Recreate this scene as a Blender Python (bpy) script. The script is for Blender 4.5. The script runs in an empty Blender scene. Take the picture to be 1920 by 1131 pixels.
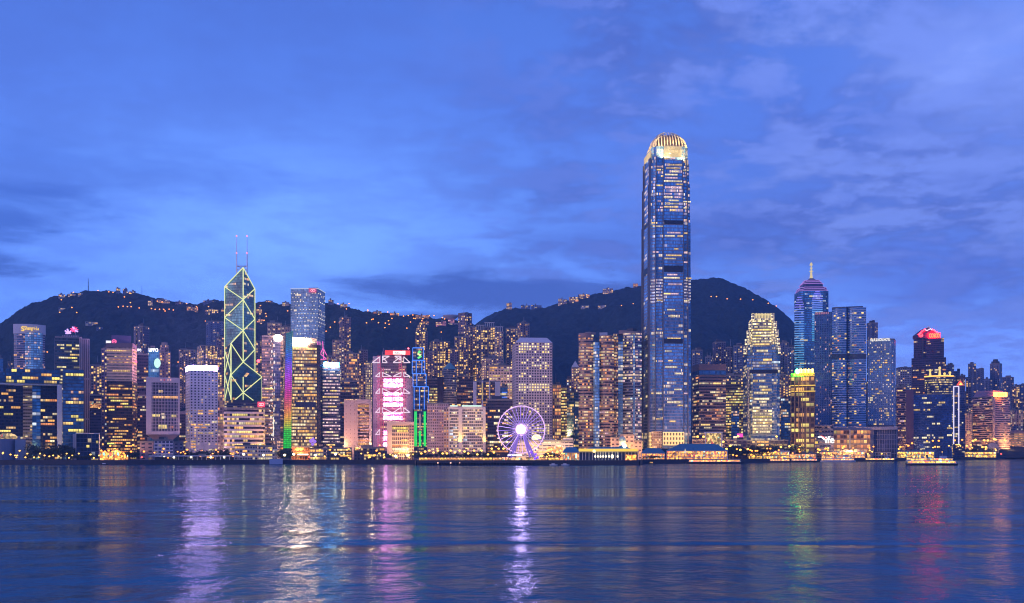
import bpy, math, random
from math import radians as R
from mathutils import Vector, noise as mnoise

# ------------------------------------------------------------------ camera, sky, sun
sc = bpy.context.scene
col = sc.collection
CAMH, F, HY, CX = 13.0, 2000.0, 848.0, 960.0        # camera height (m), focal length, horizon row and centre column of the 1920 px picture
cam = bpy.data.objects.new('camera', bpy.data.cameras.new('camera'))
col.objects.link(cam)
cam.location = (0, 0, CAMH)
cam.rotation_euler = (R(90), 0, 0)
cam.data.sensor_width = 36.0
cam.data.lens = 36.0 * F / 1920.0
cam.data.shift_y = (HY - 565.5) / 1920.0
cam.data.clip_start = 1.0
cam.data.clip_end = 20000.0
sc.camera = cam
sc.view_settings.view_transform = 'Standard'
sc.view_settings.look = 'None'
sc.view_settings.exposure = 0.0
sc.view_settings.gamma = 1.0
sc.cycles.max_bounces = 5
sc.cycles.diffuse_bounces = 2
sc.cycles.glossy_bounces = 3
sc.cycles.volume_bounces = 0
sc.cycles.caustics_reflective = False
sc.cycles.caustics_refractive = False
sc.cycles.sample_clamp_indirect = 40.0
sc.cycles.filter_width = 1.1
sc.cycles.use_denoising = True

SUN_EL, SUN_AZ = R(12), R(236)      # low afterglow from behind and left of the camera
world = bpy.data.worlds.new('World')
sc.world = world
world.use_nodes = True


class NT:
    """small helper to wire shader nodes"""
    def __init__(s, tree):
        s.t = tree
        s.n = tree.nodes
        s.l = tree.links

    def new(s, typ, **kw):
        n = s.n.new(typ)
        for k, v in kw.items():
            setattr(n, k, v)
        return n

    def put(s, sock, v):
        if isinstance(v, bpy.types.NodeSocket):
            s.l.new(v, sock)
        elif isinstance(v, (tuple, list)) and len(v) == 3 and sock.type == 'RGBA':
            sock.default_value = (*v, 1)
        else:
            sock.default_value = v

    def m(s, op, a, b=0.0, c=0.0, clamp=False):
        n = s.new('ShaderNodeMath', operation=op, use_clamp=clamp)
        for i, v in enumerate((a, b, c)):
            s.put(n.inputs[i], v)
        return n.outputs[0]

    def mix(s, f, a, b, mode='MIX'):
        n = s.new('ShaderNodeMix', data_type='RGBA', blend_type=mode)
        s.put(n.inputs[0], f)
        s.put(n.inputs[6], a)
        s.put(n.inputs[7], b)
        return n.outputs[2]

    def fmix(s, f, a, b):
        n = s.new('ShaderNodeMix', data_type='FLOAT')
        s.put(n.inputs[0], f)
        s.put(n.inputs[2], a)
        s.put(n.inputs[3], b)
        return n.outputs[0]

    def xyz(s, x, y, z=0.0):
        n = s.new('ShaderNodeCombineXYZ')
        for i, v in enumerate((x, y, z)):
            s.put(n.inputs[i], v)
        return n.outputs[0]

    def sep(s, v):
        n = s.new('ShaderNodeSeparateXYZ')
        s.put(n.inputs[0], v)
        return n.outputs

    def noise(s, vec, scale, detail=4.0, rough=0.55, dist=0.0):
        n = s.new('ShaderNodeTexNoise')
        s.put(n.inputs['Vector'], vec)
        n.inputs['Scale'].default_value = scale
        n.inputs['Detail'].default_value = detail
        n.inputs['Roughness'].default_value = rough
        n.inputs['Distortion'].default_value = dist
        return n.outputs[0]

    def white(s, vec):
        n = s.new('ShaderNodeTexWhiteNoise', noise_dimensions='3D')
        s.put(n.inputs['Vector'], vec)
        return n.outputs[0], n.outputs[1]

    def ramp(s, f, stops, interp='LINEAR'):
        n = s.new('ShaderNodeValToRGB')
        s.put(n.inputs[0], f)
        cr = n.color_ramp
        cr.interpolation = interp
        while len(cr.elements) < len(stops):
            cr.elements.new(0.5)
        for e, (p, c) in zip(cr.elements, stops):
            e.position = p
            e.color = (*c, 1) if len(c) == 3 else c
        return n.outputs[0]

    def smooth(s, v, a, b):
        n = s.new('ShaderNodeMapRange', interpolation_type='SMOOTHSTEP')
        s.put(n.inputs[0], v)
        n.inputs[1].default_value = a
        n.inputs[2].default_value = b
        return n.outputs[0]


def lin(r, g, b, k=1.0):
    f = lambda v: (v / 255 / 12.92) if v <= 10 else ((v / 255 + 0.055) / 1.055) ** 2.4
    return (k * f(r), k * f(g), k * f(b))


def build_sky():
    t = NT(world.node_tree)
    t.n.clear()
    out = t.new('ShaderNodeOutputWorld')
    bg = t.new('ShaderNodeBackground')
    t.l.new(bg.outputs[0], out.inputs[0])
    d = t.new('ShaderNodeTexCoord').outputs['Generated']
    x, y, z = t.sep(d)
    az = t.m('ARCTAN2', x, y)
    el = t.m('ARCSINE', z)
    e = t.m('DIVIDE', el, 0.5)
    base = t.ramp(e, [(0.0, lin(116, 158, 250, 1.55)), (0.22, lin(98, 146, 246, 1.34)), (0.42, lin(88, 134, 238)),
                      (0.62, lin(78, 120, 222)), (0.85, lin(68, 108, 204)), (1.0, lin(58, 96, 188))])

    def gauss(a0, e0, wa, we):
        g = t.m('ADD', t.m('POWER', t.m('DIVIDE', t.m('SUBTRACT', az, a0), wa), 2.0), t.m('POWER', t.m('DIVIDE', t.m('SUBTRACT', el, e0), we), 2.0))
        return t.m('EXPONENT', t.m('MULTIPLY', g, -1.0))
    # brighter clear patch low in the left-centre
    c = t.mix(t.m('MULTIPLY', gauss(-0.20, 0.185, 0.20, 0.085), 0.9), base, lin(110, 160, 255, 1.32))
    # cloud deck seen in perspective, soft and mottled
    zz = t.m('ADD', t.m('MAXIMUM', z, 0.0), 0.16)
    px_, py_ = t.m('DIVIDE', x, zz), t.m('DIVIDE', y, zz)
    pl = t.xyz(px_, py_, 0.0)
    wv = t.noise(t.xyz(px_, py_, 5.0), 1.1, 3.0, 0.5)
    plw = t.xyz(t.m('ADD', px_, t.m('MULTIPLY', wv, 0.16)), t.m('ADD', py_, t.m('MULTIPLY', wv, 0.22)), 1.0)
    n1 = t.noise(pl, 1.6, 7.0, 0.58)
    n2 = t.noise(plw, 8.5, 8.0, 0.58)
    n3 = t.noise(plw, 4.0, 7.0, 0.60)
    right = t.smooth(az, -0.16, 0.20)
    low = t.smooth(el, 0.03, 0.11)
    mot = t.m('ADD', t.m('MULTIPLY', n1, 0.36), t.m('ADD', t.m('MULTIPLY', n3, 0.30), t.m('MULTIPLY', n2, 0.34)))
    dk = t.m('MULTIPLY', t.smooth(mot, 0.43, 0.57), t.m('MULTIPLY', low, t.m('ADD', 0.24, t.m('MULTIPLY', right, 0.76))))
    c = t.mix(dk, c, lin(66, 90, 178))
    # violet veil over the right middle of the sky
    c = t.mix(t.m('MULTIPLY', gauss(0.32, 0.215, 0.26, 0.10), 0.50), c, lin(72, 92, 184))
    # paler, rosier cloud lit from the west on the far right and in broken patches
    hl = t.m('MULTIPLY', t.smooth(t.m('ADD', t.m('MULTIPLY', n2, 0.5), t.m('MULTIPLY', n3, 0.5)), 0.46, 0.62), t.m('MULTIPLY', low, t.m('MULTIPLY', t.smooth(az, 0.0, 0.30), 0.58)))
    c = t.mix(hl, c, lin(128, 154, 238, 1.12))
    c = t.mix(t.m('MULTIPLY', gauss(0.44, 0.33, 0.10, 0.08), t.m('ADD', 0.15, t.m('MULTIPLY', n3, 0.9))), c, lin(126, 154, 242, 1.1))
    c = t.mix(t.m('MULTIPLY', gauss(0.40, 0.085, 0.16, 0.04), 0.75), c, lin(112, 150, 250, 1.3))
    c = t.mix(t.m('MULTIPLY', t.smooth(n2, 0.48, 0.61), t.m('MULTIPLY', low, t.m('MULTIPLY', right, 0.58))), c, lin(104, 132, 226))
    # low dark stratus: centre bank and left streaks
    st = t.xyz(t.m('MULTIPLY', az, 5.0), t.m('MULTIPLY', el, 26.0), 0.7)
    n4 = t.noise(st, 1.3, 7.0, 0.62, 0.4)

    def bank(a0, e0, wa, we, lo, hi, amt, colr, cc):
        q = t.m('ADD', t.m('POWER', t.m('DIVIDE', t.m('SUBTRACT', az, a0), wa), 2.0), t.m('POWER', t.m('DIVIDE', t.m('SUBTRACT', el, e0), we), 2.0))
        k = t.m('ADD', t.m('SUBTRACT', 1.0, q), t.m('MULTIPLY', t.m('SUBTRACT', n4, 0.5), 3.4))
        return t.mix(t.m('MULTIPLY', t.smooth(k, lo, hi), amt), cc, colr)
    c = bank(-0.055, 0.152, 0.150, 0.022, -0.1, 1.0, 0.95, lin(54, 88, 178), c)
    c = bank(0.08, 0.140, 0.17, 0.020, 0.0, 1.0, 0.85, lin(60, 94, 184), c)
    c = bank(-0.06, 0.125, 0.12, 0.008, 0.0, 1.0, 0.7, lin(66, 104, 200), c)
    c = bank(-0.47, 0.200, 0.13, 0.034, 0.0, 1.0, 0.85, lin(56, 98, 196), c)
    c = bank(-0.46, 0.160, 0.08, 0.014, 0.0, 0.9, 0.90, lin(50, 88, 180), c)
    c = bank(-0.38, 0.240, 0.20, 0.04, -0.1, 1.4, 0.50, lin(66, 106, 206), c)
    c = bank(0.16, 0.19, 0.16, 0.035, -0.1, 1.3, 0.50, lin(64, 92, 186), c)
    c = bank(0.40, 0.150, 0.14, 0.040, 0.0, 1.2, 0.50, lin(70, 96, 198), c)
    c = t.mix(0.04, c, lin(128, 148, 222, 1.1))
    # behind the camera: sky toned to set the fill on the facades
    back = t.m('MULTIPLY', t.smooth(t.m('MULTIPLY', y, -1.0), 0.05, 0.8), t.smooth(el, 0.9, 0.0))
    c = t.mix(t.m('MULTIPLY', back, 0.8), c, (0.13, 0.22, 0.60))
    # soft physical component under it all
    nis = t.new('ShaderNodeTexSky', sky_type='NISHITA')
    nis.sun_disc = False
    nis.sun_elevation = SUN_EL
    nis.sun_rotation = SUN_AZ
    nis.air_density = 1.6
    nis.ozone_density = 3.0
    c = t.mix(0.006, c, nis.outputs[0], 'ADD')
    t.l.new(c, bg.inputs[0])
    bg.inputs[1].default_value = 1.25


build_sky()
sl = bpy.data.lights.new('sun', 'SUN')
sl.energy = 1.0
sl.angle = R(16)
sl.color = (1.0, 0.62, 0.62)
sun = bpy.data.objects.new('sun', sl)
col.objects.link(sun)
sun.rotation_euler = Vector((math.sin(SUN_AZ) * math.cos(SUN_EL), math.cos(SUN_AZ) * math.cos(SUN_EL), math.sin(SUN_EL))).to_track_quat('Z', 'Y').to_euler()

# ------------------------------------------------------------------ measuring helpers
GZ = 4.0                     # level of the reclaimed land


def X(px, d):
    return (px - CX) / F * d


def Z(py, d):
    return CAMH + (HY - py) / F * d


def P(px, py, d):
    return Vector((X(px, d), d, Z(py, d)))


def lerp_table(tab, x):
    if x <= tab[0][0]:
        return tab[0][1]
    for (a, b), (c, d) in zip(tab, tab[1:]):
        if x <= c:
            return b + (d - b) * (x - a) / (c - a)
    return tab[-1][1]


SHORE = [(-400, 1106), (0, 1106), (240, 1110), (480, 1150), (780, 1156), (782, 1076), (1000, 1076), (1198, 1083), (1203, 1212), (1370, 1262),
         (1480, 1400), (1680, 1560), (1740, 1730), (1800, 1785), (1880, 1950), (1930, 2030), (2400, 2200)]


def shore(px):
    return lerp_table(SHORE, px)


# ------------------------------------------------------------------ materials
MATS = {}


def nosample(m):
    m.cycles.emission_sampling = 'NONE'
    return m


def principled(name, color, rough=0.7, metal=0.0, noise=0.0, nscale=0.05, bump=0.0):
    if name in MATS:
        return MATS[name]
    m = bpy.data.materials.new(name)
    m.use_nodes = True
    t = NT(m.node_tree)
    b = t.n['Principled BSDF']
    b.inputs['Roughness'].default_value = rough
    b.inputs['Metallic'].default_value = metal
    if noise:
        co = t.new('ShaderNodeTexCoord').outputs['Object']
        v = t.noise(co, nscale, 5.0, 0.6)
        k = t.m('ADD', 1.0 - noise, t.m('MULTIPLY', v, 2 * noise))
        t.put(b.inputs['Base Color'], t.mix(1.0, color, t.xyz(k, k, k), 'MULTIPLY'))
        if bump:
            bn = t.new('ShaderNodeBump')
            bn.inputs['Strength'].default_value = 1.0
            bn.inputs['Distance'].default_value = bump
            t.l.new(v, bn.inputs['Height'])
            t.l.new(bn.outputs[0], b.inputs['Normal'])
    else:
        b.inputs['Base Color'].default_value = (*color, 1)
    MATS[name] = m
    return m


def emit(name, color, strength=1.0, sample=False, vary=0.0):
    if name in MATS:
        return MATS[name]
    m = bpy.data.materials.new(name)
    m.use_nodes = True
    t = NT(m.node_tree)
    b = t.n['Principled BSDF']
    b.inputs['Base Color'].default_value = (0.05, 0.05, 0.05, 1)
    b.inputs['Roughness'].default_value = 0.5
    b.inputs['Emission Color'].default_value = (*color, 1)
    b.inputs['Emission Strength'].default_value = strength
    if vary:
        r = t.new('ShaderNodeObjectInfo').outputs['Random']
        t.put(b.inputs['Emission Strength'], t.m('MULTIPLY', t.m('ADD', 1 - vary, t.m('MULTIPLY', r, 2 * vary)), strength))
    if not sample:
        nosample(m)
    MATS[name] = m
    return m


def facade_group():
    g = bpy.data.node_groups.new('facade', 'ShaderNodeTree')
    def inp(n, typ, v):
        s = g.interface.new_socket(n, in_out='INPUT', socket_type=typ)
        s.default_value = v
    for n, v in (('Wall', (.5, .5, .5, 1)), ('Glass', (.05, .1, .2, 1)), ('LitA', (1, .6, .2, 1)), ('LitB', (1, .85, .5, 1))):
        inp(n, 'NodeSocketColor', v)
    for n, v in (('FX', .8), ('FY', .5), ('Lit', .2), ('Run', 3.0), ('Strength', 1.0), ('Metal', .5), ('Rough', .15), ('Seed', 0.0), ('Round', 0.0), ('Columns', 0.0)):
        inp(n, 'NodeSocketFloat', v)
    g.interface.new_socket('BSDF', in_out='OUTPUT', socket_type='NodeSocketShader')
    t = NT(g)
    gi = t.new('NodeGroupInput').outputs
    go = t.new('NodeGroupOutput')
    uv = t.new('ShaderNodeUVMap').outputs[0]
    u, v, _ = t.sep(uv)
    iu, iv = t.m('FLOOR', u), t.m('FLOOR', v)
    fu = t.m('ABSOLUTE', t.m('SUBTRACT', t.m('FRACT', u), 0.5))
    fv = t.m('ABSOLUTE', t.m('SUBTRACT', t.m('FRACT', v), 0.5))
    sq = t.m('MULTIPLY', t.m('LESS_THAN', fu, t.m('MULTIPLY', gi['FX'], 0.5)), t.m('LESS_THAN', fv, t.m('MULTIPLY', gi['FY'], 0.5)))
    rd = t.m('LESS_THAN', t.m('SQRT', t.m('ADD', t.m('MULTIPLY', fu, fu), t.m('MULTIPLY', fv, fv))), t.m('MULTIPLY', gi['FX'], 0.5))
    mask = t.fmix(gi['Round'], sq, rd)
    sd = gi['Seed']
    rv, rc = t.white(t.xyz(iu, iv, sd))
    r1, r2, r3 = t.sep(rc)
    rowv, _ = t.white(t.xyz(iv, 7.3, sd))
    run = t.m('FLOOR', t.m('ADD', t.m('DIVIDE', iu, gi['Run']), t.m('MULTIPLY', rowv, 13.0)))
    rr, _ = t.white(t.xyz(run, iv, t.m('ADD', sd, 31.0)))
    thr = t.m('MULTIPLY', gi['Lit'], t.m('ADD', 0.22, t.m('MULTIPLY', t.m('POWER', rowv, 2.0), 2.1)))
    colv, _ = t.white(t.xyz(iu, 3.1, t.m('ADD', sd, 9.0)))     # flats: lit stairs and stacked rooms line up in columns
    thr = t.m('MULTIPLY', thr, t.fmix(gi['Columns'], 1.0, t.m('ADD', 0.25, t.m('MULTIPLY', t.m('POWER', colv, 2.0), 2.3))))
    lit = t.m('MULTIPLY', t.m('LESS_THAN', rr, thr), t.m('LESS_THAN', r1, 0.86))
    bright = t.m('ADD', 0.18, t.m('MULTIPLY', t.m('POWER', r2, 1.6), 1.15))
    # uneven rooms: brighter ceiling, darker low furniture line
    inside = t.m('ADD', 0.55, t.m('MULTIPLY', t.m('FRACT', v), 0.7))
    e = t.m('MULTIPLY', t.m('MULTIPLY', lit, mask), t.m('MULTIPLY', bright, t.m('MULTIPLY', gi['Strength'], t.m('MULTIPLY', inside, 1.3))))
    litc = t.mix(r3, gi['LitA'], gi['LitB'])
    co = t.new('ShaderNodeTexCoord').outputs['Object']
    wn = t.noise(co, 0.06, 4.0, 0.6)
    wk = t.m('ADD', 0.78, t.m('MULTIPLY', wn, 0.44))
    wall = t.mix(1.0, gi['Wall'], t.xyz(wk, wk, wk), 'MULTIPLY')
    sk = t.smooth(t.noise(co, 0.016, 3.0, 0.55, 0.8), 0.34, 0.66)      # broad sky and neighbour reflections painted into the glass tint
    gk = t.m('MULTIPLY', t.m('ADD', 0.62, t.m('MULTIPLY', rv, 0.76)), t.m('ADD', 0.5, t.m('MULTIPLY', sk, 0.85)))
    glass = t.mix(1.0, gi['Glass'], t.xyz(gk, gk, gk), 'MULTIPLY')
    b = t.new('ShaderNodeBsdfPrincipled')
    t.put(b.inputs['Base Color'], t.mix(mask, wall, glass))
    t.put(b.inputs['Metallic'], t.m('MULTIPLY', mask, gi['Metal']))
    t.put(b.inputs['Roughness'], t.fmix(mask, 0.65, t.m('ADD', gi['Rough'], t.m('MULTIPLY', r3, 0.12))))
    # each pane sits at a slightly different tilt, so reflections break up
    nm = t.new('ShaderNodeBump')
    nm.inputs['Strength'].default_value = 0.35
    nm.inputs['Distance'].default_value = 0.25
    t.put(nm.inputs['Height'], t.m('SUBTRACT', 1.0, mask))
    t.l.new(nm.outputs[0], b.inputs['Normal'])
    t.put(b.inputs['Emission Color'], litc)
    t.put(b.inputs['Emission Strength'], e)
    t.l.new(b.outputs[0], go.inputs[0])
    return g


FG = facade_group()
W1, W2, W3 = (1.0, 0.48, 0.09), (1.0, 0.65, 0.18), (1.0, 0.82, 0.45)
OR, PK, CW, GY = (1.0, 0.34, 0.08), (1.0, 0.55, 0.50), (0.72, 0.88, 1.0), (0.95, 0.95, 0.35)
_seed = [0]


class Fac:
    def __init__(s, name, wall, glass, bw=3.0, fh=3.8, fx=0.85, fy=0.55, lit=0.2, a=W1, b=W3, st=1.0, run=3.0, metal=0.5, rough=0.16, rnd=0.0, cols=0.0):
        s.bw, s.fh, s.fx, s.fy = bw, fh, fx, fy
        _seed[0] += 1
        m = bpy.data.materials.new(name)
        m.use_nodes = True
        t = NT(m.node_tree)
        t.n.remove(t.n['Principled BSDF'])
        gn = t.new('ShaderNodeGroup')
        gn.node_tree = FG
        for k, v in dict(Wall=wall, Glass=glass, LitA=a, LitB=b, FX=fx, FY=fy, Lit=lit, Run=run, Strength=st, Metal=metal, Rough=rough, Round=rnd, Columns=cols, Seed=_seed[0] * 3.7).items():
            t.put(gn.inputs[k], v)
        t.l.new(gn.outputs[0], t.n['Material Output'].inputs[0])
        s.mat = nosample(m)


def pane_mat(name, color, strength):
    """lit office windows: bays divided by mullions, uneven rooms"""
    m = bpy.data.materials.new(name)
    m.use_nodes = True
    t = NT(m.node_tree)
    b = t.n['Principled BSDF']
    b.inputs['Base Color'].default_value = (0.03, 0.03, 0.04, 1)
    b.inputs['Roughness'].default_value = 0.3
    uv = t.new('ShaderNodeUVMap').outputs[0]
    u, v, _ = t.sep(uv)
    fu = t.m('ABSOLUTE', t.m('SUBTRACT', t.m('FRACT', u), 0.5))
    mull = t.m('LESS_THAN', fu, 0.42)
    rnd = t.new('ShaderNodeObjectInfo').outputs['Random']
    cell, cc = t.white(t.xyz(t.m('FLOOR', u), rnd, 0.0))
    k = t.m('MULTIPLY', t.m('ADD', 0.45, t.m('MULTIPLY', rnd, 0.75)), t.m('ADD', 0.5, t.m('MULTIPLY', cell, 0.75)))
    k = t.m('MULTIPLY', k, t.m('ADD', 0.6, t.m('MULTIPLY', v, 0.6)))
    k = t.m('MULTIPLY', k, t.m('ADD', 0.25, t.m('MULTIPLY', mull, 0.75)))
    t.put(b.inputs['Emission Color'], color)
    t.put(b.inputs['Emission Strength'], t.m('MULTIPLY', k, strength))
    return nosample(m)


PANE = {'a': pane_mat('amber window light', W1, 1.6), 'b': pane_mat('yellow window light', W2, 1.6), 'c': pane_mat('pale window light', W3, 1.45),
        'o': pane_mat('orange window light', OR, 1.2), 'p': pane_mat('pink window light', (1.0, 0.62, 0.66), 1.2), 'w': pane_mat('cool window light', CW, 1.1),
        'y': pane_mat('lemon window light', (1.0, 0.78, 0.16), 1.35)}

# ------------------------------------------------------------------ mesh helpers


class MB:
    def __init__(s):
        s.v, s.f, s.uv, s.mi = [], [], [], []

    def quad(s, pts, uvs=None, mi=0):
        i = len(s.v)
        s.v += [tuple(p) for p in pts]
        s.f.append(tuple(range(i, i + len(pts))))
        s.uv.append(uvs or [(0, 0)] * len(pts))
        s.mi.append(mi)
        return s

    def prism(s, poly, z0, z1, fac=None, top=True, cap_mi=0, u0=0, bottom=False):
        n = len(poly)
        for i in range(n):
            a, b = poly[i], poly[(i + 1) % n]
            w = math.hypot(b[0] - a[0], b[1] - a[1])
            if w < 0.01:
                continue
            if fac:
                nb = max(1, round(w / fac.bw))
                nf = max(1, round((z1 - z0) / fac.fh))
                o = (i + 1) * 211 + u0
                uv = [(o, 0), (o + nb, 0), (o + nb, nf), (o, nf)]
            else:
                uv = [(0, 0), (1, 0), (1, 1), (0, 1)]
            s.quad([(a[0], a[1], z0), (b[0], b[1], z0), (b[0], b[1], z1), (a[0], a[1], z1)], uv)
        if top:
            s.quad([(p[0], p[1], z1) for p in poly], mi=cap_mi)
        if bottom:
            s.quad([(p[0], p[1], z0) for p in reversed(poly)], mi=cap_mi)
        return s

    def loft(s, rings, fac=None, top=True, cap_mi=0, closed=True):
        """rings: list of equal-length lists of 3D points, bottom to top"""
        n = len(rings[0])
        vv = 0.0
        for r0, r1 in zip(rings, rings[1:]):
            h = abs(r1[0][2] - r0[0][2])
            nf = max(1, round(h / fac.fh)) if fac else 1
            for i in range(n if closed else n - 1):
                j = (i + 1) % n
                w = (Vector(r0[j]) - Vector(r0[i])).length
                nb = max(1, round(w / fac.bw)) if fac else 1
                o = (i + 1) * 211
                s.quad([r0[i], r0[j], r1[j], r1[i]], [(o, vv), (o + nb, vv), (o + nb, vv + nf), (o, vv + nf)])
            vv += nf
        if top:
            s.quad(rings[-1], mi=cap_mi)
        return s

    def box(s, c, size, rz=0.0, mi=0, bottom=True):
        cx, cy, cz = c
        hx, hy, hz = size[0] / 2, size[1] / 2, size[2] / 2
        ca, sa = math.cos(rz), math.sin(rz)
        pl = [(cx + x * ca - y * sa, cy + x * sa + y * ca) for x, y in ((-hx, -hy), (hx, -hy), (hx, hy), (-hx, hy))]
        i = len(s.f)
        s.prism(pl, cz - hz, cz + hz, bottom=bottom)
        for k in range(i, len(s.f)):
            s.mi[k] = mi
        return s

    def tube(s, p, q, r, n=6, r2=None, caps=True):
        p, q = Vector(p), Vector(q)
        r2 = r if r2 is None else r2
        ax = (q - p).normalized()
        a = ax.orthogonal().normalized()
        b = ax.cross(a)
        c0 = [p + (a * math.cos(k * 2 * math.pi / n) + b * math.sin(k * 2 * math.pi / n)) * r for k in range(n)]
        c1 = [q + (a * math.cos(k * 2 * math.pi / n) + b * math.sin(k * 2 * math.pi / n)) * r2 for k in range(n)]
        for k in range(n):
            j = (k + 1) % n
            s.quad([c0[k], c0[j], c1[j], c1[k]])
        if caps:
            s.quad(list(reversed(c0)))
            if r2 > 1e-4:
                s.quad(c1)
        return s

    def ball(s, c, r, nu=10, nv=6, sq=(1, 1, 1)):
        c = Vector(c)
        pt = lambda i, j: c + Vector((math.cos(i * 2 * math.pi / nu) * math.sin(j * math.pi / nv) * r * sq[0], math.sin(i * 2 * math.pi / nu) * math.sin(j * math.pi / nv) * r * sq[1], -math.cos(j * math.pi / nv) * r * sq[2]))
        for j in range(nv):
            for i in range(nu):
                q = [pt(i, j), pt(i + 1, j), pt(i + 1, j + 1), pt(i, j + 1)]
                if j == 0:
                    q = [q[0], q[2], q[3]]
                elif j == nv - 1:
                    q = [q[0], q[1], q[2]]
                s.quad(q)
        return s

    def mesh(s, name, mats, org=(0, 0, 0)):
        me = bpy.data.meshes.new(name)
        o = Vector(org)
        me.from_pydata([(p[0] - o.x, p[1] - o.y, p[2] - o.z) for p in s.v], [], s.f)
        uvl = me.uv_layers.new(name='UVMap')
        flat = [c for f in s.uv for q in f for c in q]
        uvl.data.foreach_set('uv', flat)
        for m in (mats if isinstance(mats, (list, tuple)) else [mats]):
            me.materials.append(m)
        me.polygons.foreach_set('material_index', s.mi)
        me.update()
        return me


def tag(o, label=None, cat=None, group=None, kind=None):
    for k, v in (('label', label), ('category', cat), ('group', group), ('kind', kind)):
        if v:
            o[k] = v
    return o


def empty(name, loc, label, cat, group=None):
    o = bpy.data.objects.new(name, None)
    col.objects.link(o)
    o.location = loc
    o.empty_display_size = 1.0
    return tag(o, label, cat, group)


def put(name, mb, mats, parent=None, label=None):
    """one mesh object; coordinates in mb are world coordinates"""
    org = org_of(parent) if parent else Vector((0, 0, 0))
    o = bpy.data.objects.new(name, mb.mesh(name, mats, org))
    col.objects.link(o)
    if parent:
        o.parent = parent
    if label:
        o['label'] = label
    return o


def org_of(o):
    v = Vector((0, 0, 0))
    while o:
        v += o.location
        o = o.parent
    return v


def text_mesh(body, width, height, mat, thick=0.4, name='lettering'):
    cu = bpy.data.curves.new(name, 'FONT')
    cu.body = body
    cu.size = 1.0
    cu.extrude = 0.0
    cu.offset = 0.012
    tmp = bpy.data.objects.new(name, cu)
    me = bpy.data.meshes.new_from_object(tmp)
    bpy.data.objects.remove(tmp)
    xs = [v.co.x for v in me.vertices]
    ys = [v.co.y for v in me.vertices]
    x0, x1, y0, y1 = min(xs), max(xs), min(ys), max(ys)
    mb = MB()
    for p in me.polygons:
        q = [me.vertices[i].co for i in p.vertices]
        q = [(((c.x - x0) / (x1 - x0) - 0.5) * width, 0.0, ((c.y - y0) / (y1 - y0) - 0.5) * height) for c in q]
        mb.quad(q)
    bpy.data.meshes.remove(me)
    return mb


def lettering(parent, body, x0, x1, y0, y1, d, mat, rz=None, name='lettering'):
    """flat illuminated letters standing at their real place"""
    w, h = X(x1, d) - X(x0, d), Z(y0, d) - Z(y1, d)
    mb = text_mesh(body, w, h, mat)
    o = bpy.data.objects.new(name, mb.mesh(name, mat))
    col.objects.link(o)
    o.parent = parent
    o.location = P((x0 + x1) / 2, (y0 + y1) / 2, d) - org_of(parent)
    o.rotation_euler = (0, 0, -math.atan(ray((x0 + x1) / 2)) if rz is None else rz)
    return o


# ------------------------------------------------------------------ plans
def ray(px):
    return (px - CX) / F


def plan_front(x0, x1, d, dep=None):
    rc = ray((x0 + x1) / 2)
    c = Vector((rc * d, d))
    v = c.normalized()
    p = Vector((v.y, -v.x))
    def hit(px):
        r = ray(px)
        t = (r * c.y - c.x) / (p.x - r * p.y)
        return c + p * t
    a, b = hit(x0), hit(x1)
    dep = dep or max(14.0, min(45.0, (b - a).length))
    return [a, b, b + v * dep, a + v * dep]


def plan_corner(x0, xs, x1, d, asp=1.0):
    c = Vector((ray(xs) * d, d))
    v = c.normalized()
    p = Vector((v.y, -v.x))
    al = math.atan2((x1 - xs), (xs - x0) * asp)
    dl = -p * math.cos(al) + v * math.sin(al)
    dr = p * math.sin(al) + v * math.cos(al)
    def hit(px, dd):
        r = ray(px)
        t = (r * c.y - c.x) / (dd.x - r * dd.y)
        return c + dd * t
    l, r_ = hit(x0, dl), hit(x1, dr)
    return [l, c, r_, l + r_ - c]


def plan_bulge(x0, x1, d, sag, n=8, dep=None):
    a, b, b2, a2 = plan_front(x0, x1, d, dep)
    m = (a + b) / 2
    v = m.normalized()
    arc = []
    for i in range(n + 1):
        t = i / n
        s = 1 - (2 * t - 1) ** 2
        arc.append(a + (b - a) * t - v * sag * s)
    return arc + [b2, a2]


def plan_round(px, d, r, n=16):
    return [Vector((X(px, d) + r * math.cos(-math.pi / 2 + k * 2 * math.pi / n), d + r * math.sin(-math.pi / 2 + k * 2 * math.pi / n))) for k in range(n)]


def inset(poly, k):
    c = sum(poly, Vector((0, 0))) / len(poly)
    return [c + (p - c) * k for p in poly]


def grow(poly, m):
    c = sum(poly, Vector((0, 0))) / len(poly)
    return [p + (p - c).normalized() * m for p in poly]


CONC = principled('roof concrete', (0.22, 0.21, 0.22), 0.85, noise=0.25)
DARKROOF = principled('dark roof plant', (0.07, 0.07, 0.09), 0.7, noise=0.2)
PALE = principled('pale render', (0.55, 0.54, 0.55), 0.7, noise=0.12)
STEEL = principled('galvanised steel', (0.35, 0.36, 0.4), 0.4, 0.6)
REDLAMP = emit('red aviation lamp', (1.0, 0.06, 0.04), 3.0)

_wm = {}


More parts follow.
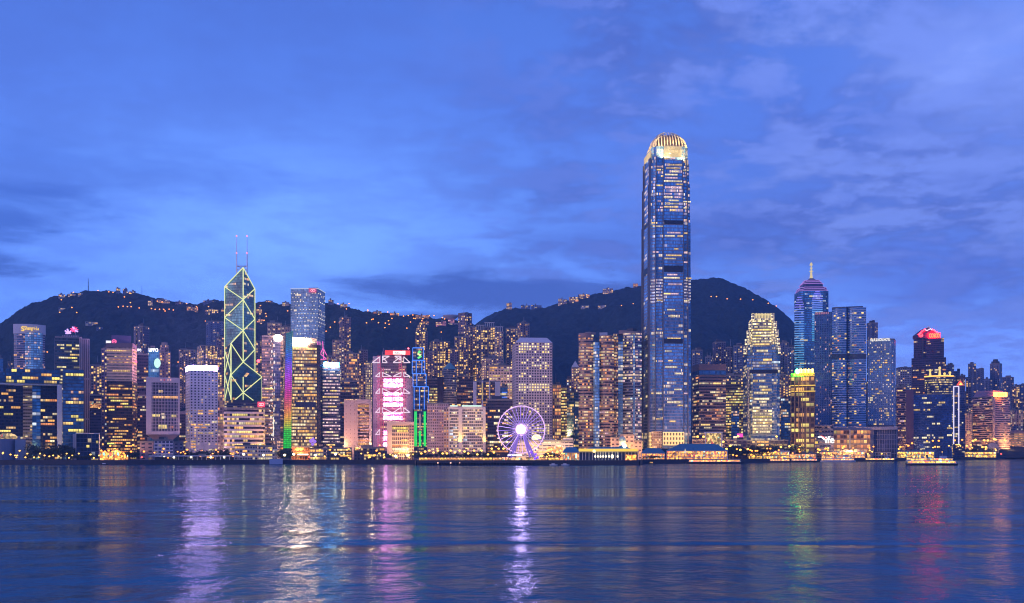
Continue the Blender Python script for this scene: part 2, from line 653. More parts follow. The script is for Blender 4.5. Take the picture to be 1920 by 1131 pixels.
def window_mesh(k, bayw, fh, fx, fy, m):
    key = (k, round(bayw, 2), round(fh, 2), m)
    if key in _wm:
        return _wm[key]
    w, h, t = bayw * (k - 1 + fx), fh * fy, 0.35
    mb = MB()
    a, b = -w / 2, w / 2
    mb.quad([(a, -t, -h / 2), (b, -t, -h / 2), (b, -t, h / 2), (a, -t, h / 2)], [(0, 0), (k, 0), (k, 1), (0, 1)])
    mb.quad([(a, -t, h / 2), (b, -t, h / 2), (b, 0, h / 2), (a, 0, h / 2)], [(0.5, 1)] * 4)
    mb.quad([(a, 0, -h / 2), (b, 0, -h / 2), (b, -t, -h / 2), (a, -t, -h / 2)], [(0.5, 0)] * 4)
    mb.quad([(a, 0, -h / 2), (a, -t, -h / 2), (a, -t, h / 2), (a, 0, h / 2)], [(0.5, .5)] * 4)
    mb.quad([(b, -t, -h / 2), (b, 0, -h / 2), (b, 0, h / 2), (b, -t, h / 2)], [(0.5, .5)] * 4)
    me = mb.mesh('window', PANE[m])
    _wm[key] = me
    return me


def windows(root, poly, z0, z1, fac, n, rng, mats='abc', runs=(1, 4), rows=(0.0, 1.0), faces=None, bands=None):
    """individual lit windows standing on the facade grid of the faces seen from the harbour"""
    org = org_of(root)
    fl = []
    for i in range(len(poly)):
        a, b = poly[i], poly[(i + 1) % len(poly)]
        nrm = Vector(((b - a).y, -(b - a).x))
        if (faces is None and nrm.dot(-(a + b) / 2) > 0.12 * nrm.length * ((a + b) / 2).length) or (faces is not None and i in faces):
            fl.append((a, b))
    if not fl:
        return
    tot = sum((b - a).length for a, b in fl)
    nf = max(1, round((z1 - z0) / fac.fh))
    fh = (z1 - z0) / nf
    used = set()
    active = rng.sample(range(nf), max(2, int(nf * 0.34))) if runs[1] > 2 and nf > 8 else None
    for q in range(n):
        t = rng.random() * tot
        for a, b in fl:
            L = (b - a).length
            if t <= L:
                break
            t -= L
        nb = max(1, round(L / fac.bw))
        bw = L / nb
        k = min(nb, rng.randint(*runs))
        i0 = rng.randint(0, nb - k)
        j = int(nf * (rows[0] + (rows[1] - rows[0]) * rng.random()))
        if bands and rng.random() < 0.75:
            j = int(nf * rng.choice(bands))
        if active and not bands and rng.random() < 0.78:
            j = min(active, key=lambda r_: abs(r_ - j))
        j = min(nf - 1, max(0, j))
        cells = {(id(a), i, j) for i in range(i0, i0 + k)}
        key = {(round(a.x), i, j) for i in range(i0, i0 + k)}
        if key & used:
            continue
        used |= key
        dv = (b - a).normalized()
        c = a + dv * bw * (i0 + k / 2)
        m = rng.choice(mats)
        o = bpy.data.objects.new('window', window_mesh(k, bw, fh, fac.fx, fac.fy, m))
        col.objects.link(o)
        o.parent = root
        o.location = Vector((c.x, c.y, z0 + fh * (j + 0.5))) - org
        o.rotation_euler = (0, 0, math.atan2(dv.y, dv.x))


class Bld:
    pass


def tower(name, label, poly, yt, d, fac, cat='tower', group=None, nwin=0, mats='abc', runs=(1, 4), rows=(0, 1), bands=None, roof=2, mast=0, z0=GZ, parapet=1.2,
          capmat=None, seed=1, part='facade', zt=None):
    rng = random.Random(seed * 7919 + len(label) * 31 + int(abs(yt) * 13))
    z1 = zt if zt is not None else Z(yt, d)
    c = sum(poly, Vector((0, 0))) / len(poly)
    root = empty(name, (c.x, c.y, z0), label, cat, group)
    capm = capmat or CONC
    put(part, MB().prism(poly, z0, z1, fac, top=True, cap_mi=1), [fac.mat, capm], root)
    if parapet:
        p = MB()
        o_, i_ = grow(poly, 0.15), inset(poly, 0.97)
        n = len(poly)
        for i in range(n):
            j = (i + 1) % n
            p.quad([(*o_[i], z1 - 0.8), (*o_[j], z1 - 0.8), (*o_[j], z1 + parapet), (*o_[i], z1 + parapet)])
            p.quad([(*o_[i], z1 + parapet), (*o_[j], z1 + parapet), (*i_[j], z1 + parapet), (*i_[i], z1 + parapet)])
            p.quad([(*i_[j], z1), (*i_[i], z1), (*i_[i], z1 + parapet), (*i_[j], z1 + parapet)])
        put('parapet', p, capm, root)
    dv = (poly[1] - poly[0])
    rz = math.atan2(dv.y, dv.x)
    wdt = max((poly[(i + 1) % len(poly)] - poly[i]).length for i in range(len(poly)))
    for q in range(roof):
        s = wdt * rng.uniform(0.18, 0.42)
        s2 = wdt * rng.uniform(0.15, 0.30)
        h = rng.uniform(2.5, 6.5)
        off = Vector((rng.uniform(-0.24, 0.24) * wdt, rng.uniform(-0.16, 0.16) * wdt))
        put('plant_room', MB().box((c.x + off.x, c.y + off.y, z1 + h / 2 - 0.3), (s, s2, h), rz), rng.choice([DARKROOF, CONC]), root)
    for q in range(mast):
        off = rng.uniform(-0.25, 0.25) * wdt
        h = rng.uniform(7, 16)
        put('antenna', MB().tube((c.x + off, c.y, z1 - 0.2), (c.x + off, c.y, z1 + h), 0.35, 5, 0.15), STEEL, root)
    if nwin:
        windows(root, poly, z0, z1, fac, nwin, rng, mats, runs, rows, None, bands)
    b = Bld()
    b.root, b.poly, b.z0, b.z1, b.c, b.rz, b.rng, b.w = root, poly, z0, z1, c, rz, rng, wdt
    return b


def panel(root, name, x0, x1, y0, y1, d, mat, t=1.2, label=None, rz=None):
    """a thin upright box (sign board, light box) facing the harbour"""
    c = P((x0 + x1) / 2, (y0 + y1) / 2, d)
    w, h = X(x1, d) - X(x0, d), Z(y0, d) - Z(y1, d)
    if rz is None:
        rz = -math.atan2(c.x, c.y)
    return put(name, MB().box(c, (w, t, h), rz), mat, root, label)


def tube(root, name, p, q, r, mat, n=6):
    return put(name, MB().tube(p, q, r, n), mat, root)


def PF(px, py, x0, x1, d):
    """point on the upright plane at distance d that faces the harbour, centred between columns x0 and x1"""
    rc = ray((x0 + x1) / 2)
    v = Vector((rc, 1.0)).normalized()
    p = Vector((v.y, -v.x))
    r = ray(px)
    t = (r * d - rc * d) / (p.x - r * p.y)
    return Vector((rc * d + p.x * t, d + p.y * t, Z(py, d)))

# ------------------------------------------------------------------ the setting: water, land, hills, haze
def build_water():
    m = bpy.data.materials.new('harbour water')
    m.use_nodes = True
    t = NT(m.node_tree)
    t.n.remove(t.n['Principled BSDF'])
    co = t.new('ShaderNodeTexCoord').outputs['Object']
    x, y, z = t.sep(co)
    patch = t.noise(t.xyz(t.m('MULTIPLY', x, 0.006), t.m('MULTIPLY', y, 0.016)), 1.0, 3.0, 0.55, 0.6)
    patch = t.smooth(patch, 0.38, 0.62)
    sw = t.noise(t.xyz(t.m('MULTIPLY', x, 0.19), t.m('MULTIPLY', y, 0.13)), 1.0, 2.0, 0.5, 0.3)
    w1 = t.noise(t.xyz(t.m('MULTIPLY', x, 0.55), t.m('MULTIPLY', y, 0.85)), 1.0, 4.0, 0.6, 0.3)
    w2 = t.noise(t.xyz(t.m('MULTIPLY', x, 2.4), t.m('MULTIPLY', y, 3.0)), 1.0, 3.0, 0.6)
    h = t.m('ADD', t.m('MULTIPLY', sw, 0.46), t.m('ADD', t.m('MULTIPLY', w1, 0.12), t.m('MULTIPLY', w2, 0.006)))
    big = t.noise(t.xyz(t.m('MULTIPLY', x, 0.022), t.m('MULTIPLY', y, 0.034)), 1.0, 3.0, 0.55, 0.5)
    h = t.m('ADD', h, t.m('MULTIPLY', big, 0.75))
    h = t.m('MULTIPLY', h, t.fmix(patch, 0.40, 1.55))
    bn = t.new('ShaderNodeBump')
    bn.inputs['Strength'].default_value = 1.0
    bn.inputs['Distance'].default_value = 1.0
    t.put(bn.inputs['Height'], h)
    deep = t.new('ShaderNodeBsdfDiffuse')          # light scattered back by the murky blue-green water
    deep.inputs['Color'].default_value = (0.012, 0.094, 0.155, 1)
    gl = t.new('ShaderNodeBsdfGlossy')
    gl.inputs['Color'].default_value = (0.60, 0.80, 1.0, 1)
    t.put(gl.inputs['Roughness'], t.fmix(patch, 0.06, 0.12))
    t.l.new(bn.outputs[0], gl.inputs['Normal'])
    fr = t.new('ShaderNodeFresnel')
    fr.inputs['IOR'].default_value = 1.33
    t.l.new(bn.outputs[0], fr.inputs['Normal'])
    mx = t.new('ShaderNodeMixShader')
    t.put(mx.inputs[0], t.m('MULTIPLY', fr.outputs[0], 0.62))
    t.l.new(deep.outputs[0], mx.inputs[1])
    t.l.new(gl.outputs[0], mx.inputs[2])
    t.l.new(mx.outputs[0], t.n['Material Output'].inputs[0])
    mb = MB().quad([(-6000, -150, 0), (6000, -150, 0), (6000, 5200, 0), (-6000, 5200, 0)])
    tag(put('water', mb, m), kind='structure')


build_water()


def build_land():
    front = [(X(p, d), d) for p, d in SHORE]
    mb = MB()
    pts = [(x, y, GZ) for x, y in front] + [(3800, 5200, GZ), (-3800, 5200, GZ)]
    mb.quad(pts)
    tag(put('ground', mb, principled('paved ground', (0.09, 0.085, 0.085), 0.8, noise=0.3, nscale=0.1)), kind='structure')
    sw = MB()
    for (xa, ya), (xb, yb) in zip(front, front[1:]):
        n = Vector((yb - ya, -(xb - xa))).normalized() * 1.2
        a, b = Vector((xa, ya)), Vector((xb, yb))
        sw.quad([(*(a + n), -1), (*(b + n), -1), (*(b + n), GZ + 0.9), (*(a + n), GZ + 0.9)])
        sw.quad([(*(a + n), GZ + 0.9), (*(b + n), GZ + 0.9), (*(b - n * .3), GZ + 0.9), (*(a - n * .3), GZ + 0.9)])
        sw.quad([(*(b - n * .3), GZ - .5), (*(a - n * .3), GZ - .5), (*(a - n * .3), GZ + 0.9), (*(b - n * .3), GZ + 0.9)])
    tag(put('sea_wall', sw, principled('wet sea wall', (0.045, 0.045, 0.055), 0.7, noise=0.4, nscale=0.2)), 'long dark stone sea wall where the city meets the water', 'sea wall')


build_land()

RIDGE_A = [(-420, 700), (-200, 660), (-80, 634), (0, 607), (20, 593), (50, 572), (90, 558), (130, 551), (165, 545), (205, 545), (240, 548), (290, 558), (330, 564), (370, 568), (420, 563), (480, 565),
           (545, 570), (610, 567), (650, 573), (690, 583), (720, 586), (760, 590), (800, 593), (840, 599), (870, 603), (900, 606), (940, 622), (990, 650), (1060, 700), (1150, 760)]
RIDGE_B = [(780, 720), (840, 652), (870, 625), (893, 607), (905, 598), (920, 589), (945, 578), (1000, 577), (1020, 577), (1060, 564), (1100, 554), (1150, 544), (1200, 535), (1250, 529), (1300, 524), (1325, 521),
           (1340, 520), (1360, 524), (1400, 541), (1440, 564), (1470, 586), (1488, 604), (1510, 640), (1550, 690), (1600, 712), (1760, 730), (1900, 736), (2100, 745), (2400, 770)]
HILLS = [(RIDGE_A, 2350.0, 1720.0), (RIDGE_B, 3000.0, 1950.0)]


def hill_h(k, x, y):
    tab, dr, d0 = HILLS[k]
    px = CX + F * x / y
    zr = Z(lerp_table(tab, px), dr)
    if y <= dr:
        t = max(0.0, (y - d0) / (dr - d0))
        s = 0.85 * t ** 0.9 + 0.15 * t * t
    else:
        t = (y - dr) / 900.0
        s = max(-0.02, 1.0 - 0.9 * t)
    n = mnoise.fractal(Vector((x * 0.004, y * 0.004, k * 9.0)), 1.0, 2.0, 5) * 44 * min(1.0, max(0, (dr - y) / 150.0)) * min(1, t * 3)
    return GZ - 1.0 + (zr - GZ) * s + n * (1 if y <= dr else 0)


def hill_point(px, py, k=None):
    """where the sight line through a picture point first meets the hillside"""
    r, e = ray(px), (HY - py) / F
    y = 1730.0
    while y < 3020:
        z = CAMH + e * y
        for kk in ((0, 1) if k is None else (k,)):
            if y <= HILLS[kk][1] + 4 and hill_h(kk, r * y, y) >= z:
                return Vector((r * y, y, hill_h(kk, r * y, y)))
        y += 5.0
    kk = k if k is not None else (0 if px < 890 else 1)
    y = HILLS[kk][1]
    return Vector((r * y, y, hill_h(kk, r * y, y)))


def build_hills():
    m = bpy.data.materials.new('wooded hillside')
    m.use_nodes = True
    t = NT(m.node_tree)
    b = t.n['Principled BSDF']
    co = t.new('ShaderNodeTexCoord').outputs['Object']
    v = t.noise(co, 0.09, 6.0, 0.7)
    v2 = t.noise(co, 0.012, 4.0, 0.6)
    c = t.ramp(v, [(0.3, (0.004, 0.013, 0.014)), (0.5, (0.014, 0.040, 0.045)), (0.72, (0.034, 0.080, 0.080))])
    c = t.mix(t.smooth(v2, 0.62, 0.75), c, (0.03, 0.045, 0.045))
    t.put(b.inputs['Base Color'], c)
    b.inputs['Roughness'].default_value = 0.9
    bn = t.new('ShaderNodeBump')
    bn.inputs['Distance'].default_value = 6.0
    t.l.new(v, bn.inputs['Height'])
    t.l.new(bn.outputs[0], b.inputs['Normal'])
    for k, (pa, pb) in enumerate(((-420, 1160), (780, 2400))):
        tab, dr, d0 = HILLS[k]
        rng = random.Random(40 + k)
        pxs = []
        p = pa
        while p <= pb:
            pxs.append(p)
            p += 3 if -20 < p < 1940 else 14
        ys = [d0 + (dr - d0) * i / 130 for i in range(131)] + [dr + 60 * i * i for i in (0.5, 1, 1.5, 2, 3)]
        vs, fs = [], []
        for yy in ys:
            for px in pxs:
                x = ray(px) * yy
                f = min(1.0, max(0.0, (yy - d0) / 200))
                vs.append((x, yy, hill_h(k, x, yy) + rng.uniform(-1.3, 1.3) * f + 6.0 * f * mnoise.noise(Vector((x * .045, yy * .045, 3)))))
        n = len(pxs)
        for i in range(len(ys) - 1):
            for j in range(n - 1):
                fs.append((i * n + j, i * n + j + 1, (i + 1) * n + j + 1, (i + 1) * n + j))
        me = bpy.data.meshes.new('hill')
        me.from_pydata(vs, [], fs)
        me.polygons.foreach_set('use_smooth', [True] * len(fs))
        me.materials.append(m)
        o = bpy.data.objects.new('hill', me)
        col.objects.link(o)
        tag(o, kind='structure')


build_hills()


def build_haze():
    m = bpy.data.materials.new('evening haze')
    m.use_nodes = True
    t = NT(m.node_tree)
    t.n.remove(t.n['Principled BSDF'])
    v = t.new('ShaderNodeVolumePrincipled')
    v.inputs['Color'].default_value = (0.30, 0.54, 1.0, 1)
    v.inputs['Density'].default_value = HAZE
    v.inputs['Anisotropy'].default_value = 0.2
    t.l.new(v.outputs[0], t.n['Material Output'].inputs['Volume'])
    mb = MB().box((0, 2550, 309.5), (9000, 5340, 621), bottom=True)
    o = put('haze', mb, m)
    tag(o, kind='stuff')


HAZE = 0.0001
build_haze()

# ------------------------------------------------------------------ facades shared by many towers
FACS = {}
BLUEG = (0.035, 0.10, 0.20)
DARKG = (0.015, 0.03, 0.07)


def fac(key, *a, **k):
    if key not in FACS:
        FACS[key] = Fac(key, *a, **k)
    return FACS[key]


NEON = emit('pale yellow light tube', (0.86, 0.92, 0.38), 1.15)
WHITE_SIGN = emit('white light sign', (1.0, 0.95, 1.0), 3.0)


# ------------------------------------------------------------------ the tower of triangles with two masts
def triangle_tower():
    d = 1650.0
    O = Vector((X(456, d), d))
    v_ = O.normalized()
    p_ = Vector((v_.y, -v_.x))
    L, Fr = O - p_ * 28 + v_ * 18, O - p_ * 18 - v_ * 28
    Rr, B = O + (O - L), O + (O - Fr)
    root = empty('skyscraper', (O.x, O.y, GZ), 'glass tower of stacked triangles outlined in pale light tubes, twin masts on top', 'skyscraper')
    g = Fac('teal tower glass', (0.03, 0.09, 0.11), (0.08, 0.27, 0.29), 2.6, 4.0, 0.92, 0.86, 0.09, OR, W3, 0.8, 7, 0.2, 0.32)
    g2 = Fac('dark tower glass', (0.03, 0.08, 0.11), (0.03, 0.12, 0.13), 2.6, 4.0, 0.92, 0.86, 0.10, OR, W2, 0.7, 6, 0.3, 0.15)
    zz = lambda py: Z(py, d)
    def shaft(name, o, a, b, zo, zab, fc, label=None):
        mb = MB()
        poly = [o, a, b] if (a - o).cross(b - o) > 0 else [o, b, a]
        h = {tuple(o): zo, tuple(a): zab, tuple(b): zab}
        for i in range(3):
            p, q = poly[i], poly[(i + 1) % 3]
            nb = max(1, round((q - p).length / fc.bw))
            k = 300 * (i + 1)
            mb.quad([(*p, GZ), (*q, GZ), (*q, h[tuple(q)]), (*p, h[tuple(p)])], [(k, 0), (k + nb, 0), (k + nb, (h[tuple(q)] - GZ) / fc.fh), (k, (h[tuple(p)] - GZ) / fc.fh)])
        mb.quad([(*p, h[tuple(p)]) for p in poly], [(0, 0), (8, 0), (4, 8)])
        put(name, mb, fc.mat, root, label)
    shaft('shaft', O, L, B, zz(502), zz(536), g)
    shaft('shaft', O, Fr, L, zz(620), zz(650), g2)
    shaft('shaft', O, Rr, Fr, zz(679), zz(709), g2)
    shaft('shaft', O, B, Rr, zz(709), zz(738), g2)
    def at(p, py, out=1.3):
        v = Vector((p.x, p.y))
        n = (-v).normalized() * out
        return Vector((p.x + n.x, p.y + n.y, zz(py)))
    def T(p, py, q, qy, r=0.72):
        tube(root, 'light_tube', at(p, py), at(q, qy), r, NEON)
    T(O, 502, O, 680, 0.85)
    T(L, 536, L, 752); T(B, 537, B, 708); T(Fr, 648, Fr, 752, 0.95); T(Rr, 708, Rr, 752)
    T(O, 502, L, 536); T(O, 502, B, 537)
    for p in (L, B):
        for a, b in ((536, 562), (594, 562), (594, 620), (652, 620)):
            T(p, a, O, b)
    T(B, 652, O, 679); T(O, 679, B, 709)
    T(O, 620, Fr, 648); T(Fr, 648, O, 679); T(O, 679, Fr, 706);
    T(O, 679, Rr, 708)
    r0 = ray(456)
    tt = (r0 * Fr.y - Fr.x) / ((Rr - Fr).x - r0 * (Rr - Fr).y)
    M = Fr + (Rr - Fr) * tt                                  # centre line on the low front face
    T(M, 709, M, 752); T(Rr, 708, M, 738); T(Fr, 706, M, 738)
    T(M, 738, Fr.lerp(Rr, 0.12), 752); T(M, 738, Fr.lerp(Rr, 0.72), 752)
    T(Fr, 650, L, 701); T(L, 655, Fr, 701); T(L, 701, Fr, 750); T(Fr, 701, L, 750)
    fr = MB()
    za, zb = zz(512), zz(497)
    for sx in (-11, 5):
        fr.tube((O.x + sx, O.y + 4, za), (O.x + sx, O.y + 4, zb), 0.9)
    fr.tube((O.x - 11, O.y + 4, zb - 1), (O.x + 5, O.y + 4, zb - 1), 0.7)
    fr.tube((O.x - 11, O.y + 4, za + 5), (O.x + 5, O.y + 4, zb - 1), 0.4)
    fr.tube((O.x + 5, O.y + 4, za + 5), (O.x - 11, O.y + 4, zb - 1), 0.4)
    put('mast_frame', fr, principled('mast steel', (0.45, 0.46, 0.55), 0.4, 0.3), root)
    for sx in (-11, 5):
        mb = MB().tube((O.x + sx, O.y + 4, zb - 2), (O.x + sx, O.y + 4, zz(470)), 0.9, 6, 0.8)
        mb.tube((O.x + sx, O.y + 4, zz(470)), (O.x + sx, O.y + 4, zz(441)), 0.6, 6, 0.35)
        ma = put('mast', mb, principled('mast steel', (0.45, 0.46, 0.55), 0.4, 0.3), root)
        for py in (442, 474):
            put('aviation_light', MB().ball((O.x + sx, O.y + 3, zz(py)), 1.2), emit('rosy mast lamp', (1, 0.25, 0.28), 2.0), ma)


triangle_tower()


# ------------------------------------------------------------------ the tallest tower with a claw crown
def notched(poly, k):
    """square plan with cut-in corners"""
    out = []
    n = len(poly)
    for i in range(n):
        p, a, b = poly[i], poly[i - 1], poly[(i + 1) % n]
        u = (a - p).normalized() * k
        v = (b - p).normalized() * k
        out += [p + u, p + u + v * 0.55, p + u * 0.55 + v, p + v]
    return out


def claw_tower():
    d = 1400.0
    base = plan_corner(1204, 1221, 1297, d)
    c = sum(base, Vector((0, 0))) / 4
    zz = lambda py: Z(py, d)
    root = empty('skyscraper', (c.x, c.y, GZ), 'tallest glass tower of the skyline with a floodlit claw crown', 'skyscraper')
    fA = Fac('tall tower glass', (0.24, 0.25, 0.33), (0.16, 0.42, 0.72), 1.55, 4.2, 0.80, 0.74, 0.13, W2, W3, 0.85, 9, 0.65, 0.14)
    fB = Fac('tall tower upper glass', (0.18, 0.21, 0.30), (0.13, 0.36, 0.62), 1.55, 4.2, 0.80, 0.74, 0.36, W1, W3, 0.95, 8, 0.65, 0.14)
    fC = Fac('tall tower busy floors', (0.24, 0.25, 0.33), (0.16, 0.42, 0.70), 1.55, 4.2, 0.84, 0.46, 4.0, (1.0, 0.66, 0.40), W3, 0.8, 14, 0.6, 0.14)
    def tier(name, ya, yb, s, fc):
        pl = notched(inset(base, s), 5.2 * s)
        put(name, MB().prism(pl, zz(ya), zz(yb), fc, cap_mi=1), [fc.mat, DARKROOF], root)
        return pl
    tier('facade', 841, 568, 1.0, fA)
    tier('facade', 568, 522, 1.0, fC)
    tier('facade', 522, 500, 1.0, fA)
    tier('facade', 500, 415, 0.993, fA)
    tier('facade', 415, 342, 0.972, fB)
    tier('facade', 342, 303, 0.935, fB)
    tier('facade', 303, 272, 0.875, fB)
    rngw = random.Random(31)
    import copy
    thin = copy.copy(fA)
    thin.fy = 0.42
    # bays that stand proud of each visible face, split by deep vertical joints
    louv = principled('dark louvres', (0.025, 0.03, 0.05), 0.5)
    stone = principled('silver fins', (0.16, 0.17, 0.21), 0.4, 0.3)
    for fi in (0, 1):
        for (ya, yb, s, fc) in ((841, 500, 1.0, fA), (500, 415, 0.993, fA), (415, 342, 0.972, fB), (342, 293, 0.935, fB)):
            b4 = inset(base, s)
            a, b = b4[fi], b4[(fi + 1) % 4]
            n = Vector(((b - a).y, -(b - a).x)).normalized()
            u0, u1 = a.lerp(b, 0.30), a.lerp(b, 0.78)
            pl = [u0 + n * 1.6, u1 + n * 1.6, u1 - n, u0 - n]
            put('bay', MB().prism(pl, zz(ya), zz(yb), fc, u0=77 * fi, cap_mi=1), [fc.mat, DARKROOF], root)
            if fi == 1:
                windows(root, pl, zz(ya), zz(yb), thin, 34 if ya > 500 else 20 if ya > 415 else 22, rngw, 'ccpb', (4, 14), (0.03, 0.97), (0,))
            for q in (0.29, 0.79, 0.10, 0.90):
                p0 = a.lerp(b, q) + n * 1.2
                put('fin', MB().box((p0.x, p0.y, (zz(ya) + zz(yb)) / 2), (0.9, 2.4, zz(yb) - zz(ya)), math.atan2((b - a).y, (b - a).x)), stone, root)
        a, b = base[fi], base[(fi + 1) % 4]
        n = Vector(((b - a).y, -(b - a).x)).normalized()
        for ya, yb in ((420, 413), (510, 498), (644, 635)):
            u = (a + b) / 2 + (b - a) * 0.04
            put('louvre_band', MB().box((u.x + n.x * 1.0, u.y + n.y * 1.0, (zz(ya) + zz(yb)) / 2), ((b - a).length * 0.46, 2.2, zz(yb) - zz(ya)), math.atan2((b - a).y, (b - a).x)), louv, root)
    # screens below the crown, their floodlight put in as emission
    gold = principled('pale screen metal', (0.88, 0.74, 0.46), 0.45)
    for fi, (q0, q1, ya, yb) in ((1, (0.30, 0.78, 294, 272)), (0, (0.10, 0.92, 303, 279)), (1, (0.88, 0.97, 308, 298))):
        b4 = inset(base, 0.90)
        a, b = b4[fi], b4[(fi + 1) % 4]
        n = Vector(((b - a).y, -(b - a).x)).normalized()
        mb = MB()
        N = 22 if q1 - q0 > .2 else 5
        for i in range(N):
            p0 = a.lerp(b, q0 + (q1 - q0) * (i + .5) / N) + n * 1.7
            mb.box((p0.x, p0.y, (zz(ya) + zz(yb)) / 2), ((b - a).length * (q1 - q0) / N * 0.55, 0.8, zz(yb) - zz(ya)), math.atan2((b - a).y, (b - a).x))
        put('light_screen', mb, emit('lit screen wall', (1.0, 0.68, 0.28), 0.62), root)
    # crown: curved fins leaning inwards round a drum
    cr = inset(base, 0.80)
    zc, zt = zz(272), Z(243, d + 12)
    H = zt - zc
    put('crown_drum', MB().loft([[(*p, zc + H * k) for p in inset(cr, s)] for k, s in ((0, 0.84), (0.45, 0.76), (0.75, 0.56))]), principled('bronze drum', (0.16, 0.11, 0.07), 0.5), root)
    for fi in range(4):
        a, b = cr[fi], cr[(fi + 1) % 4]
        n = Vector(((b - a).y, -(b - a).x)).normalized()
        dv = (b - a).normalized()
        N = 11
        for i in range(N):
            q = (i + 0.5) / N
            p = a.lerp(b, q)
            mb = MB()
            edge = 1 - abs(2 * q - 1) ** 3 * 0.42
            prof = [(0.0, 0.0), (0.3, 0.9), (0.6, 3.0), (0.85, 7.0), (1.0, 12.5)]
            prev = None
            cen = c - p
            for hh, inn in prof:
                w = 1.25 * (1 - 0.5 * hh)
                dep = 2.4 * (1 - 0.45 * hh)
                q0 = p - n * inn + cen.normalized() * inn * 0.35
                zq = zc + H * hh * edge
                ring = [q0 + n * dep / 2 - dv * w / 2, q0 + n * dep / 2 + dv * w / 2, q0 - n * dep / 2 + dv * w / 2, q0 - n * dep / 2 - dv * w / 2]
                ring = [(r_.x, r_.y, zq) for r_ in ring]
                if prev:
                    for k in range(4):
                        mb.quad([prev[k], prev[(k + 1) % 4], ring[(k + 1) % 4], ring[k]])
                prev = ring
            mb.quad(prev)
            put('crown_fin', mb, gold, root)
    for i, (ox, oy, oz, e) in enumerate(((-4, -44, -12, 52000), (-44, -10, -12, 40000), (24, -44, -12, 40000))):
        l = bpy.data.lights.new('crown_floodlight', 'SPOT')
        l.energy = e * 2.6
        l.color = (1.0, 0.70, 0.24)
        l.spot_size = R(110)
        l.shadow_soft_size = 1.5
        o = bpy.data.objects.new('crown_floodlight', l)
        col.objects.link(o)
        o.parent = root
        o.location = Vector((c.x + ox, c.y + oy, zc + oz)) - org_of(root)
        o.rotation_euler = Vector((ox * 0.8, oy * 0.8, -H * 0.9 - 8)).to_track_quat('Z', 'Y').to_euler()
    # lit lobby and grid at the foot
    lob = Fac('golden lobby grid', (0.95, 0.80, 0.35), (0.25, 0.16, 0.06), 4.0, 5.0, 0.62, 0.62, 0.25, W1, W2, 0.8, 2, 0.1, 0.4)
    a, b = base[1], base[2]
    n = Vector(((b - a).y, -(b - a).x)).normalized()
    for q0, q1, ya, yb, mt in ((0.28, 0.80, 835, 810, 'g'), (0.0, 0.26, 841, 809, 's')):
        u0, u1 = a.lerp(b, q0), a.lerp(b, q1)
        pl = [u0 + n * 2.6, u1 + n * 2.6, u1 + n * 1.7, u0 + n * 1.7]
        if mt == 'g':
            put('lobby_grid', MB().prism(pl, zz(ya), zz(yb), lob), emit_grid, root)
        else:
            f2 = Fac('lobby glow', (0.6, 0.5, 0.35), (0.4, 0.25, 0.1), 2.2, 3.2, 0.8, 0.6, 0.85, W2, W3, 0.7, 3, 0.1, 0.4)
            put('lobby', MB().prism(pl, zz(ya), zz(yb), f2), f2.mat, root)
    a, b = base[0], base[1]
    n = Vector(((b - a).y, -(b - a).x)).normalized()
    pl = [a + n * 1.5, b + n * 1.5, b - n * 1, a - n * 1]
    put('lobby', MB().prism(pl, zz(841), zz(811), lob), emit_grid, root)
    rng = random.Random(77)
    windows(root, [p for p in inset(base, 1.0)], GZ, zz(500), thin, 34, rng, 'ccpb', (2, 7), (0.12, 0.98), (1,))
    windows(root, inset(base, 0.985), zz(500), zz(415), thin, 24, rng, 'ccpb', (3, 12), (0.05, 0.95), (1,))
    windows(root, inset(base, 0.968), zz(415), zz(303), thin, 42, rng, 'bccp', (3, 12), (0.02, 0.97), (1,))


emit_grid = bpy.data.materials.new('golden lit grid')
emit_grid.use_nodes = True
_t = NT(emit_grid.node_tree)
_b = _t.n['Principled BSDF']
_uv = _t.new('ShaderNodeUVMap').outputs[0]
_u, _v, _ = _t.sep(_uv)
_k = _t.m('MULTIPLY', _t.m('LESS_THAN', _t.m('ABSOLUTE', _t.m('SUBTRACT', _t.m('FRACT', _u), 0.5)), 0.27), _t.m('LESS_THAN', _t.m('ABSOLUTE', _t.m('SUBTRACT', _t.m('FRACT', _v), 0.5)), 0.30))
_t.put(_b.inputs['Base Color'], _t.mix(_k, (0.7, 0.6, 0.4), (0.08, 0.05, 0.03)))
_t.put(_b.inputs['Emission Color'], (1.0, 0.72, 0.22))
_t.put(_b.inputs['Emission Strength'], _t.fmix(_k, 0.75, 0.12))
nosample(emit_grid)
claw_tower()


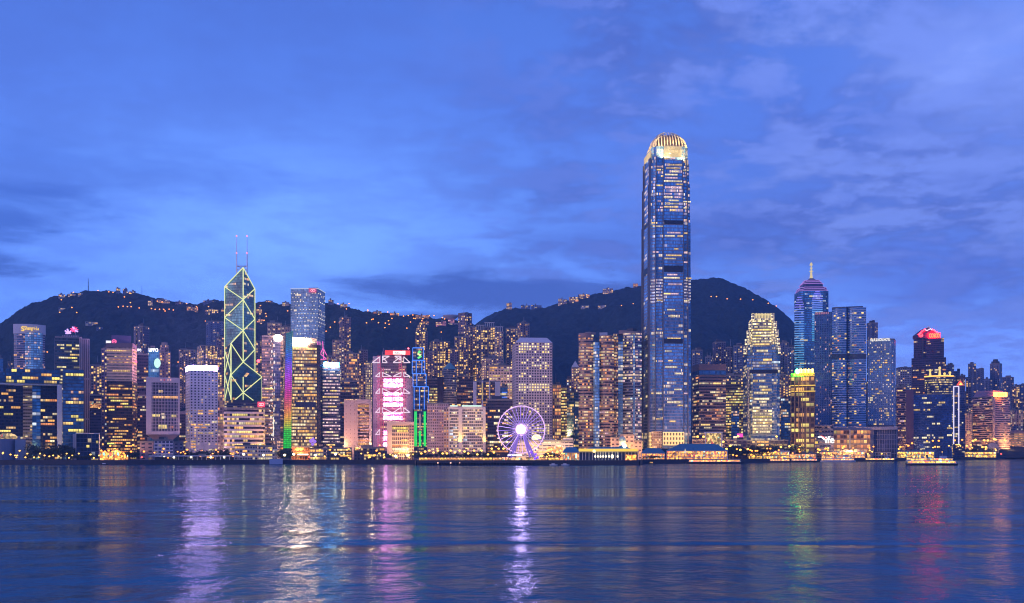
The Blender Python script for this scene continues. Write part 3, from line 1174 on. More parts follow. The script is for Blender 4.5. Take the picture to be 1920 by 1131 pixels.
# ------------------------------------------------------------------ its shorter sister
def sister_tower():
    d = 1480.0
    root = empty('skyscraper', (X(1428, d), d + 25, GZ), 'shorter glass tower with a floodlit tapering crown beside the tallest tower', 'skyscraper')
    zz = lambda py: Z(py, d)
    fG = Fac('sister tower glass', (0.26, 0.28, 0.32), (0.16, 0.30, 0.44), 1.8, 4.1, 0.82, 0.66, 0.34, W2, W3, 0.85, 8, 0.6, 0.15)
    fL = Fac('sister tower bright floors', (0.45, 0.42, 0.32), (0.20, 0.19, 0.15), 2.4, 4.1, 0.90, 0.5, 4.0, (1.0, 0.74, 0.22), (1.0, 0.84, 0.42), 1.9, 30, 0.2, 0.3)
    fN = Fac('sister tower crown floors', (0.75, 0.66, 0.45), (0.16, 0.16, 0.15), 1.6, 3.6, 0.6, 0.62, 3.0, W2, W3, 2.2, 6, 0.2, 0.3)
    def pl(x0, x1, k=0):
        return notched(plan_corner(x0, x0 + (x1 - x0) * 0.12, x1, d + k, 1.0), 4.5)
    put('facade', MB().prism(pl(1393, 1463), GZ, zz(666), fG, cap_mi=1), [fG.mat, DARKROOF], root)
    put('facade', MB().prism(pl(1396, 1460), zz(666), zz(646), fG, cap_mi=1), [fG.mat, DARKROOF], root)
    put('facade', MB().prism(pl(1399, 1457), zz(646), zz(616), fN, cap_mi=1), [fN.mat, DARKROOF], root)
    put('facade', MB().prism(pl(1404, 1453), zz(616), zz(597), fN, cap_mi=1), [fN.mat, DARKROOF], root)
    rngw = random.Random(32)
    b4 = plan_corner(1393, 1401, 1463, d)
    a, b = b4[1], b4[2]
    n = Vector(((b - a).y, -(b - a).x)).normalized()
    def bay(name, x0, x1, ya, yb, fc, out=1.5):
        q0, q1 = (x0 - 1401) / 62.0, (x1 - 1401) / 62.0
        u0, u1 = a.lerp(b, q0), a.lerp(b, q1)
        pb = [u0 + n * out, u1 + n * out, u1 - n * 3, u0 - n * 3]
        put(name, MB().prism(pb, zz(ya), zz(yb), fc, cap_mi=1), [fc.mat, DARKROOF], root)
        if name == 'bay':
            windows(root, pb, zz(ya), zz(yb), fc, 20, rngw, 'bccy', (4, 12), (0.03, 0.97), (0,))
    bay('bay', 1411, 1447, 813, 768, fL)
    bay('bay', 1411, 1447, 768, 650, fG)
    bay('bay', 1411, 1446, 649, 600, fL, 1.2)
    put('louvre_band', MB().box((*((a + b) / 2 + n * 1.0), zz(697)), ((b - a).length * 0.85, 2.4, 5.0), math.atan2((b - a).y, (b - a).x)), principled('dark louvres', (0.025, 0.03, 0.05), 0.5), root)
    gold = emit('sister crown screens', (1.0, 0.78, 0.34), 0.95)  # floodlight on the fins and rails put in as emission
    # lit lattice blocks stepping down both shoulders, and a comb of fins on top
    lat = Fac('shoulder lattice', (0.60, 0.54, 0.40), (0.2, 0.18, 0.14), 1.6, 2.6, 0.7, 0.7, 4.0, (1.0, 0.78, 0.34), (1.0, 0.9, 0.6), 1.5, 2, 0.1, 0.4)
    for x0, x1, ya, yb in ((1408.5, 1416, 602, 589), (1403.5, 1411, 618, 604), (1400, 1408, 634, 620), (1396.5, 1405, 648, 636), (1394, 1401, 665, 650),
                           (1446, 1452, 602, 589), (1450.5, 1457, 618, 604), (1454, 1460, 634, 620), (1456.5, 1462, 648, 636), (1459, 1464, 665, 650)):
        put('shoulder_screen', MB().prism(plan_front(x0, x1, d - (2 if x0 < 1420 else 12), 5), zz(ya), zz(yb), lat, cap_mi=1, bottom=True), [lat.mat, DARKROOF], root)
    for i in range(14):
        px = 1411 + i * 2.8
        put('crown_fin', MB().box((X(px, d), d + 2, (zz(604) + zz(587 + (i % 3) * 0.6)) / 2), (0.8, 2.5, zz(587) - zz(604))), gold, root)
    for y in (590, 598):
        put('crown_rail', MB().box((X(1430, d), d + 3, zz(y)), (28, 1.5, 1.2)), gold, root)
    f2 = Fac('sister edge piers', (0.72, 0.66, 0.52), (0.3, 0.28, 0.2), 1.5, 4, 0.4, 0.6, 0.2, W3, W3, 0.6, 3, 0.1, 0.4)
    bay('edge_pier', 1402, 1404.5, 813, 690, f2, 2.2)
    rng = random.Random(5)
    windows(root, b4, GZ, zz(666), fG, 46, rng, 'bccw', (2, 9), (0.38, 0.97), (1,))
    put('light_display', MB().box((X(1440, d), d - 3, zz(766)), (13, 0.6, 12), 0.0), emit_spark, root)


emit_spark = bpy.data.materials.new('sparkling light display')
emit_spark.use_nodes = True
_t = NT(emit_spark.node_tree)
_b = _t.n['Principled BSDF']
_co = _t.new('ShaderNodeTexCoord').outputs['Object']
_n = _t.noise(_co, 0.9, 3.0, 0.7)
_t.put(_b.inputs['Emission Color'], (0.9, 0.85, 1.0))
_t.put(_b.inputs['Emission Strength'], _t.m('MULTIPLY', _t.smooth(_n, 0.50, 0.60), 1.2))
_b.inputs['Base Color'].default_value = (0.1, 0.1, 0.12, 1)
nosample(emit_spark)
sister_tower()


# ------------------------------------------------------------------ blue neon tower with a spire
def spire_tower():
    d = 1850.0
    zz = lambda py: Z(py, d)
    c = Vector((X(1521.5, d), d + 25))
    root = empty('skyscraper', (c.x, c.y, GZ), 'dark blue tower with stepped neon roof, light bands and a gilded spire', 'skyscraper')
    f = Fac('blue steel glass', (0.09, 0.15, 0.26), (0.10, 0.30, 0.52), 2.6, 4.0, 0.9, 0.62, 0.16, W3, CW, 0.6, 6, 0.6, 0.18)
    pl = plan_corner(1488, 1500, 1555, d)
    ctr = sum(pl, Vector((0, 0))) / 4
    pl = notched(pl, 6)
    put('facade', MB().prism(pl, GZ, zz(545), f, cap_mi=1), [f.mat, DARKROOF], root)
    roofm = principled('blue roof steel', (0.06, 0.08, 0.16), 0.4, 0.4)
    vio = emit('violet neon line', (0.58, 0.30, 1.0), 0.75)
    for ya, yb, s, s2 in ((545, 538, 0.93, 0.86), (538, 530, 0.70, 0.66), (530, 523, 0.66, 0.46)):
        put('roof_step', MB().loft([[(*p, zz(ya)) for p in inset(pl, s)], [(*p, zz(yb)) for p in inset(pl, s2)]]), roofm, root)
    for y, s in ((545, 0.97), (542, 0.93), (538.5, 0.89), (531, 0.73), (527.5, 0.63), (524, 0.52)):
        put('neon_line', MB().prism(inset(pl, s), zz(y), zz(y) + 1.0), vio, root)
    put('roof_cone', MB().loft([[(*p, zz(523)) for p in inset(pl, 0.34)], [(*p, zz(518)) for p in inset(pl, 0.12)]]), roofm, root)
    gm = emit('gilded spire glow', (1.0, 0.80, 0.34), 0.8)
    sp = MB().tube((ctr.x, ctr.y, zz(519)), (ctr.x, ctr.y, zz(505)), 3.0, 8, 1.4)
    sp.tube((ctr.x, ctr.y, zz(505)), (ctr.x, ctr.y, zz(487)), 1.3, 6, 0.35)
    spo = put('spire', sp, gm, root)
    for y, r in ((505, 3.4), (499, 2.4), (493, 2.9)):
        put('spire_ring', MB().tube((ctr.x, ctr.y, zz(y)), (ctr.x, ctr.y, zz(y) + 1.2), r, 8), gm, spo)
    put('finial', MB().ball((ctr.x, ctr.y, zz(490)), 2.0), gm, spo)
    # light bands: left lobe and right lobe with gabled heads
    b4 = plan_corner(1488, 1500, 1555, d)
    for x0, x1, yt, yb, step in ((1490, 1507.5, 557, 690, 4.5), (1523, 1542, 546, 640, 3.4)):
        y, k = yt, 0
        xm = (x0 + x1) / 2
        while y < yb:
            t = (y - yt) / (yb - yt)
            hw = (x1 - x0) / 2 * min(1.0, 0.45 + k * 0.14)
            cc = emit('light band %d' % int(t * 6), [(0.24, 0.22, 1.0), (0.18, 0.30, 1.0), (0.15, 0.40, 1.0), (0.18, 0.50, 1.0), (0.12, 0.50, 0.95), (0.10, 0.48, 0.85)][min(5, int(t * 6))], 1.05 - 0.4 * t)
            panel(root, 'light_band', xm - hw, xm + hw, y, y + 1.5, d - 4.5, cc, 0.8)
            y += step
            k += 1
    rng = random.Random(3)
    windows(root, b4, GZ, zz(545), f, 22, rng, 'ccw', (2, 5), (0.3, 0.97), (1,))


spire_tower()


# ------------------------------------------------------------------ bank with coat-hanger trusses
def truss_bank():
    d = 1500.0
    zz = lambda py: Z(py, d)
    root = empty('office_building', (X(736, d), d + 20, GZ), 'pink lit office building hung from white coat-hanger trusses and ladder masts', 'office building')
    body = Fac('bank body', (0.22, 0.17, 0.20), (0.10, 0.08, 0.10), 2.4, 3.9, 0.84, 0.5, 0.5, (1.0, 0.62, 0.55), W3, 0.75, 8, 0.3, 0.3)
    side = Fac('bank grey side', (0.52, 0.47, 0.52), (0.30, 0.28, 0.32), 3.0, 3.9, 0.2, 0.4, 0.05, W1, W2, 0.5, 2, 0.1, 0.5)
    glow = pane_wall('pink glass wall', (1.0, 0.11, 0.42), 26.0)
    def blk(name, x0, x1, ya, yb, fc, k=0, dep=20):
        put(name, MB().prism(plan_front(x0, x1, d + k, dep), max(GZ, zz(ya)), zz(yb), fc, cap_mi=1), [fc.mat, DARKROOF], root)
    blk('side_core', 699, 713, 845, 668, side, 2)
    blk('facade', 713, 762, 845, 680, body, 4)
    blk('facade', 717, 757, 680, 664, body, 4)
    blk('side_core', 762, 774, 845, 708, side, 3)
    for (ya, yb) in ((729, 710.5), (766, 734), (790, 770), (840, 808)):
        put('glass_wall', MB().prism(plan_front(719.5, 735, d - 1.5, 3), zz(ya), zz(yb), body), glow, root)
        put('glass_wall', MB().prism(plan_front(736.5, 754.5, d - 1.5, 3), zz(ya), zz(yb), body), glow, root)
    red = emit('crimson lit truss floor', (0.75, 0.05, 0.22), 0.55)
    for y in (706, 731.5, 768):
        panel(root, 'truss_floor', 719.5, 754.5, y, y + 4.5, d - 2.5, red, 1.2)
    mast = principled('pale mast steel', (0.55, 0.35, 0.42), 0.4, 0.2)
    lad = emit('rosy lit mast', (0.95, 0.14, 0.30), 0.6)
    for px, yt in ((711.5, 667), (717.5, 690), (751, 667), (757.5, 690)):
        mb = MB()
        x = X(px, d)
        for s in (-1.5, 1.5):
            mb.tube((x + s, d - 4, GZ), (x + s, d - 4, zz(yt)), 0.55, 5)
        z = GZ + 3
        while z < zz(yt):
            mb.box((x, d - 4, z), (3.6, 0.7, 0.8))
            z += 3.9
        put('ladder_mast', mb, lad, root)
    wt = emit('white truss outline', (1.0, 0.78, 0.92), 1.0)
    def hanger(mx, y0, ox, y1, my1=None):
        r = 0.75
        a, b, c_ = P(mx, y0, d - 5), P(ox, y1, d - 5), P(mx, (my1 or y1), d - 5)
        mb = MB().tube(a, b, r, 5).tube(b, c_, r, 5).tube(c_, a, r * 0.7, 5)
        put('truss', mb, wt, root)
    for y0, y1, l1, l2 in ((669, 680, 698, 726), (698.5, 706, 704, 734), (728.5, 737.5, 704, 735), (764.5, 773.5, 704, 735)):
        hanger(712, y0, l1, y1)
        hanger(717, y0, l2, y1)
        hanger(752, y0, 737, y1)
        hanger(757, y0, 769, y1)
    hanger(712, 805, 704, 815)
    for mx, ox in ((717, 730), (751, 740)):
        hanger(mx, 675, ox, 668)
    box = principled('dark sign box', (0.06, 0.05, 0.06), 0.5)
    sg = panel(root, 'sign', 722, 769, 657.5, 665.5, d - 2, emit('red sign board', (1.0, 0.05, 0.04), 1.5, True), 2.0)
    panel(root, 'sign_panel', 737, 753, 658.5, 664.5, d - 4, emit('white sign field', (1, 0.9, 0.85), 2.0))
    lettering(root, 'HSBC', 738.5, 751.5, 659.3, 663.7, d - 5, principled('dark letters', (0.05, 0.02, 0.02), 0.5))
    panel(root, 'emblem', 754, 760, 658.2, 664.8, d - 4, emit('white sign field', (1, 0.9, 0.85), 2.0))
    put('plant_room', MB().box((X(745, d), d + 14, zz(663)), (26, 10, 12)), DARKROOF, root)
    for px in (716, 736, 757):
        put('crane', MB().tube((X(px, d), d + 6, zz(668)), (X(px + 2, d), d + 6, zz(652)), 0.6, 5, 0.3), STEEL, root)
    b4 = plan_front(713, 762, d + 4, 20)
    windows(root, b4, zz(845), zz(680), body, 30, random.Random(9), 'ppcb', (2, 5), (0.05, 0.98))
    put('rooftop_light', MB().ball((X(766, d), d - 3, zz(654)), 1.2), emit('red roof beacon', (1.0, 0.10, 0.12), 8.0, True), root)


def pane_wall(name, color, strength):
    m = bpy.data.materials.new(name)
    m.use_nodes = True
    t = NT(m.node_tree)
    b = t.n['Principled BSDF']
    co = t.new('ShaderNodeTexCoord').outputs['Object']
    uv = t.new('ShaderNodeUVMap').outputs[0]
    u, v, _ = t.sep(uv)
    ln = t.m('GREATER_THAN', t.m('FRACT', t.m('MULTIPLY', v, 0.5)), 0.30)
    ln2 = t.m('GREATER_THAN', t.m('FRACT', t.m('MULTIPLY', u, 0.5)), 0.10)
    n = t.noise(co, 0.22, 4.0, 0.65)
    n2, _ = t.white(t.xyz(t.m('FLOOR', u), t.m('FLOOR', v), 2.0))
    k = t.m('MULTIPLY', t.m('ADD', 0.55, t.m('MULTIPLY', t.smooth(n, 0.36, 0.6), 0.45)), t.m('ADD', 0.6, t.m('MULTIPLY', n2, 0.5)))
    k = t.m('MULTIPLY', k, t.m('ADD', 0.03, t.m('MULTIPLY', t.m('MULTIPLY', ln, ln2), 0.97)))
    t.put(b.inputs['Emission Color'], t.mix(t.smooth(n, 0.45, 0.7), color, (1.0, 0.9, 0.96)))
    t.put(b.inputs['Emission Strength'], t.m('MULTIPLY', k, strength))
    b.inputs['Base Color'].default_value = (0.2, 0.1, 0.15, 1)
    MATS[name] = m
    return m


truss_bank()

# ------------------------------------------------------------------ slim neon tower in four steps
def stepped_neon_tower():
    d = 1480.0
    zz = lambda py: Z(py, d)
    root = empty('tower', (X(789, d), d + 12, GZ), 'slim stepped tower edged in blue neon, green light tubes on its lower half', 'tower')
    f = fac('neon tower facade', (0.10, 0.12, 0.18), (0.04, 0.07, 0.13), 2.2, 3.9, 0.7, 0.5, 0.45, W1, W2, 0.8, 4, 0.4, 0.2)
    blue = emit('blue neon tube', (0.06, 0.24, 1.0), 1.25)
    green = emit('green light tube', (0.02, 0.85, 0.12), 1.1)
    steps = [(774, 794.5, 652.5, 676, 0), (773, 796.5, 676, 701, -1), (774.5, 799, 701, 725.5, -2), (776.5, 803.5, 725.5, 836, -3)]
    for x0, x1, ya, yb, k in steps:
        pl = plan_front(x0, x1, d + k, 24)
        put('facade', MB().prism(pl, max(GZ, zz(yb) if yb < 830 else GZ), zz(ya), f, cap_mi=1), [f.mat, DARKROOF], root)
        a, b = pl[0], pl[1]
        o = Vector((0, -0.6))
        ye = yb if yb < 830 else 768
        for p in (a, b):
            tube(root, 'neon_tube', (p.x, p.y - 0.7, zz(ye)), (p.x, p.y - 0.7, zz(ya)), 0.55, blue)
        for y in (ya, ye) if yb < 830 else (ya,):
            tube(root, 'neon_tube', (a.x, a.y - 0.7, zz(y)), (b.x, b.y - 0.7, zz(y)), 0.7, blue)
    for px, ya, yb in ((782, 701, 725), (791.5, 676, 701), (787, 726, 768), (796, 726, 768), (781, 676, 701)):
        tube(root, 'neon_tube', (X(px, d), d - 4.2, zz(yb)), (X(px, d), d - 4.2, zz(ya)), 0.6, blue)
    for px in (778.5, 781, 787, 789, 796, 798):
        tube(root, 'light_tube', (X(px, d), d - 4.4, zz(837)), (X(px, d), d - 4.4, zz(808 if 785 < px < 792 else 772)), 0.85, green)
    tube(root, 'light_tube', (X(788, d), d - 4.2, zz(806)), (X(788, d), d - 4.2, zz(776)), 1.0, emit('dull pink column light', (0.75, 0.42, 0.48), 0.55))
    # ribbon emblem, green over blue
    for pts, cc in ((((786, 657), (790, 660), (785, 663.5), (783, 661)), (0.15, 0.9, 0.2)), (((783, 662), (790.5, 665), (788, 668), (782.5, 665)), (0.95, 0.9, 0.35)), (((789, 666), (791, 669), (785, 673), (782, 671)), (0.15, 0.5, 1.0))):
        q = [P(x, y, d - 1.6) for x, y in pts]
        mb = MB()
        mb.quad(q)
        put('emblem', mb, emit('emblem light %.2f' % cc[0], cc, 1.3), root)
    windows(root, plan_front(776.5, 803.5, d - 3, 24), GZ, zz(725.5), f, 24, random.Random(2), 'abo', (1, 3), (0.05, 0.98))


stepped_neon_tower()


# ------------------------------------------------------------------ rainbow tower and its white sign
def rainbow_tower():
    d = 1330.0
    zz = lambda py: Z(py, d)
    f = fac('gold banded facade', (0.16, 0.13, 0.11), (0.07, 0.06, 0.07), 2.0, 4.1, 0.90, 0.60, 3.2, W1, (1.0, 0.82, 0.44), 0.95, 12, 0.3, 0.3)
    pl = plan_corner(531, 546, 594, d, 1.0)
    pl = plan_front(546, 594, d, 34)
    b = tower('tower', 'office tower with a rainbow light wall down its left edge and gold lit floors', pl, 645, d, f, 'tower', None, 60, 'abbc', (2, 8), (0.08, 0.98), roof=0)
    root = b.root
    m = bpy.data.materials.new('rainbow led wall')
    m.use_nodes = True
    t = NT(m.node_tree)
    p = t.n['Principled BSDF']
    uv = t.new('ShaderNodeUVMap').outputs[0]
    u, v, _ = t.sep(uv)
    c = t.ramp(v, [(0.0, (0.0, 0.62, 0.05)), (0.155, (0.02, 0.62, 0.03)), (0.19, (0.45, 0.60, 0.02)), (0.27, (0.95, 0.42, 0.03)), (0.35, (0.85, 0.18, 0.08)), (0.45, (0.72, 0.05, 0.26)), (0.55, (0.60, 0.03, 0.62)),
                   (0.66, (0.36, 0.07, 0.85)), (0.77, (0.05, 0.10, 0.85)), (0.87, (0.01, 0.22, 0.55)), (1.0, (0.01, 0.25, 0.30))])
    gu = t.m('GREATER_THAN', t.m('FRACT', t.m('MULTIPLY', u, 5.0)), 0.22)
    gv = t.m('GREATER_THAN', t.m('FRACT', t.m('MULTIPLY', v, 60.0)), 0.30)
    k = t.m('ADD', 0.30, t.m('MULTIPLY', t.m('MULTIPLY', gu, gv), 0.8))
    n, _ = t.white(t.xyz(t.m('FLOOR', t.m('MULTIPLY', u, 5.0)), t.m('FLOOR', t.m('MULTIPLY', v, 60.0)), 0.5))
    t.put(p.inputs['Emission Color'], c)
    t.put(p.inputs['Emission Strength'], t.m('MULTIPLY', t.m('MULTIPLY', k, t.m('ADD', 0.75, t.m('MULTIPLY', n, 0.5))), t.fmix(t.smooth(v, 0.80, 1.0), 1.0, 0.55)))
    p.inputs['Base Color'].default_value = (0.02, 0.02, 0.03, 1)
    nosample(m)
    mb = MB()
    q = [P(531, 841, d - 6), P(545.5, 841, d - 7), P(548.5, 621, d - 7), P(536, 625, d - 6)]
    q2 = [p + Vector((0, 3, 0)) for p in q]
    mb.quad(q, [(0, 0), (1, 0), (1, 1), (0, 1)])
    for i in range(4):
        j = (i + 1) % 4
        mb.quad([q[i], q2[i], q2[j], q[j]], [(0.1, .02)] * 4)
    put('led_wall', mb, m, root)
    side = fac('dark core wall', (0.10, 0.085, 0.10), (0.04, 0.04, 0.06), 3, 4, 0.3, 0.4, 0.06, W1, W2, 0.6, 2)
    put('core_wall', MB().prism(plan_front(594, 601, d + 6, 26), GZ, zz(646), side, cap_mi=1), [side.mat, DARKROOF], root)
    capf = fac('lit cap floors', (0.4, 0.36, 0.36), (0.3, 0.26, 0.24), 2.2, 3.4, 0.8, 0.5, 2.5, W2, W3, 0.8, 5, 0.1, 0.4)
    put('top_floors', MB().prism(plan_front(578, 594, d + 3, 24), zz(645), zz(634), capf, cap_mi=1), [capf.mat, DARKROOF], root)
    put('sign', MB().box(P(562, 640.5, d - 2), (18.6, 2.0, 8.2), 0.2), emit('dazzling white sign', (1.0, 0.56, 0.30), 200.0, True), root)
    panel(root, 'louvre_band', 554, 592, 754, 764, d - 0.9, principled('navy louvres', (0.02, 0.03, 0.10), 0.4), 1.0)
    vio = emit('violet light figure', (0.45, 0.22, 1.0), 0.9)
    for px, py, r in ((583, 827, 2.4), (587, 823, 1.8), (590, 828, 2.2), (586, 833, 2.0)):
        put('light_ornament', MB().ball(P(px, py, d - 3), r), vio, root)


rainbow_tower()


def dotted_glass_tower():
    d = 1750.0
    zz = lambda py: Z(py, d)
    f = fac('dotted lamp glass', (0.34, 0.44, 0.52), (0.30, 0.52, 0.64), 2.6, 4.2, 0.78, 0.72, 0.10, W2, W3, 0.9, 2, 0.35, 0.14)
    pl = plan_corner(545, 596, 609.5, d)
    b = tower('skyscraper', 'square glass skyscraper dotted with small lamps, pink emblem at its top corner', pl, 541, d, f, 'skyscraper', None, 30, 'bc', (1, 3), (0.02, 0.6), roof=1, seed=4, parapet=0)
    rim = emit('pale roof rim light', (0.8, 0.88, 1.0), 0.7)
    n = len(pl)
    for i in (0, 1):
        a, c = grow(pl, 0.5)[i], grow(pl, 0.5)[i + 1]
        tube(b.root, 'rim_light', (a.x, a.y, b.z1), (c.x, c.y, b.z1), 0.6, rim)
    # lamp dots at every other node of the grid on both faces
    lm = emit('pale dot lamp', (1.0, 0.86, 0.62), 1.1, vary=0.4)
    mb = MB().ball((0, 0, 0), 0.85, 6, 4)
    me = mb.mesh('dot_lamp', lm)
    rng = random.Random(12)
    cnt = 0
    for fi, nx in ((0, 9), (1, 4)):
        a, c = pl[fi], pl[fi + 1]
        nr = Vector(((c - a).y, -(c - a).x)).normalized()
        for j in range(12):
            for i in range(nx):
                if rng.random() < 0.32 or cnt >= 96:
                    continue
                q = a.lerp(c, (i + 0.5 + 0.5 * (j % 2 - .5)) / nx)
                o = bpy.data.objects.new('dot_lamp', me)
                col.objects.link(o)
                o.parent = b.root
                o.location = Vector((q.x + nr.x * .5, q.y + nr.y * .5, zz(550 + j * 7.6))) - org_of(b.root)
                cnt += 1
    panel(b.root, 'sign', 579, 593, 541, 548.5, d - 3, emit('rosy sign board', (0.85, 0.08, 0.22), 0.8), 1.0)
    mb = MB()
    for cx, rx in ((584.5, 2.0), (588.2, 2.6)):
        pts = [P(cx + rx * math.cos(k * math.pi / 6), 544.7 + 1.8 * math.sin(k * math.pi / 6), d - 4) for k in range(13)]
        for p, q in zip(pts, pts[1:]):
            mb.tube(p, q, 0.4, 5)
    put('emblem', mb, emit('emblem rose light', (1.0, 0.45, 0.5), 1.6), b.root)
    pk = emit('pink neon frame', (1.0, 0.16, 0.55), 1.2)
    for p, q in (((596, 640), (596, 674)), ((605, 640), (607, 674)), ((595, 675), (615, 673)), ((596, 660), (612, 673)), ((607, 655), (616, 673)), ((596, 674), (606, 652)), ((600, 641), (600, 674))):
        tube(b.root, 'neon_tube', P(*p, d - 14), P(*q, d - 14), 0.75, pk)


dotted_glass_tower()


def government_complex():
    d = 1240.0
    zz = lambda py: Z(py, d)
    root = empty('government_complex', (X(80, d), d + 20, GZ), 'gateway shaped office block with a white framed opening and bright blue glass walls', 'office complex')
    fb = fac('gateway blue glass', (0.04, 0.075, 0.14), (0.05, 0.15, 0.27), 2.8, 4.0, 0.9, 0.7, 0.06, W1, W2, 0.8, 5, 0.6, 0.16)
    fd = fac('gateway dark glass', (0.012, 0.016, 0.04), (0.015, 0.025, 0.06), 2.6, 4.0, 0.9, 0.6, 0.10, W1, W3, 0.8, 4, 0.5, 0.18)
    fw = fac('gateway pale floors', (0.62, 0.52, 0.47), (0.10, 0.07, 0.06), 2.4, 3.9, 0.95, 0.42, 0.45, W2, W3, 0.7, 3, 0.1, 0.4)
    fs = fac('gateway bright strip', (0.05, 0.12, 0.22), (0.10, 0.32, 0.55), 4.4, 4.0, 0.95, 0.8, 0.05, W2, CW, 0.8, 2, 0.7, 0.12)
    frame = principled('white cladding', (0.62, 0.64, 0.70), 0.5)
    put('lintel', MB().prism(plan_front(11, 112, d, 36), zz(719), zz(692.5), fb, cap_mi=1, bottom=True), [fb.mat, CONC], root)
    put('left_wing', MB().prism(plan_front(-30, 43, d + 5, 34), GZ, zz(722), fd, cap_mi=1), [fd.mat, CONC], root)
    put('left_wing', MB().prism(plan_front(-30, 10, d + 3, 30), zz(721), zz(697), fb, cap_mi=1), [fb.mat, CONC], root)
    put('right_wing', MB().prism(plan_front(118, 157, d, 40), GZ, zz(693), fb, cap_mi=1), [fb.mat, CONC], root)
    put('banded_core', MB().prism(plan_front(43, 60.5, d + 26, 20), GZ + 18, zz(719.5), fw, cap_mi=1), [fw.mat, CONC], root)
    put('core_piers', MB().box((X(47, d + 32), d + 34, GZ + 9), (4, 4, 18)).box((X(57, d + 32), d + 34, GZ + 9), (4, 4, 18)), frame, root)
    put('glass_strip', MB().prism(plan_front(60.5, 76, d + 24, 20), GZ, zz(719.6), fs, cap_mi=1), [fs.mat, CONC], root)
    put('dark_wing', MB().prism(plan_front(76, 107, d + 26, 18), GZ, zz(719.7), fd, cap_mi=1), [fd.mat, CONC], root)
    mb = MB()
    c = P(53, 720.8, d - 2)
    mb.box(c, (X(117, d) - X(-11, d), 5, 2.6), 0.42)
    put('frame_beam', MB().prism(plan_front(-30, 117, d - 3, 6), zz(722), zz(719.3), bottom=True), frame, root)
    put('frame_post', MB().prism(plan_front(107, 117, d - 3, 8), GZ + 6, zz(722)), frame, root)
    rng = random.Random(21)
    windows(root, plan_front(11, 112, d, 36), zz(719), zz(692.5), fb, 13, rng, 'yab', (2, 4), (0, 1), (0,))
    windows(root, plan_front(118, 157, d, 40), GZ, zz(693), fb, 24, rng, 'yyb', (2, 4), (0.06, 0.98), (0,))
    windows(root, plan_front(-30, 43, d + 5, 34), GZ, zz(722), fd, 14, rng, 'yac', (2, 6), (0.2, 0.97), (0,), (0.94, 0.9, 0.75, 0.72, 0.6, 0.38, 0.3))
    windows(root, plan_front(76, 107, d + 26, 18), GZ, zz(719.7), fd, 20, rng, 'bcao', (2, 6), (0.1, 0.97), (0,))


government_complex()


# ------------------------------------------------------------------ one-off towers of the left half
def curved_hotel():
    d = 1700.0
    f = fac('hotel pink bands', (0.42, 0.35, 0.42), (0.06, 0.12, 0.22), 3.2, 3.6, 0.96, 0.55, 0.16, W1, PK, 0.6, 2, 0.5, 0.2)
    fg = fac('hotel cyan glass', (0.16, 0.25, 0.34), (0.40, 0.78, 0.92), 3.0, 3.6, 0.84, 0.7, 0.14, OR, W2, 0.8, 2, 0.25, 0.15)
    pl = plan_bulge(26, 84.5, d, 9, 10)
    b = tower('hotel', 'round fronted hotel tower with a pale crown band and yellow lettering', pl, 627, d, f, 'hotel', None, 22, 'oab', (1, 2), (0.55, 0.97), roof=0)
    put('crown_band', MB().prism(grow(pl, 1.0), Z(627, d), Z(609, d), cap_mi=0), principled('pale crown render', (0.60, 0.60, 0.68), 0.6), b.root)
    put('glass_bay', MB().prism(plan_bulge(46.5, 80, d - 5, 4, 6, 10), GZ, Z(624.5, d), fg, cap_mi=1), [fg.mat, CONC], b.root)
    gold = emit('yellow lettering', (1.0, 0.62, 0.02), 1.5)
    lettering(b.root, 'Shangri-La', 47, 72, 612, 621, d - 13, gold)
    o = lettering(b.root, 'S', 40, 45, 612, 621, d - 13, gold, name='emblem')


curved_hotel()


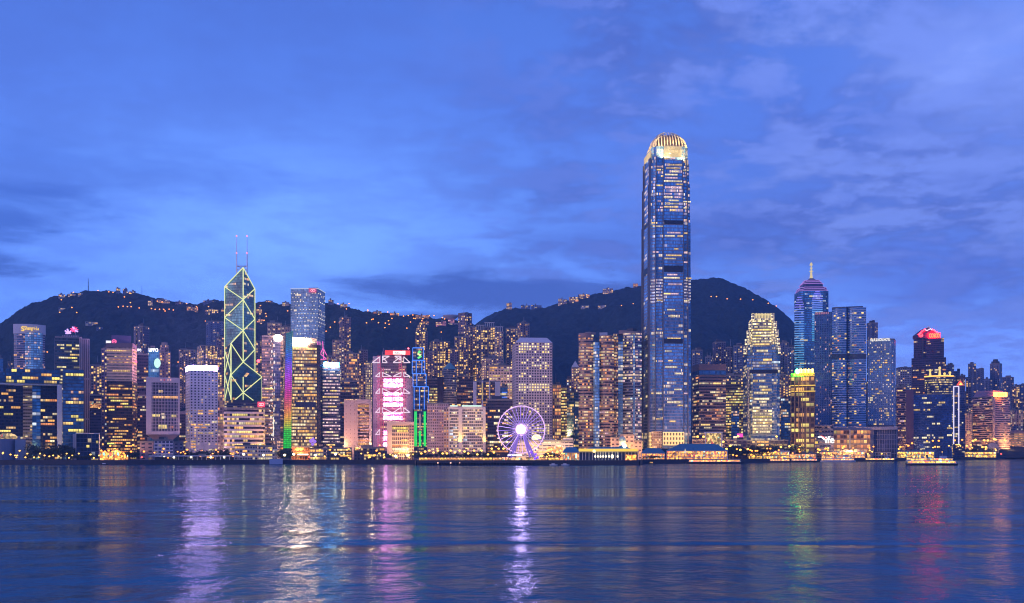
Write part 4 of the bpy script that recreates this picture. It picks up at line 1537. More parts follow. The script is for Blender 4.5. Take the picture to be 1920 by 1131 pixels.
def flower_tower():
    d = 1340.0
    f = fac('flower tower glass', (0.09, 0.10, 0.12), (0.04, 0.07, 0.09), 2.2, 3.9, 0.95, 0.52, 0.30, (0.95, 0.80, 0.25), W3, 0.8, 4, 0.4, 0.2)
    fs = fac('ribbed concrete', (0.52, 0.43, 0.48), (0.12, 0.10, 0.13), 2.6, 60, 0.35, 0.96, 0.0, W1, W2, 0, 1, 0.1, 0.5)
    pl = plan_front(103, 152, d, 30)
    b = tower('tower', 'glass tower between ribbed concrete flanks with a glowing flower on the roof', pl, 633, d, f, 'tower', None, 56, 'ybc', (2, 6), (0.5, 0.97), roof=0)
    put('flank', MB().prism(plan_front(152, 168, d + 8, 24), GZ, Z(634, d), fs, cap_mi=1), [fs.mat, CONC], b.root)
    put('flank', MB().prism(plan_front(102.5, 107, d - 0.6, 24), GZ, Z(634, d), fs, cap_mi=1), [fs.mat, CONC], b.root)
    put('flank', MB().prism(plan_front(149, 154, d - 0.6, 24), GZ, Z(632, d), fs, cap_mi=1), [fs.mat, CONC], b.root)
    put('crown', MB().prism(plan_front(117, 147, d + 6, 18), Z(634, d), Z(628, d), fs, cap_mi=1), [fs.mat, CONC], b.root)
    rd, vi = emit('red petal light', (1.0, 0.05, 0.16), 3.2, True), emit('lilac petal light', (0.55, 0.35, 1.0), 1.8)
    fl = MB()
    rng = random.Random(8)
    cx, cy = 139, 618
    for k in range(9):
        a = k * 2 * math.pi / 9
        fl.quad([P(cx, cy, d + 8), P(cx + 4 * math.cos(a - .35), cy + 3 * math.sin(a - .35), d + 7), P(cx + 8.5 * math.cos(a), cy + 6 * math.sin(a), d + 8 - k % 2), P(cx + 4 * math.cos(a + .35), cy + 3 * math.sin(a + .35), d + 8)])
    put('flower_light', fl, rd, b.root)
    fl = MB()
    for p, q in (((122, 620), (128, 624)), ((128, 624), (133, 621)), ((123, 625), (133, 625)), ((126, 617), (129, 624)), ((136, 613), (139, 617)), ((146, 622), (141, 620))):
        fl.tube(P(*p, d + 7), P(*q, d + 7), 1.0, 5)
    put('leaf_light', fl, vi, b.root)
    put('sign_frame', MB().tube(P(126, 629, d + 9), P(126, 622, d + 9), 0.3, 5).tube(P(142, 629, d + 9), P(142, 620, d + 9), 0.3, 5), STEEL, b.root)


flower_tower()


def gold_tower():
    d = 1280.0
    zz = lambda py: Z(py, d)
    fu = fac('bronze band upper', (0.80, 0.52, 0.36), (0.40, 0.26, 0.18), 2.2, 3.6, 1.0, 0.42, 0.30, OR, W2, 0.6, 9, 0.5, 0.25)
    fl = fac('bronze dark lower', (0.10, 0.055, 0.05), (0.05, 0.03, 0.03), 2.2, 3.6, 0.96, 0.5, 0.30, OR, W2, 0.8, 4, 0.5, 0.25)
    pl = plan_corner(200, 248, 256.5, d)
    b = tower('tower', 'golden bronze glass tower, pale banded above and dark below with amber floors', pl, 650, d, fu, 'tower', None, 0, z0=zz(715), roof=0)
    put('lower_facade', MB().prism(pl, GZ, zz(715), fl), fl.mat, b.root)
    put('roof_band', MB().prism(grow(pl, 0.6), zz(652), zz(644), bottom=True), principled('brown roof band', (0.22, 0.15, 0.16), 0.6), b.root)
    put('plant_room', MB().prism(plan_front(209, 245.5, d + 10, 14), zz(645), zz(627.5)), principled('mauve plant screen', (0.16, 0.13, 0.24), 0.6), b.root)
    panel(b.root, 'sign', 199, 208, 639, 644.5, d - 2, emit('white sign letters glow', (0.95, 0.9, 1.0), 1.3), 1.0)
    mb = MB()
    for k in range(12):
        a, c = k * math.pi / 6, (k + 1) * math.pi / 6
        mb.tube(P(214 + 3.8 * math.cos(a), 640.5 + 3.4 * math.sin(a), d - 2), P(214 + 3.8 * math.cos(c), 640.5 + 3.4 * math.sin(c), d - 2), 0.6, 5)
    mb.tube(P(211, 641, d - 2), P(217, 639.5, d - 2), 0.6, 5)
    put('emblem', mb, emit('rosy emblem', (1.0, 0.12, 0.30), 1.5), b.root)
    rng = random.Random(30)
    windows(b.root, pl, GZ, zz(715), fl, 90, rng, 'oayb', (2, 7), (0.1, 0.98), None)
    windows(b.root, pl, zz(715), zz(650), fu, 8, rng, 'ab', (4, 12), (0.1, 0.9), None, (0.15, 0.5, 0.85))
    panel(b.root, 'entrance_sign', 202, 230, 830.5, 833, d - 3, emit('lime sign strip', (0.85, 0.95, 0.2), 1.2), 0.8)
    put('rooftop_light', MB().ball(P(254.5, 679, d - 3), 1.6), emit('red wall beacon', (1, 0.05, 0.08), 6.0, True), b.root)


gold_tower()


def funnel_foot_building():
    d = 1230.0
    zz = lambda py: Z(py, d)
    root = empty('barracks_tower', (X(305, d), d + 16, GZ), 'grey finned office block standing on a narrow inverted foot, red star at its top', 'office building')
    f = fac('fin block windows', (0.30, 0.28, 0.33), (0.05, 0.07, 0.13), 1.6, 3.9, 0.95, 0.72, 0.0, OR, W2, 0.8, 6, 0.5, 0.2)
    st = principled('grey tile cladding', (0.50, 0.46, 0.53), 0.65, noise=0.1)
    pl = plan_front(274, 337, d, 40)
    core = inset(pl, 0.97)
    put('facade', MB().prism(core, zz(815), zz(709), f, cap_mi=1, bottom=True), [f.mat, CONC], root)
    a, b = pl[0], pl[1]
    rz = math.atan2((b - a).y, (b - a).x)
    L = (b - a).length
    dv = (b - a).normalized()
    n = Vector((dv.y, -dv.x))
    def bx(name, q0, q1, ya, yb, out, dep, m=st):
        c = a.lerp(b, (q0 + q1) / 2) + n * (out - dep / 2)
        return put(name, MB().box((c.x, c.y, (zz(ya) + zz(yb)) / 2), (L * (q1 - q0), dep, zz(yb) - zz(ya)), rz), m, root)
    bx('cladding', 0.0, 0.165, 815, 708, 0.8, 5)
    bx('cladding', 0.955, 1.0, 815, 708, 0.8, 5)
    bx('cladding', 0.165, 0.955, 717.5, 708, 0.8, 5)
    bx('cladding', 0.165, 0.955, 815, 809, 0.8, 5)
    for i in range(18):
        q = 0.185 + i * 0.0445
        bx('fin', q - 0.006, q + 0.006, 809, 717.5, 0.6, 1.6)
    mb = MB()
    r0 = [P(290, 838, d + 8), P(322, 838, d + 8), P(322, 838, d + 30), P(290, 838, d + 30)]
    r1 = [P(290, 826, d + 8), P(322, 826, d + 8), P(322, 826, d + 30), P(290, 826, d + 30)]
    r2 = [P(275, 815.5, d + 0.5), P(336, 815.5, d + 0.5), P(336, 815.5, d + 39), P(275, 815.5, d + 39)]
    put('foot', mb.loft([r0, r1, r2]), principled('shaded foot tile', (0.24, 0.21, 0.28), 0.7), root)  # darker copy of the cladding tile, shade put into its colour
    s = MB()
    pts = [P(308 + (2.3 if k % 2 == 0 else 0.95) * math.sin(k * math.pi / 5), 712.5 - (2.6 if k % 2 == 0 else 1.05) * math.cos(k * math.pi / 5), d - 1.2) for k in range(10)]
    s.quad(pts)
    put('star', s, emit('dull red star', (0.55, 0.02, 0.02), 0.8), root)
    lp = emit('pink top lamp', (1.0, 0.45, 0.4), 1.2)
    for px in (297, 302, 315, 320):
        panel(root, 'top_lamp', px - 1, px + 1, 711.5, 713.8, d - 1.2, lp, 0.6)
    rng = random.Random(3)
    for (x0, x1, y, k, m) in ((286, 333, 745, 24, 'a'), (284, 333, 742, 0, 'b'), (285, 300, 779.5, 6, 'y'), (302, 309, 777, 3, 'c'), (321, 331, 780, 5, 'y'), (296, 313, 799, 8, 'y'), (296, 313, 802, 8, 'y'), (318, 326, 801, 4, 'o'), (297, 305, 734, 3, 'b'), (303, 310, 783, 3, 'c')):
        if not k:
            continue
        w = window_mesh(k, L * (x1 - x0) / 63 / k, 3.6, 0.9, 0.75, m)
        o = bpy.data.objects.new('window', w)
        col.objects.link(o)
        o.parent = root
        c = a.lerp(b, ((x0 + x1) / 2 - 274) / 63) + n * 0.2
        o.location = Vector((c.x, c.y, zz(y))) - org_of(root)
        o.rotation_euler = (0, 0, rz)
    # low wing at the foot
    lw = fac('low wing windows', (0.62, 0.58, 0.66), (0.08, 0.10, 0.18), 4, 3.4, 0.75, 0.6, 0.25, W2, W3, 0.7, 1, 0.3, 0.3)
    tower('low_block', 'small pale block with square blue windows below the grey finned building', plan_front(289, 325, 1165, 14), 826, 1165, lw, 'building', roof=2, seed=5)
    w2 = fac('mauve wing wall', (0.30, 0.24, 0.30), (0.08, 0.08, 0.12), 6, 4, 0.5, 0.4, 0.1, W1, W2, 0.6, 1)
    tower('low_block', 'dull mauve low wing left of the small pale block', plan_front(262, 288, 1185, 16), 829, 1185, w2, 'building', roof=1, seed=6)
    tower('low_block', 'dull low wing right of the small pale block, under the grey finned building', plan_front(326, 344, 1185, 16), 830, 1185, w2, 'building', roof=0, seed=7)


funnel_foot_building()


def white_tower():
    d = 1290.0
    zz = lambda py: Z(py, d)
    f = fac('white punched wall', (0.74, 0.72, 0.80), (0.03, 0.04, 0.09), 4.2, 3.42, 0.44, 0.46, 0.10, W1, W3, 0.8, 1, 0.4, 0.2)
    pl = plan_corner(348, 356, 408.5, d)
    b = tower('tower', 'pale lavender tower with rows of small dark square windows under a glowing roof band', pl, 694, d, f, 'tower', None, 60, 'abc', (1, 2), (0.02, 0.55), roof=0, parapet=0)
    put('base_wall', MB().prism(grow(pl, 0.3), GZ, zz(831)), principled('white base wall', (0.74, 0.72, 0.80), 0.6), b.root)
    put('sign_band', MB().prism(inset(pl, 0.99), zz(694), zz(685)), emit('lilac white roof band', (1.0, 0.50, 0.92), 75.0, True), b.root)


white_tower()


def banded_block():
    d = 1225.0
    zz = lambda py: Z(py, d)
    f = fac('white band office', (0.56, 0.50, 0.54), (0.035, 0.03, 0.05), 2.4, 5.05, 1.0, 0.52, 0.95, W1, W3, 0.85, 5, 0.3, 0.3)
    ft = fac('band office top', (0.12, 0.10, 0.14), (0.04, 0.04, 0.07), 2.4, 4.0, 0.9, 0.4, 0.3, W1, W3, 0.7, 2, 0.3, 0.3)
    a, bb, c_, d_ = plan_front(419, 497, d, 38)
    def rnd(poly, r, n=4):
        out = []
        for i in range(len(poly)):
            p, q, s = poly[i], poly[i - 1], poly[(i + 1) % len(poly)]
            u, v = (q - p).normalized() * r, (s - p).normalized() * r
            for k in range(n + 1):
                t = k / n
                out.append((p + u) * (1 - t) ** 2 + p * 2 * t * (1 - t) + (p + v) * t * t)
        return out
    pl = rnd([a, bb, c_, d_], 7)
    b = tower('office_building', 'wide office block ringed by white and dark floor bands, red sign on its roof', pl, 766, d, f, 'office building', None, 80, 'yabbc', (2, 7), (0.03, 0.97), roof=0)
    put('top_floors', MB().prism(plan_front(421, 496, d + 4, 28), zz(766), zz(755), ft, cap_mi=1), [ft.mat, DARKROOF], b.root)
    put('plant_room', MB().prism(plan_front(436, 470, d + 10, 18), zz(755), zz(749)), DARKROOF, b.root)
    sg = panel(b.root, 'sign', 483, 496.5, 753.5, 763.5, d - 1, emit('red roof sign', (0.95, 0.04, 0.10), 1.3, True), 1.6)
    mb = MB()
    for cx, rx in ((487.5, 2.2), (491.6, 2.8)):
        pts = [P(cx + rx * math.cos(k * math.pi / 6), 758.5 + 2.4 * math.sin(k * math.pi / 6), d - 2.2) for k in range(13)]
        for p, q in zip(pts, pts[1:]):
            mb.tube(p, q, 0.35, 5)
    put('emblem', mb, emit('emblem pale rose', (1.0, 0.6, 0.62), 1.5), b.root)


banded_block()


def light_arrow_tower():
    d = 1420.0
    zz = lambda py: Z(py, d)
    f = fac('warm band tower', (0.20, 0.16, 0.18), (0.05, 0.05, 0.08), 2.2, 4.0, 0.92, 0.5, 1.1, W1, PK, 0.7, 7, 0.4, 0.25)
    fg = fac('reflecting bay glass', (0.14, 0.15, 0.22), (0.16, 0.17, 0.27), 2.4, 4.0, 0.9, 0.75, 0.22, W1, W3, 0.7, 4, 0.6, 0.15)
    pl = plan_front(491, 531, d, 34)
    b = tower('tower', 'dim office tower carrying a dotted string of white lights below a bright round lamp', pl, 631, d, f, 'tower', None, 50, 'abop', (2, 6), (0.05, 0.7), roof=1)
    put('glass_bay', MB().prism(plan_front(512, 526, d - 3, 8), GZ, zz(633), fg, cap_mi=1), [fg.mat, DARKROOF], b.root)
    put('glass_bay', MB().prism(plan_front(492, 505, d - 1.5, 8), zz(692), zz(634), fg, cap_mi=1), [fg.mat, DARKROOF], b.root)
    w = emit('cold spark light', (1.0, 0.95, 0.80), 1.2)
    rng = random.Random(4)
    y = 640
    while y < 826:
        big = 755 < y < 816
        for q in range(3 if not big else 4):
            px = 511.5 + rng.choice([-6.5, -4, -2, 0, 2, 4, 6]) * (0.6 if not big else 1.0)
            h = rng.uniform(1.0, 3.2)
            put('light_string', MB().box(P(px, y, d - 5), (0.9, 0.5, h * 1.2), 0.2), w, b.root)
        y += rng.uniform(8, 14)
    put('light_string', MB().box(P(512.5, 800, d - 5), (1.0, 0.5, 26), 0.2), w, b.root)
    put('round_sign', MB().ball(P(521, 634, d - 3), 4.6, 12, 8, (1.3, 0.4, 1)), emit('round rooftop lamp', (1.0, 0.55, 0.36), 90.0, True), b.root)
    put('rooftop_light', MB().ball(P(484.5, 677, d), 2.2, 8, 6), emit('red glow lamp', (1.0, 0.08, 0.10), 5.0, True), b.root)


light_arrow_tower()


def blue_sign_tower():
    d = 1360.0
    zz = lambda py: Z(py, d)
    f = fac('pink lit bands', (0.13, 0.12, 0.18), (0.05, 0.05, 0.09), 2.2, 4.0, 0.95, 0.42, 2.6, (1.0, 0.60, 0.64), (1.0, 0.80, 0.60), 0.95, 9, 0.4, 0.25)
    fd = fac('dark core strip', (0.06, 0.06, 0.12), (0.05, 0.09, 0.16), 3, 4, 0.5, 0.5, 0.08, W1, W3, 0.7, 2)
    pl = plan_front(605, 638, d, 30)
    b = tower('tower', 'office tower of pink white lit bands topped by a cyan and white sign', pl, 688, d, f, 'tower', None, 60, 'ppcb', (3, 9), (0.02, 0.9), roof=1)
    put('core_strip', MB().prism(plan_front(600, 605, d + 2, 24), GZ, zz(684), fd, cap_mi=1), [fd.mat, DARKROOF], b.root)
    ft = fac('blue washed top', (0.08, 0.30, 0.55), (0.06, 0.26, 0.50), 2.4, 4, 0.8, 0.5, 0.3, CW, W2, 0.6, 3)
    put('top_floors', MB().prism(plan_front(606, 637, d + 2, 26), zz(688), zz(679), ft, cap_mi=1), [ft.mat, DARKROOF], b.root)
    put('round_sign', MB().ball(P(611, 683.5, d - 2), 3.4, 12, 8, (1, 0.5, 1)), emit('cyan round sign', (0.10, 0.5, 1.0), 70.0, True), b.root)
    put('sign', MB().box(P(625, 684, d - 2), (13.5, 1.6, 4.2), 0.16), emit('cyan white sign letters', (0.45, 0.78, 1.0), 45.0, True), b.root)


blue_sign_tower()


def cream_concrete_tower():
    d = 1260.0
    zz = lambda py: Z(py, d)
    st = fac('blank pink concrete', (0.52, 0.40, 0.38), (0.25, 0.16, 0.12), 5.2, 4.6, 0.22, 0.36, 0.5, OR, W3, 0.4, 1, 0.1, 0.5, 1.0)
    f = fac('balcony bands', (0.52, 0.38, 0.36), (0.06, 0.035, 0.03), 2.6, 4.0, 0.98, 0.5, 1.3, OR, W1, 0.85, 4, 0.1, 0.4)
    root = empty('tower', (X(670, d), d + 16, GZ), 'blank cream concrete tower with orange lit balcony bands on its right half', 'tower')
    put('core', MB().prism(plan_front(645, 669, d, 24), GZ, zz(750), st, cap_mi=1), [st.mat, CONC], root)
    put('facade', MB().prism(plan_front(670.5, 692, d + 5, 20), GZ, zz(752), f, cap_mi=1), [f.mat, CONC], root)
    put('roof_band', MB().prism(plan_front(669, 696, d + 1, 24), zz(757), zz(749), bottom=True), principled('cream concrete', (0.52, 0.41, 0.39), 0.7), root)
    put('side_pier', MB().prism(plan_front(692, 696.5, d + 1, 20), GZ, zz(757)), principled('cream concrete', (0.52, 0.41, 0.39), 0.7), root)
    put('side_pier', MB().prism(plan_front(669, 670.6, d - 0.5, 20), GZ, zz(757)), principled('cream concrete', (0.52, 0.41, 0.39), 0.7), root)
    for i in range(12):
        y = 764 + i * 5.8
        put('balcony', MB().prism(plan_bulge(671, 692, d + 4, 2.0, 5, 3), zz(y + 1.6), zz(y), bottom=True), principled('cream concrete', (0.52, 0.41, 0.39), 0.7), root)
    windows(root, plan_front(670.5, 692, d + 5, 20), GZ, zz(752), f, 26, random.Random(6), 'oa', (2, 5), (0.05, 0.95), (0,))
    up = emit('amber uplight', (1.0, 0.50, 0.10), 1.0)
    for px in (643.5, 698.5):
        l = bpy.data.lights.new('uplight', 'POINT')
        l.energy = 9000
        l.color = (1.0, 0.55, 0.2)
        l.shadow_soft_size = 1.0
        o = bpy.data.objects.new('uplight', l)
        col.objects.link(o)
        o.parent = root
        o.location = P(px, 834, d - 6) - org_of(root)
    b = fac('bulb column', (0.35, 0.27, 0.26), (0.2, 0.14, 0.12), 2.6, 3.6, 0.5, 0.6, 3.0, W2, W3, 1.0, 1, 0.1, 0.4)
    tower('tower', 'narrow cream tower front with vertical rows of warm bulbs beside the pink trussed bank', plan_front(685, 698, 1560, 18), 680, 1560, b, 'tower', None, 20, 'bc', (1, 1), (0.4, 0.98), roof=1)
    b2 = fac('bulb column right', (0.30, 0.22, 0.16), (0.22, 0.13, 0.06), 2.2, 3.6, 0.55, 0.6, 3.0, W1, GY, 0.9, 1, 0.1, 0.4)
    tower('tower', 'thin yellow lit tower edge squeezed between the trussed bank and the neon tower', plan_front(766.5, 772.5, 1540, 12), 706, 1540, b2, 'tower', None, 14, 'yb', (1, 1), (0.1, 0.98), roof=0)


cream_concrete_tower()


def punched_hall():
    d = 1190.0
    zz = lambda py: Z(py, d)
    root = empty('hall_building', (X(752, d), d + 15, GZ), 'low cream hall with a blank left end and tall lit window grid near the water', 'hall')
    st = principled('cream tile wall', (0.56, 0.47, 0.46), 0.65, noise=0.08)
    f = fac('hall window grid', (0.56, 0.47, 0.46), (0.05, 0.05, 0.11), 2.2, 4.4, 0.72, 0.72, 0.05, OR, W2, 0.9, 8, 0.3, 0.3)
    f2 = fac('hall side grid', (0.36, 0.28, 0.28), (0.06, 0.05, 0.08), 2.6, 3.2, 0.75, 0.6, 0.2, OR, W1, 0.6, 2, 0.3, 0.3)
    put('end_wall', MB().prism(plan_front(725.5, 735, d, 24), GZ + 7, zz(791.5), bottom=True), st, root)
    put('facade', MB().prism(plan_front(735, 767, d + 3, 24), GZ, zz(797), f, cap_mi=1), [f.mat, CONC], root)
    put('roof_slab', MB().prism(plan_front(735, 776, d - 0.3, 26), zz(797), zz(791.2), bottom=True), st, root)
    put('side_wall', MB().prism(plan_front(767, 776, d + 1.5, 22), GZ, zz(797), f2, cap_mi=1), [f2.mat, CONC], root)
    for y in (817, 832.5, 840, 846):
        put('spandrel', MB().prism(plan_front(735, 767, d + 2.2, 2), zz(y + 1.5), zz(y), bottom=True), st, root)
    org = org_of(root)
    for x0, x1, y, m in ((735.5, 766, 803, 'y'), (744, 765, 808.5, 'y'), (752, 764, 826, 'b'), (736, 766, 836, 'o'), (736, 766, 843, 'c'), (738, 764, 849, 'a')):
        k = int((x1 - x0) / 2.2)
        o = bpy.data.objects.new('window', window_mesh(k, (X(x1, d) - X(x0, d)) / k, 3.0, 0.9, 0.8, m))
        col.objects.link(o)
        o.parent = root
        o.location = P((x0 + x1) / 2, y, d + 2.2) - org
        o.rotation_euler = (0, 0, 0.1)


punched_hall()


def round_window_tower():
    d = 1400.0
    zz = lambda py: Z(py, d)
    f = Fac('round window wall', (0.60, 0.52, 0.55), (0.05, 0.05, 0.08), 3.55, 3.55, 0.62, 0.6, 0.0, (1.0, 0.80, 0.25), (1.0, 0.86, 0.40), 1.0, 4, 0.3, 0.3, 1.0)
    pl = plan_corner(960, 967, 1035.5, d)
    root = empty('skyscraper', (*(sum(pl, Vector((0, 0))) / 4), GZ), 'pale office tower with a grid of round windows and a sloping cap', 'skyscraper')
    put('facade', MB().prism(pl, GZ, zz(642), f, cap_mi=1), [f.mat, CONC], root)
    r0 = [(*p, zz(642)) for p in grow(pl, 0.4)]
    r1 = [(*p, zz(632)) for p in inset(pl, 0.74)]
    put('cap_roof', MB().loft([r0, r1]), principled('pale cap roof', (0.62, 0.60, 0.66), 0.5), root)
    # round lit windows in runs along the floors, as discs set into the wall
    a, b = pl[1], pl[2]
    L = (b - a).length
    nb = max(1, round(L / f.bw))
    nf = max(1, round((zz(642) - GZ) / f.fh))
    bw, fh = L / nb, (zz(642) - GZ) / nf
    dv = (b - a).normalized()
    n = Vector((dv.y, -dv.x))
    rz = math.atan2(dv.y, dv.x)
    disc = []
    for i, (c, s) in enumerate((((1.0, 0.72, 0.16), 1.25), ((1.0, 0.80, 0.36), 1.1), ((1.0, 0.86, 0.55), 0.95))):
        mb = MB()
        pts = [(1.12 * math.cos(k * math.pi / 6), -0.3, 1.12 * math.sin(k * math.pi / 6)) for k in range(12)]
        back = [(x, 0, z) for x, _, z in pts]
        mb.quad(pts)
        for k in range(12):
            mb.quad([pts[k - 1], back[k - 1], back[k], pts[k]])
        disc.append(mb.mesh('window', emit('round window light %d' % i, c, s, vary=0.35)))
    rng = random.Random(15)
    org = org_of(root)
    rows = {}
    for y, dens in ((646, .85), (651, .9), (655, .6), (661, .3), (668, .3), (673, .25), (682, .45), (686, .45), (692, .35), (698, .3), (704, .25), (721, .85), (726, .95), (731, .95), (737, .2), (746, .15),
                    (756, .6), (761, .4), (767, .3), (773, .3), (779, .2), (785, .2), (796, .5), (803, .85), (808, .6), (813, .5)):
        rows[int((zz(y) - GZ) / fh)] = dens
    cells = [(j, i) for j, dn in rows.items() for i in range(1, nb - 1) if rng.random() < dn]
    rng.shuffle(cells)
    for q, (j, i) in enumerate(cells[:100]):
        o = bpy.data.objects.new('window', rng.choice(disc))
        col.objects.link(o)
        o.parent = root
        c = a + dv * bw * (i + 0.5)
        o.location = Vector((c.x, c.y, GZ + fh * (j + 0.5))) - org
        o.rotation_euler = (0, 0, rz)
    rest = MB()
    for j, i in cells[100:]:
        c = a + dv * bw * (i + 0.5) + n * 0.25
        rest.quad([(c.x + dv.x * 1.12 * math.cos(k * math.pi / 5), c.y + dv.y * 1.12 * math.cos(k * math.pi / 5), GZ + fh * (j + 0.5) + 1.12 * math.sin(k * math.pi / 5)) for k in range(10)])
    if rest.f:
        tag(put('lit_windows', rest, emit('round window light 1', (1.0, 0.80, 0.36), 1.1), root), kind='stuff')
    put('light_display', MB().ball(P(1006, 821, d - 6), 5.0, 12, 8, (1.3, 0.3, 0.9)), emit('yellow light burst', (1.0, 0.86, 0.40), 1.8), root)


round_window_tower()


def hotel_pair():
    d = 1270.0
    zz = lambda py: Z(py, d)
    f = fac('pink ribbed hotel', (0.46, 0.35, 0.37), (0.20, 0.13, 0.14), 2.2, 3.6, 0.55, 0.5, 0.10, W1, W3, 0.6, 2, 0.1, 0.5)
    tower('hotel', 'dull pink concrete block with faint ribs beside the hotel with white columns', plan_front(801, 842, d + 8, 34), 757, d + 8, f, 'hotel', None, 16, 'oac', (1, 2), (0.02, 0.9), roof=2, seed=9)
    st = principled('white hotel stone', (0.66, 0.60, 0.60), 0.6)
    g = fac('hotel balcony rows', (0.62, 0.56, 0.58), (0.05, 0.05, 0.09), 2.4, 3.5, 0.86, 0.52, 0.14, W2, W3, 0.8, 1, 0.2, 0.4)
    pl = plan_front(842, 910, d, 34)
    b = tower('hotel', 'hotel block of white balcony rows with two tall uplit columns and a cyan roof strip', pl, 766, d, g, 'hotel', None, 50, 'bcw', (1, 2), (0.03, 0.97), roof=1, seed=10)
    side = fac('hotel lit side', (0.50, 0.40, 0.36), (0.12, 0.07, 0.05), 2.6, 3.5, 0.6, 0.6, 1.6, OR, W2, 0.8, 1, 0.1, 0.4)
    put('side_bay', MB().prism(plan_front(832, 841.5, d + 3, 20), GZ, zz(766), side, cap_mi=1), [side.mat, CONC], b.root)
    for x0, x1 in ((859.5, 867), (905, 910.5), (841, 843)):
        put('column', MB().prism(plan_front(x0, x1, d - 2.4, 4), GZ, zz(764)), st, b.root)
    put('roof_band', MB().prism(plan_front(842, 910.5, d - 1, 30), zz(768), zz(762.5), bottom=True), st, b.root)
    panel(b.root, 'roof_light', 844, 858, 760, 762.5, d - 1, emit('cyan roof strip', (0.65, 1.0, 0.85), 1.1), 1.0)
    panel(b.root, 'roof_light', 866, 903, 760, 762.5, d - 1, emit('cyan roof strip', (0.65, 1.0, 0.85), 1.1), 1.0)
    for px, e in ((863, 26000), (907.5, 20000)):
        l = bpy.data.lights.new('uplight', 'SPOT')
        l.energy = e * 2.2
        l.spot_size = R(50)
        l.color = (1.0, 0.62, 0.10)
        l.shadow_soft_size = 0.8
        o = bpy.data.objects.new('uplight', l)
        col.objects.link(o)
        o.parent = b.root
        o.location = P(px, 841, d - 9) - org_of(b.root)
        o.rotation_euler = Vector((0, -0.28, -1)).to_track_quat('Z', 'Y').to_euler()


hotel_pair()


def cone_roof_tower():
    d = 1560.0
    zz = lambda py: Z(py, d)
    f = fac('round grey bands', (0.24, 0.25, 0.30), (0.07, 0.09, 0.13), 2.2, 3.5, 0.9, 0.5, 0.10, W1, W3, 0.6, 4, 0.3, 0.3)
    r = X(857, d) - X(830, d)
    pl = plan_round(843, d + r / 2, r / 2)
    root = empty('tower', (X(843, d), d + r / 2, GZ), 'round grey banded tower under a green copper cone roof', 'tower')
    put('facade', MB().prism(pl, GZ, zz(694), f, cap_mi=1), [f.mat, CONC], root)
    put('drum', MB().prism(inset(pl, 0.9), zz(694), zz(691), f), f.mat, root)
    put('cone_roof', MB().loft([[(*p, zz(692)) for p in grow(inset(pl, 0.92), 0.5)], [(*p, zz(686)) for p in inset(pl, 0.62)], [(*p, zz(679)) for p in inset(pl, 0.10)]]), principled('green copper roof', (0.16, 0.36, 0.36), 0.5), root)
    put('flat_slab', MB().prism(plan_front(818, 831, d + 3, 22), GZ, zz(706)), principled('near black wall', (0.03, 0.025, 0.05), 0.6), root)
    windows(root, pl, GZ, zz(694), f, 14, random.Random(3), 'ca', (1, 2), (0.55, 0.98))


cone_roof_tower()


def column_tower():
    d = 1440.0
    zz = lambda py: Z(py, d)
    f = fac('column tower floors', (0.16, 0.11, 0.12), (0.05, 0.03, 0.05), 2.2, 3.7, 0.9, 0.55, 0.34, OR, W2, 0.8, 3, 0.2, 0.3)
    b = tower('tower', 'office tower with thick white corner columns and amber floors behind the hotel', plan_front(887, 938, d, 28), 716, d, f, 'tower', None, 40, 'oab', (1, 4), (0.3, 0.95), roof=2, seed=11)
    st = principled('white tower columns', (0.66, 0.62, 0.64), 0.6)
    for x0, x1, yt in ((887, 893.5, 716), (903, 906, 714), (916.5, 919, 714), (928, 938, 716)):
        put('column', MB().prism(plan_front(x0, x1, d - 1.5, 3), GZ, zz(yt)), st, b.root)
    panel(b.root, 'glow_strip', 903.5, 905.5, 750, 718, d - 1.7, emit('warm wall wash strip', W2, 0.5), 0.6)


column_tower()


def glyphs(root, x0, x1, y0, y1, d, mat, n):
    """illegible square characters of a lit sign, as crossing strokes"""
    rng = random.Random(n * 17)
    w = (x1 - x0) / n
    for k in range(n):
        a, b = x0 + k * w + w * .1, x0 + (k + 1) * w - w * .1
        mb = MB()
        for q in range(3):
            y = y0 + (y1 - y0) * (q + .5) / 3
            c = PF((a + b) / 2, y, x0, x1, d)
            rz = -math.atan(ray((x0 + x1) / 2))
            mb.box(c, (X(b, d) - X(a, d), 0.5, 0.22 * (Z(y0, d) - Z(y1, d)) * 0.75), rz)
        xm = a + (b - a) * rng.uniform(.3, .7)
        mb.box(PF(xm, (y0 + y1) / 2, x0, x1, d - .1), (0.16 * (X(b, d) - X(a, d)), 0.6, Z(y0, d) - Z(y1, d)), rz)
        put('sign_character', mb, mat, root)

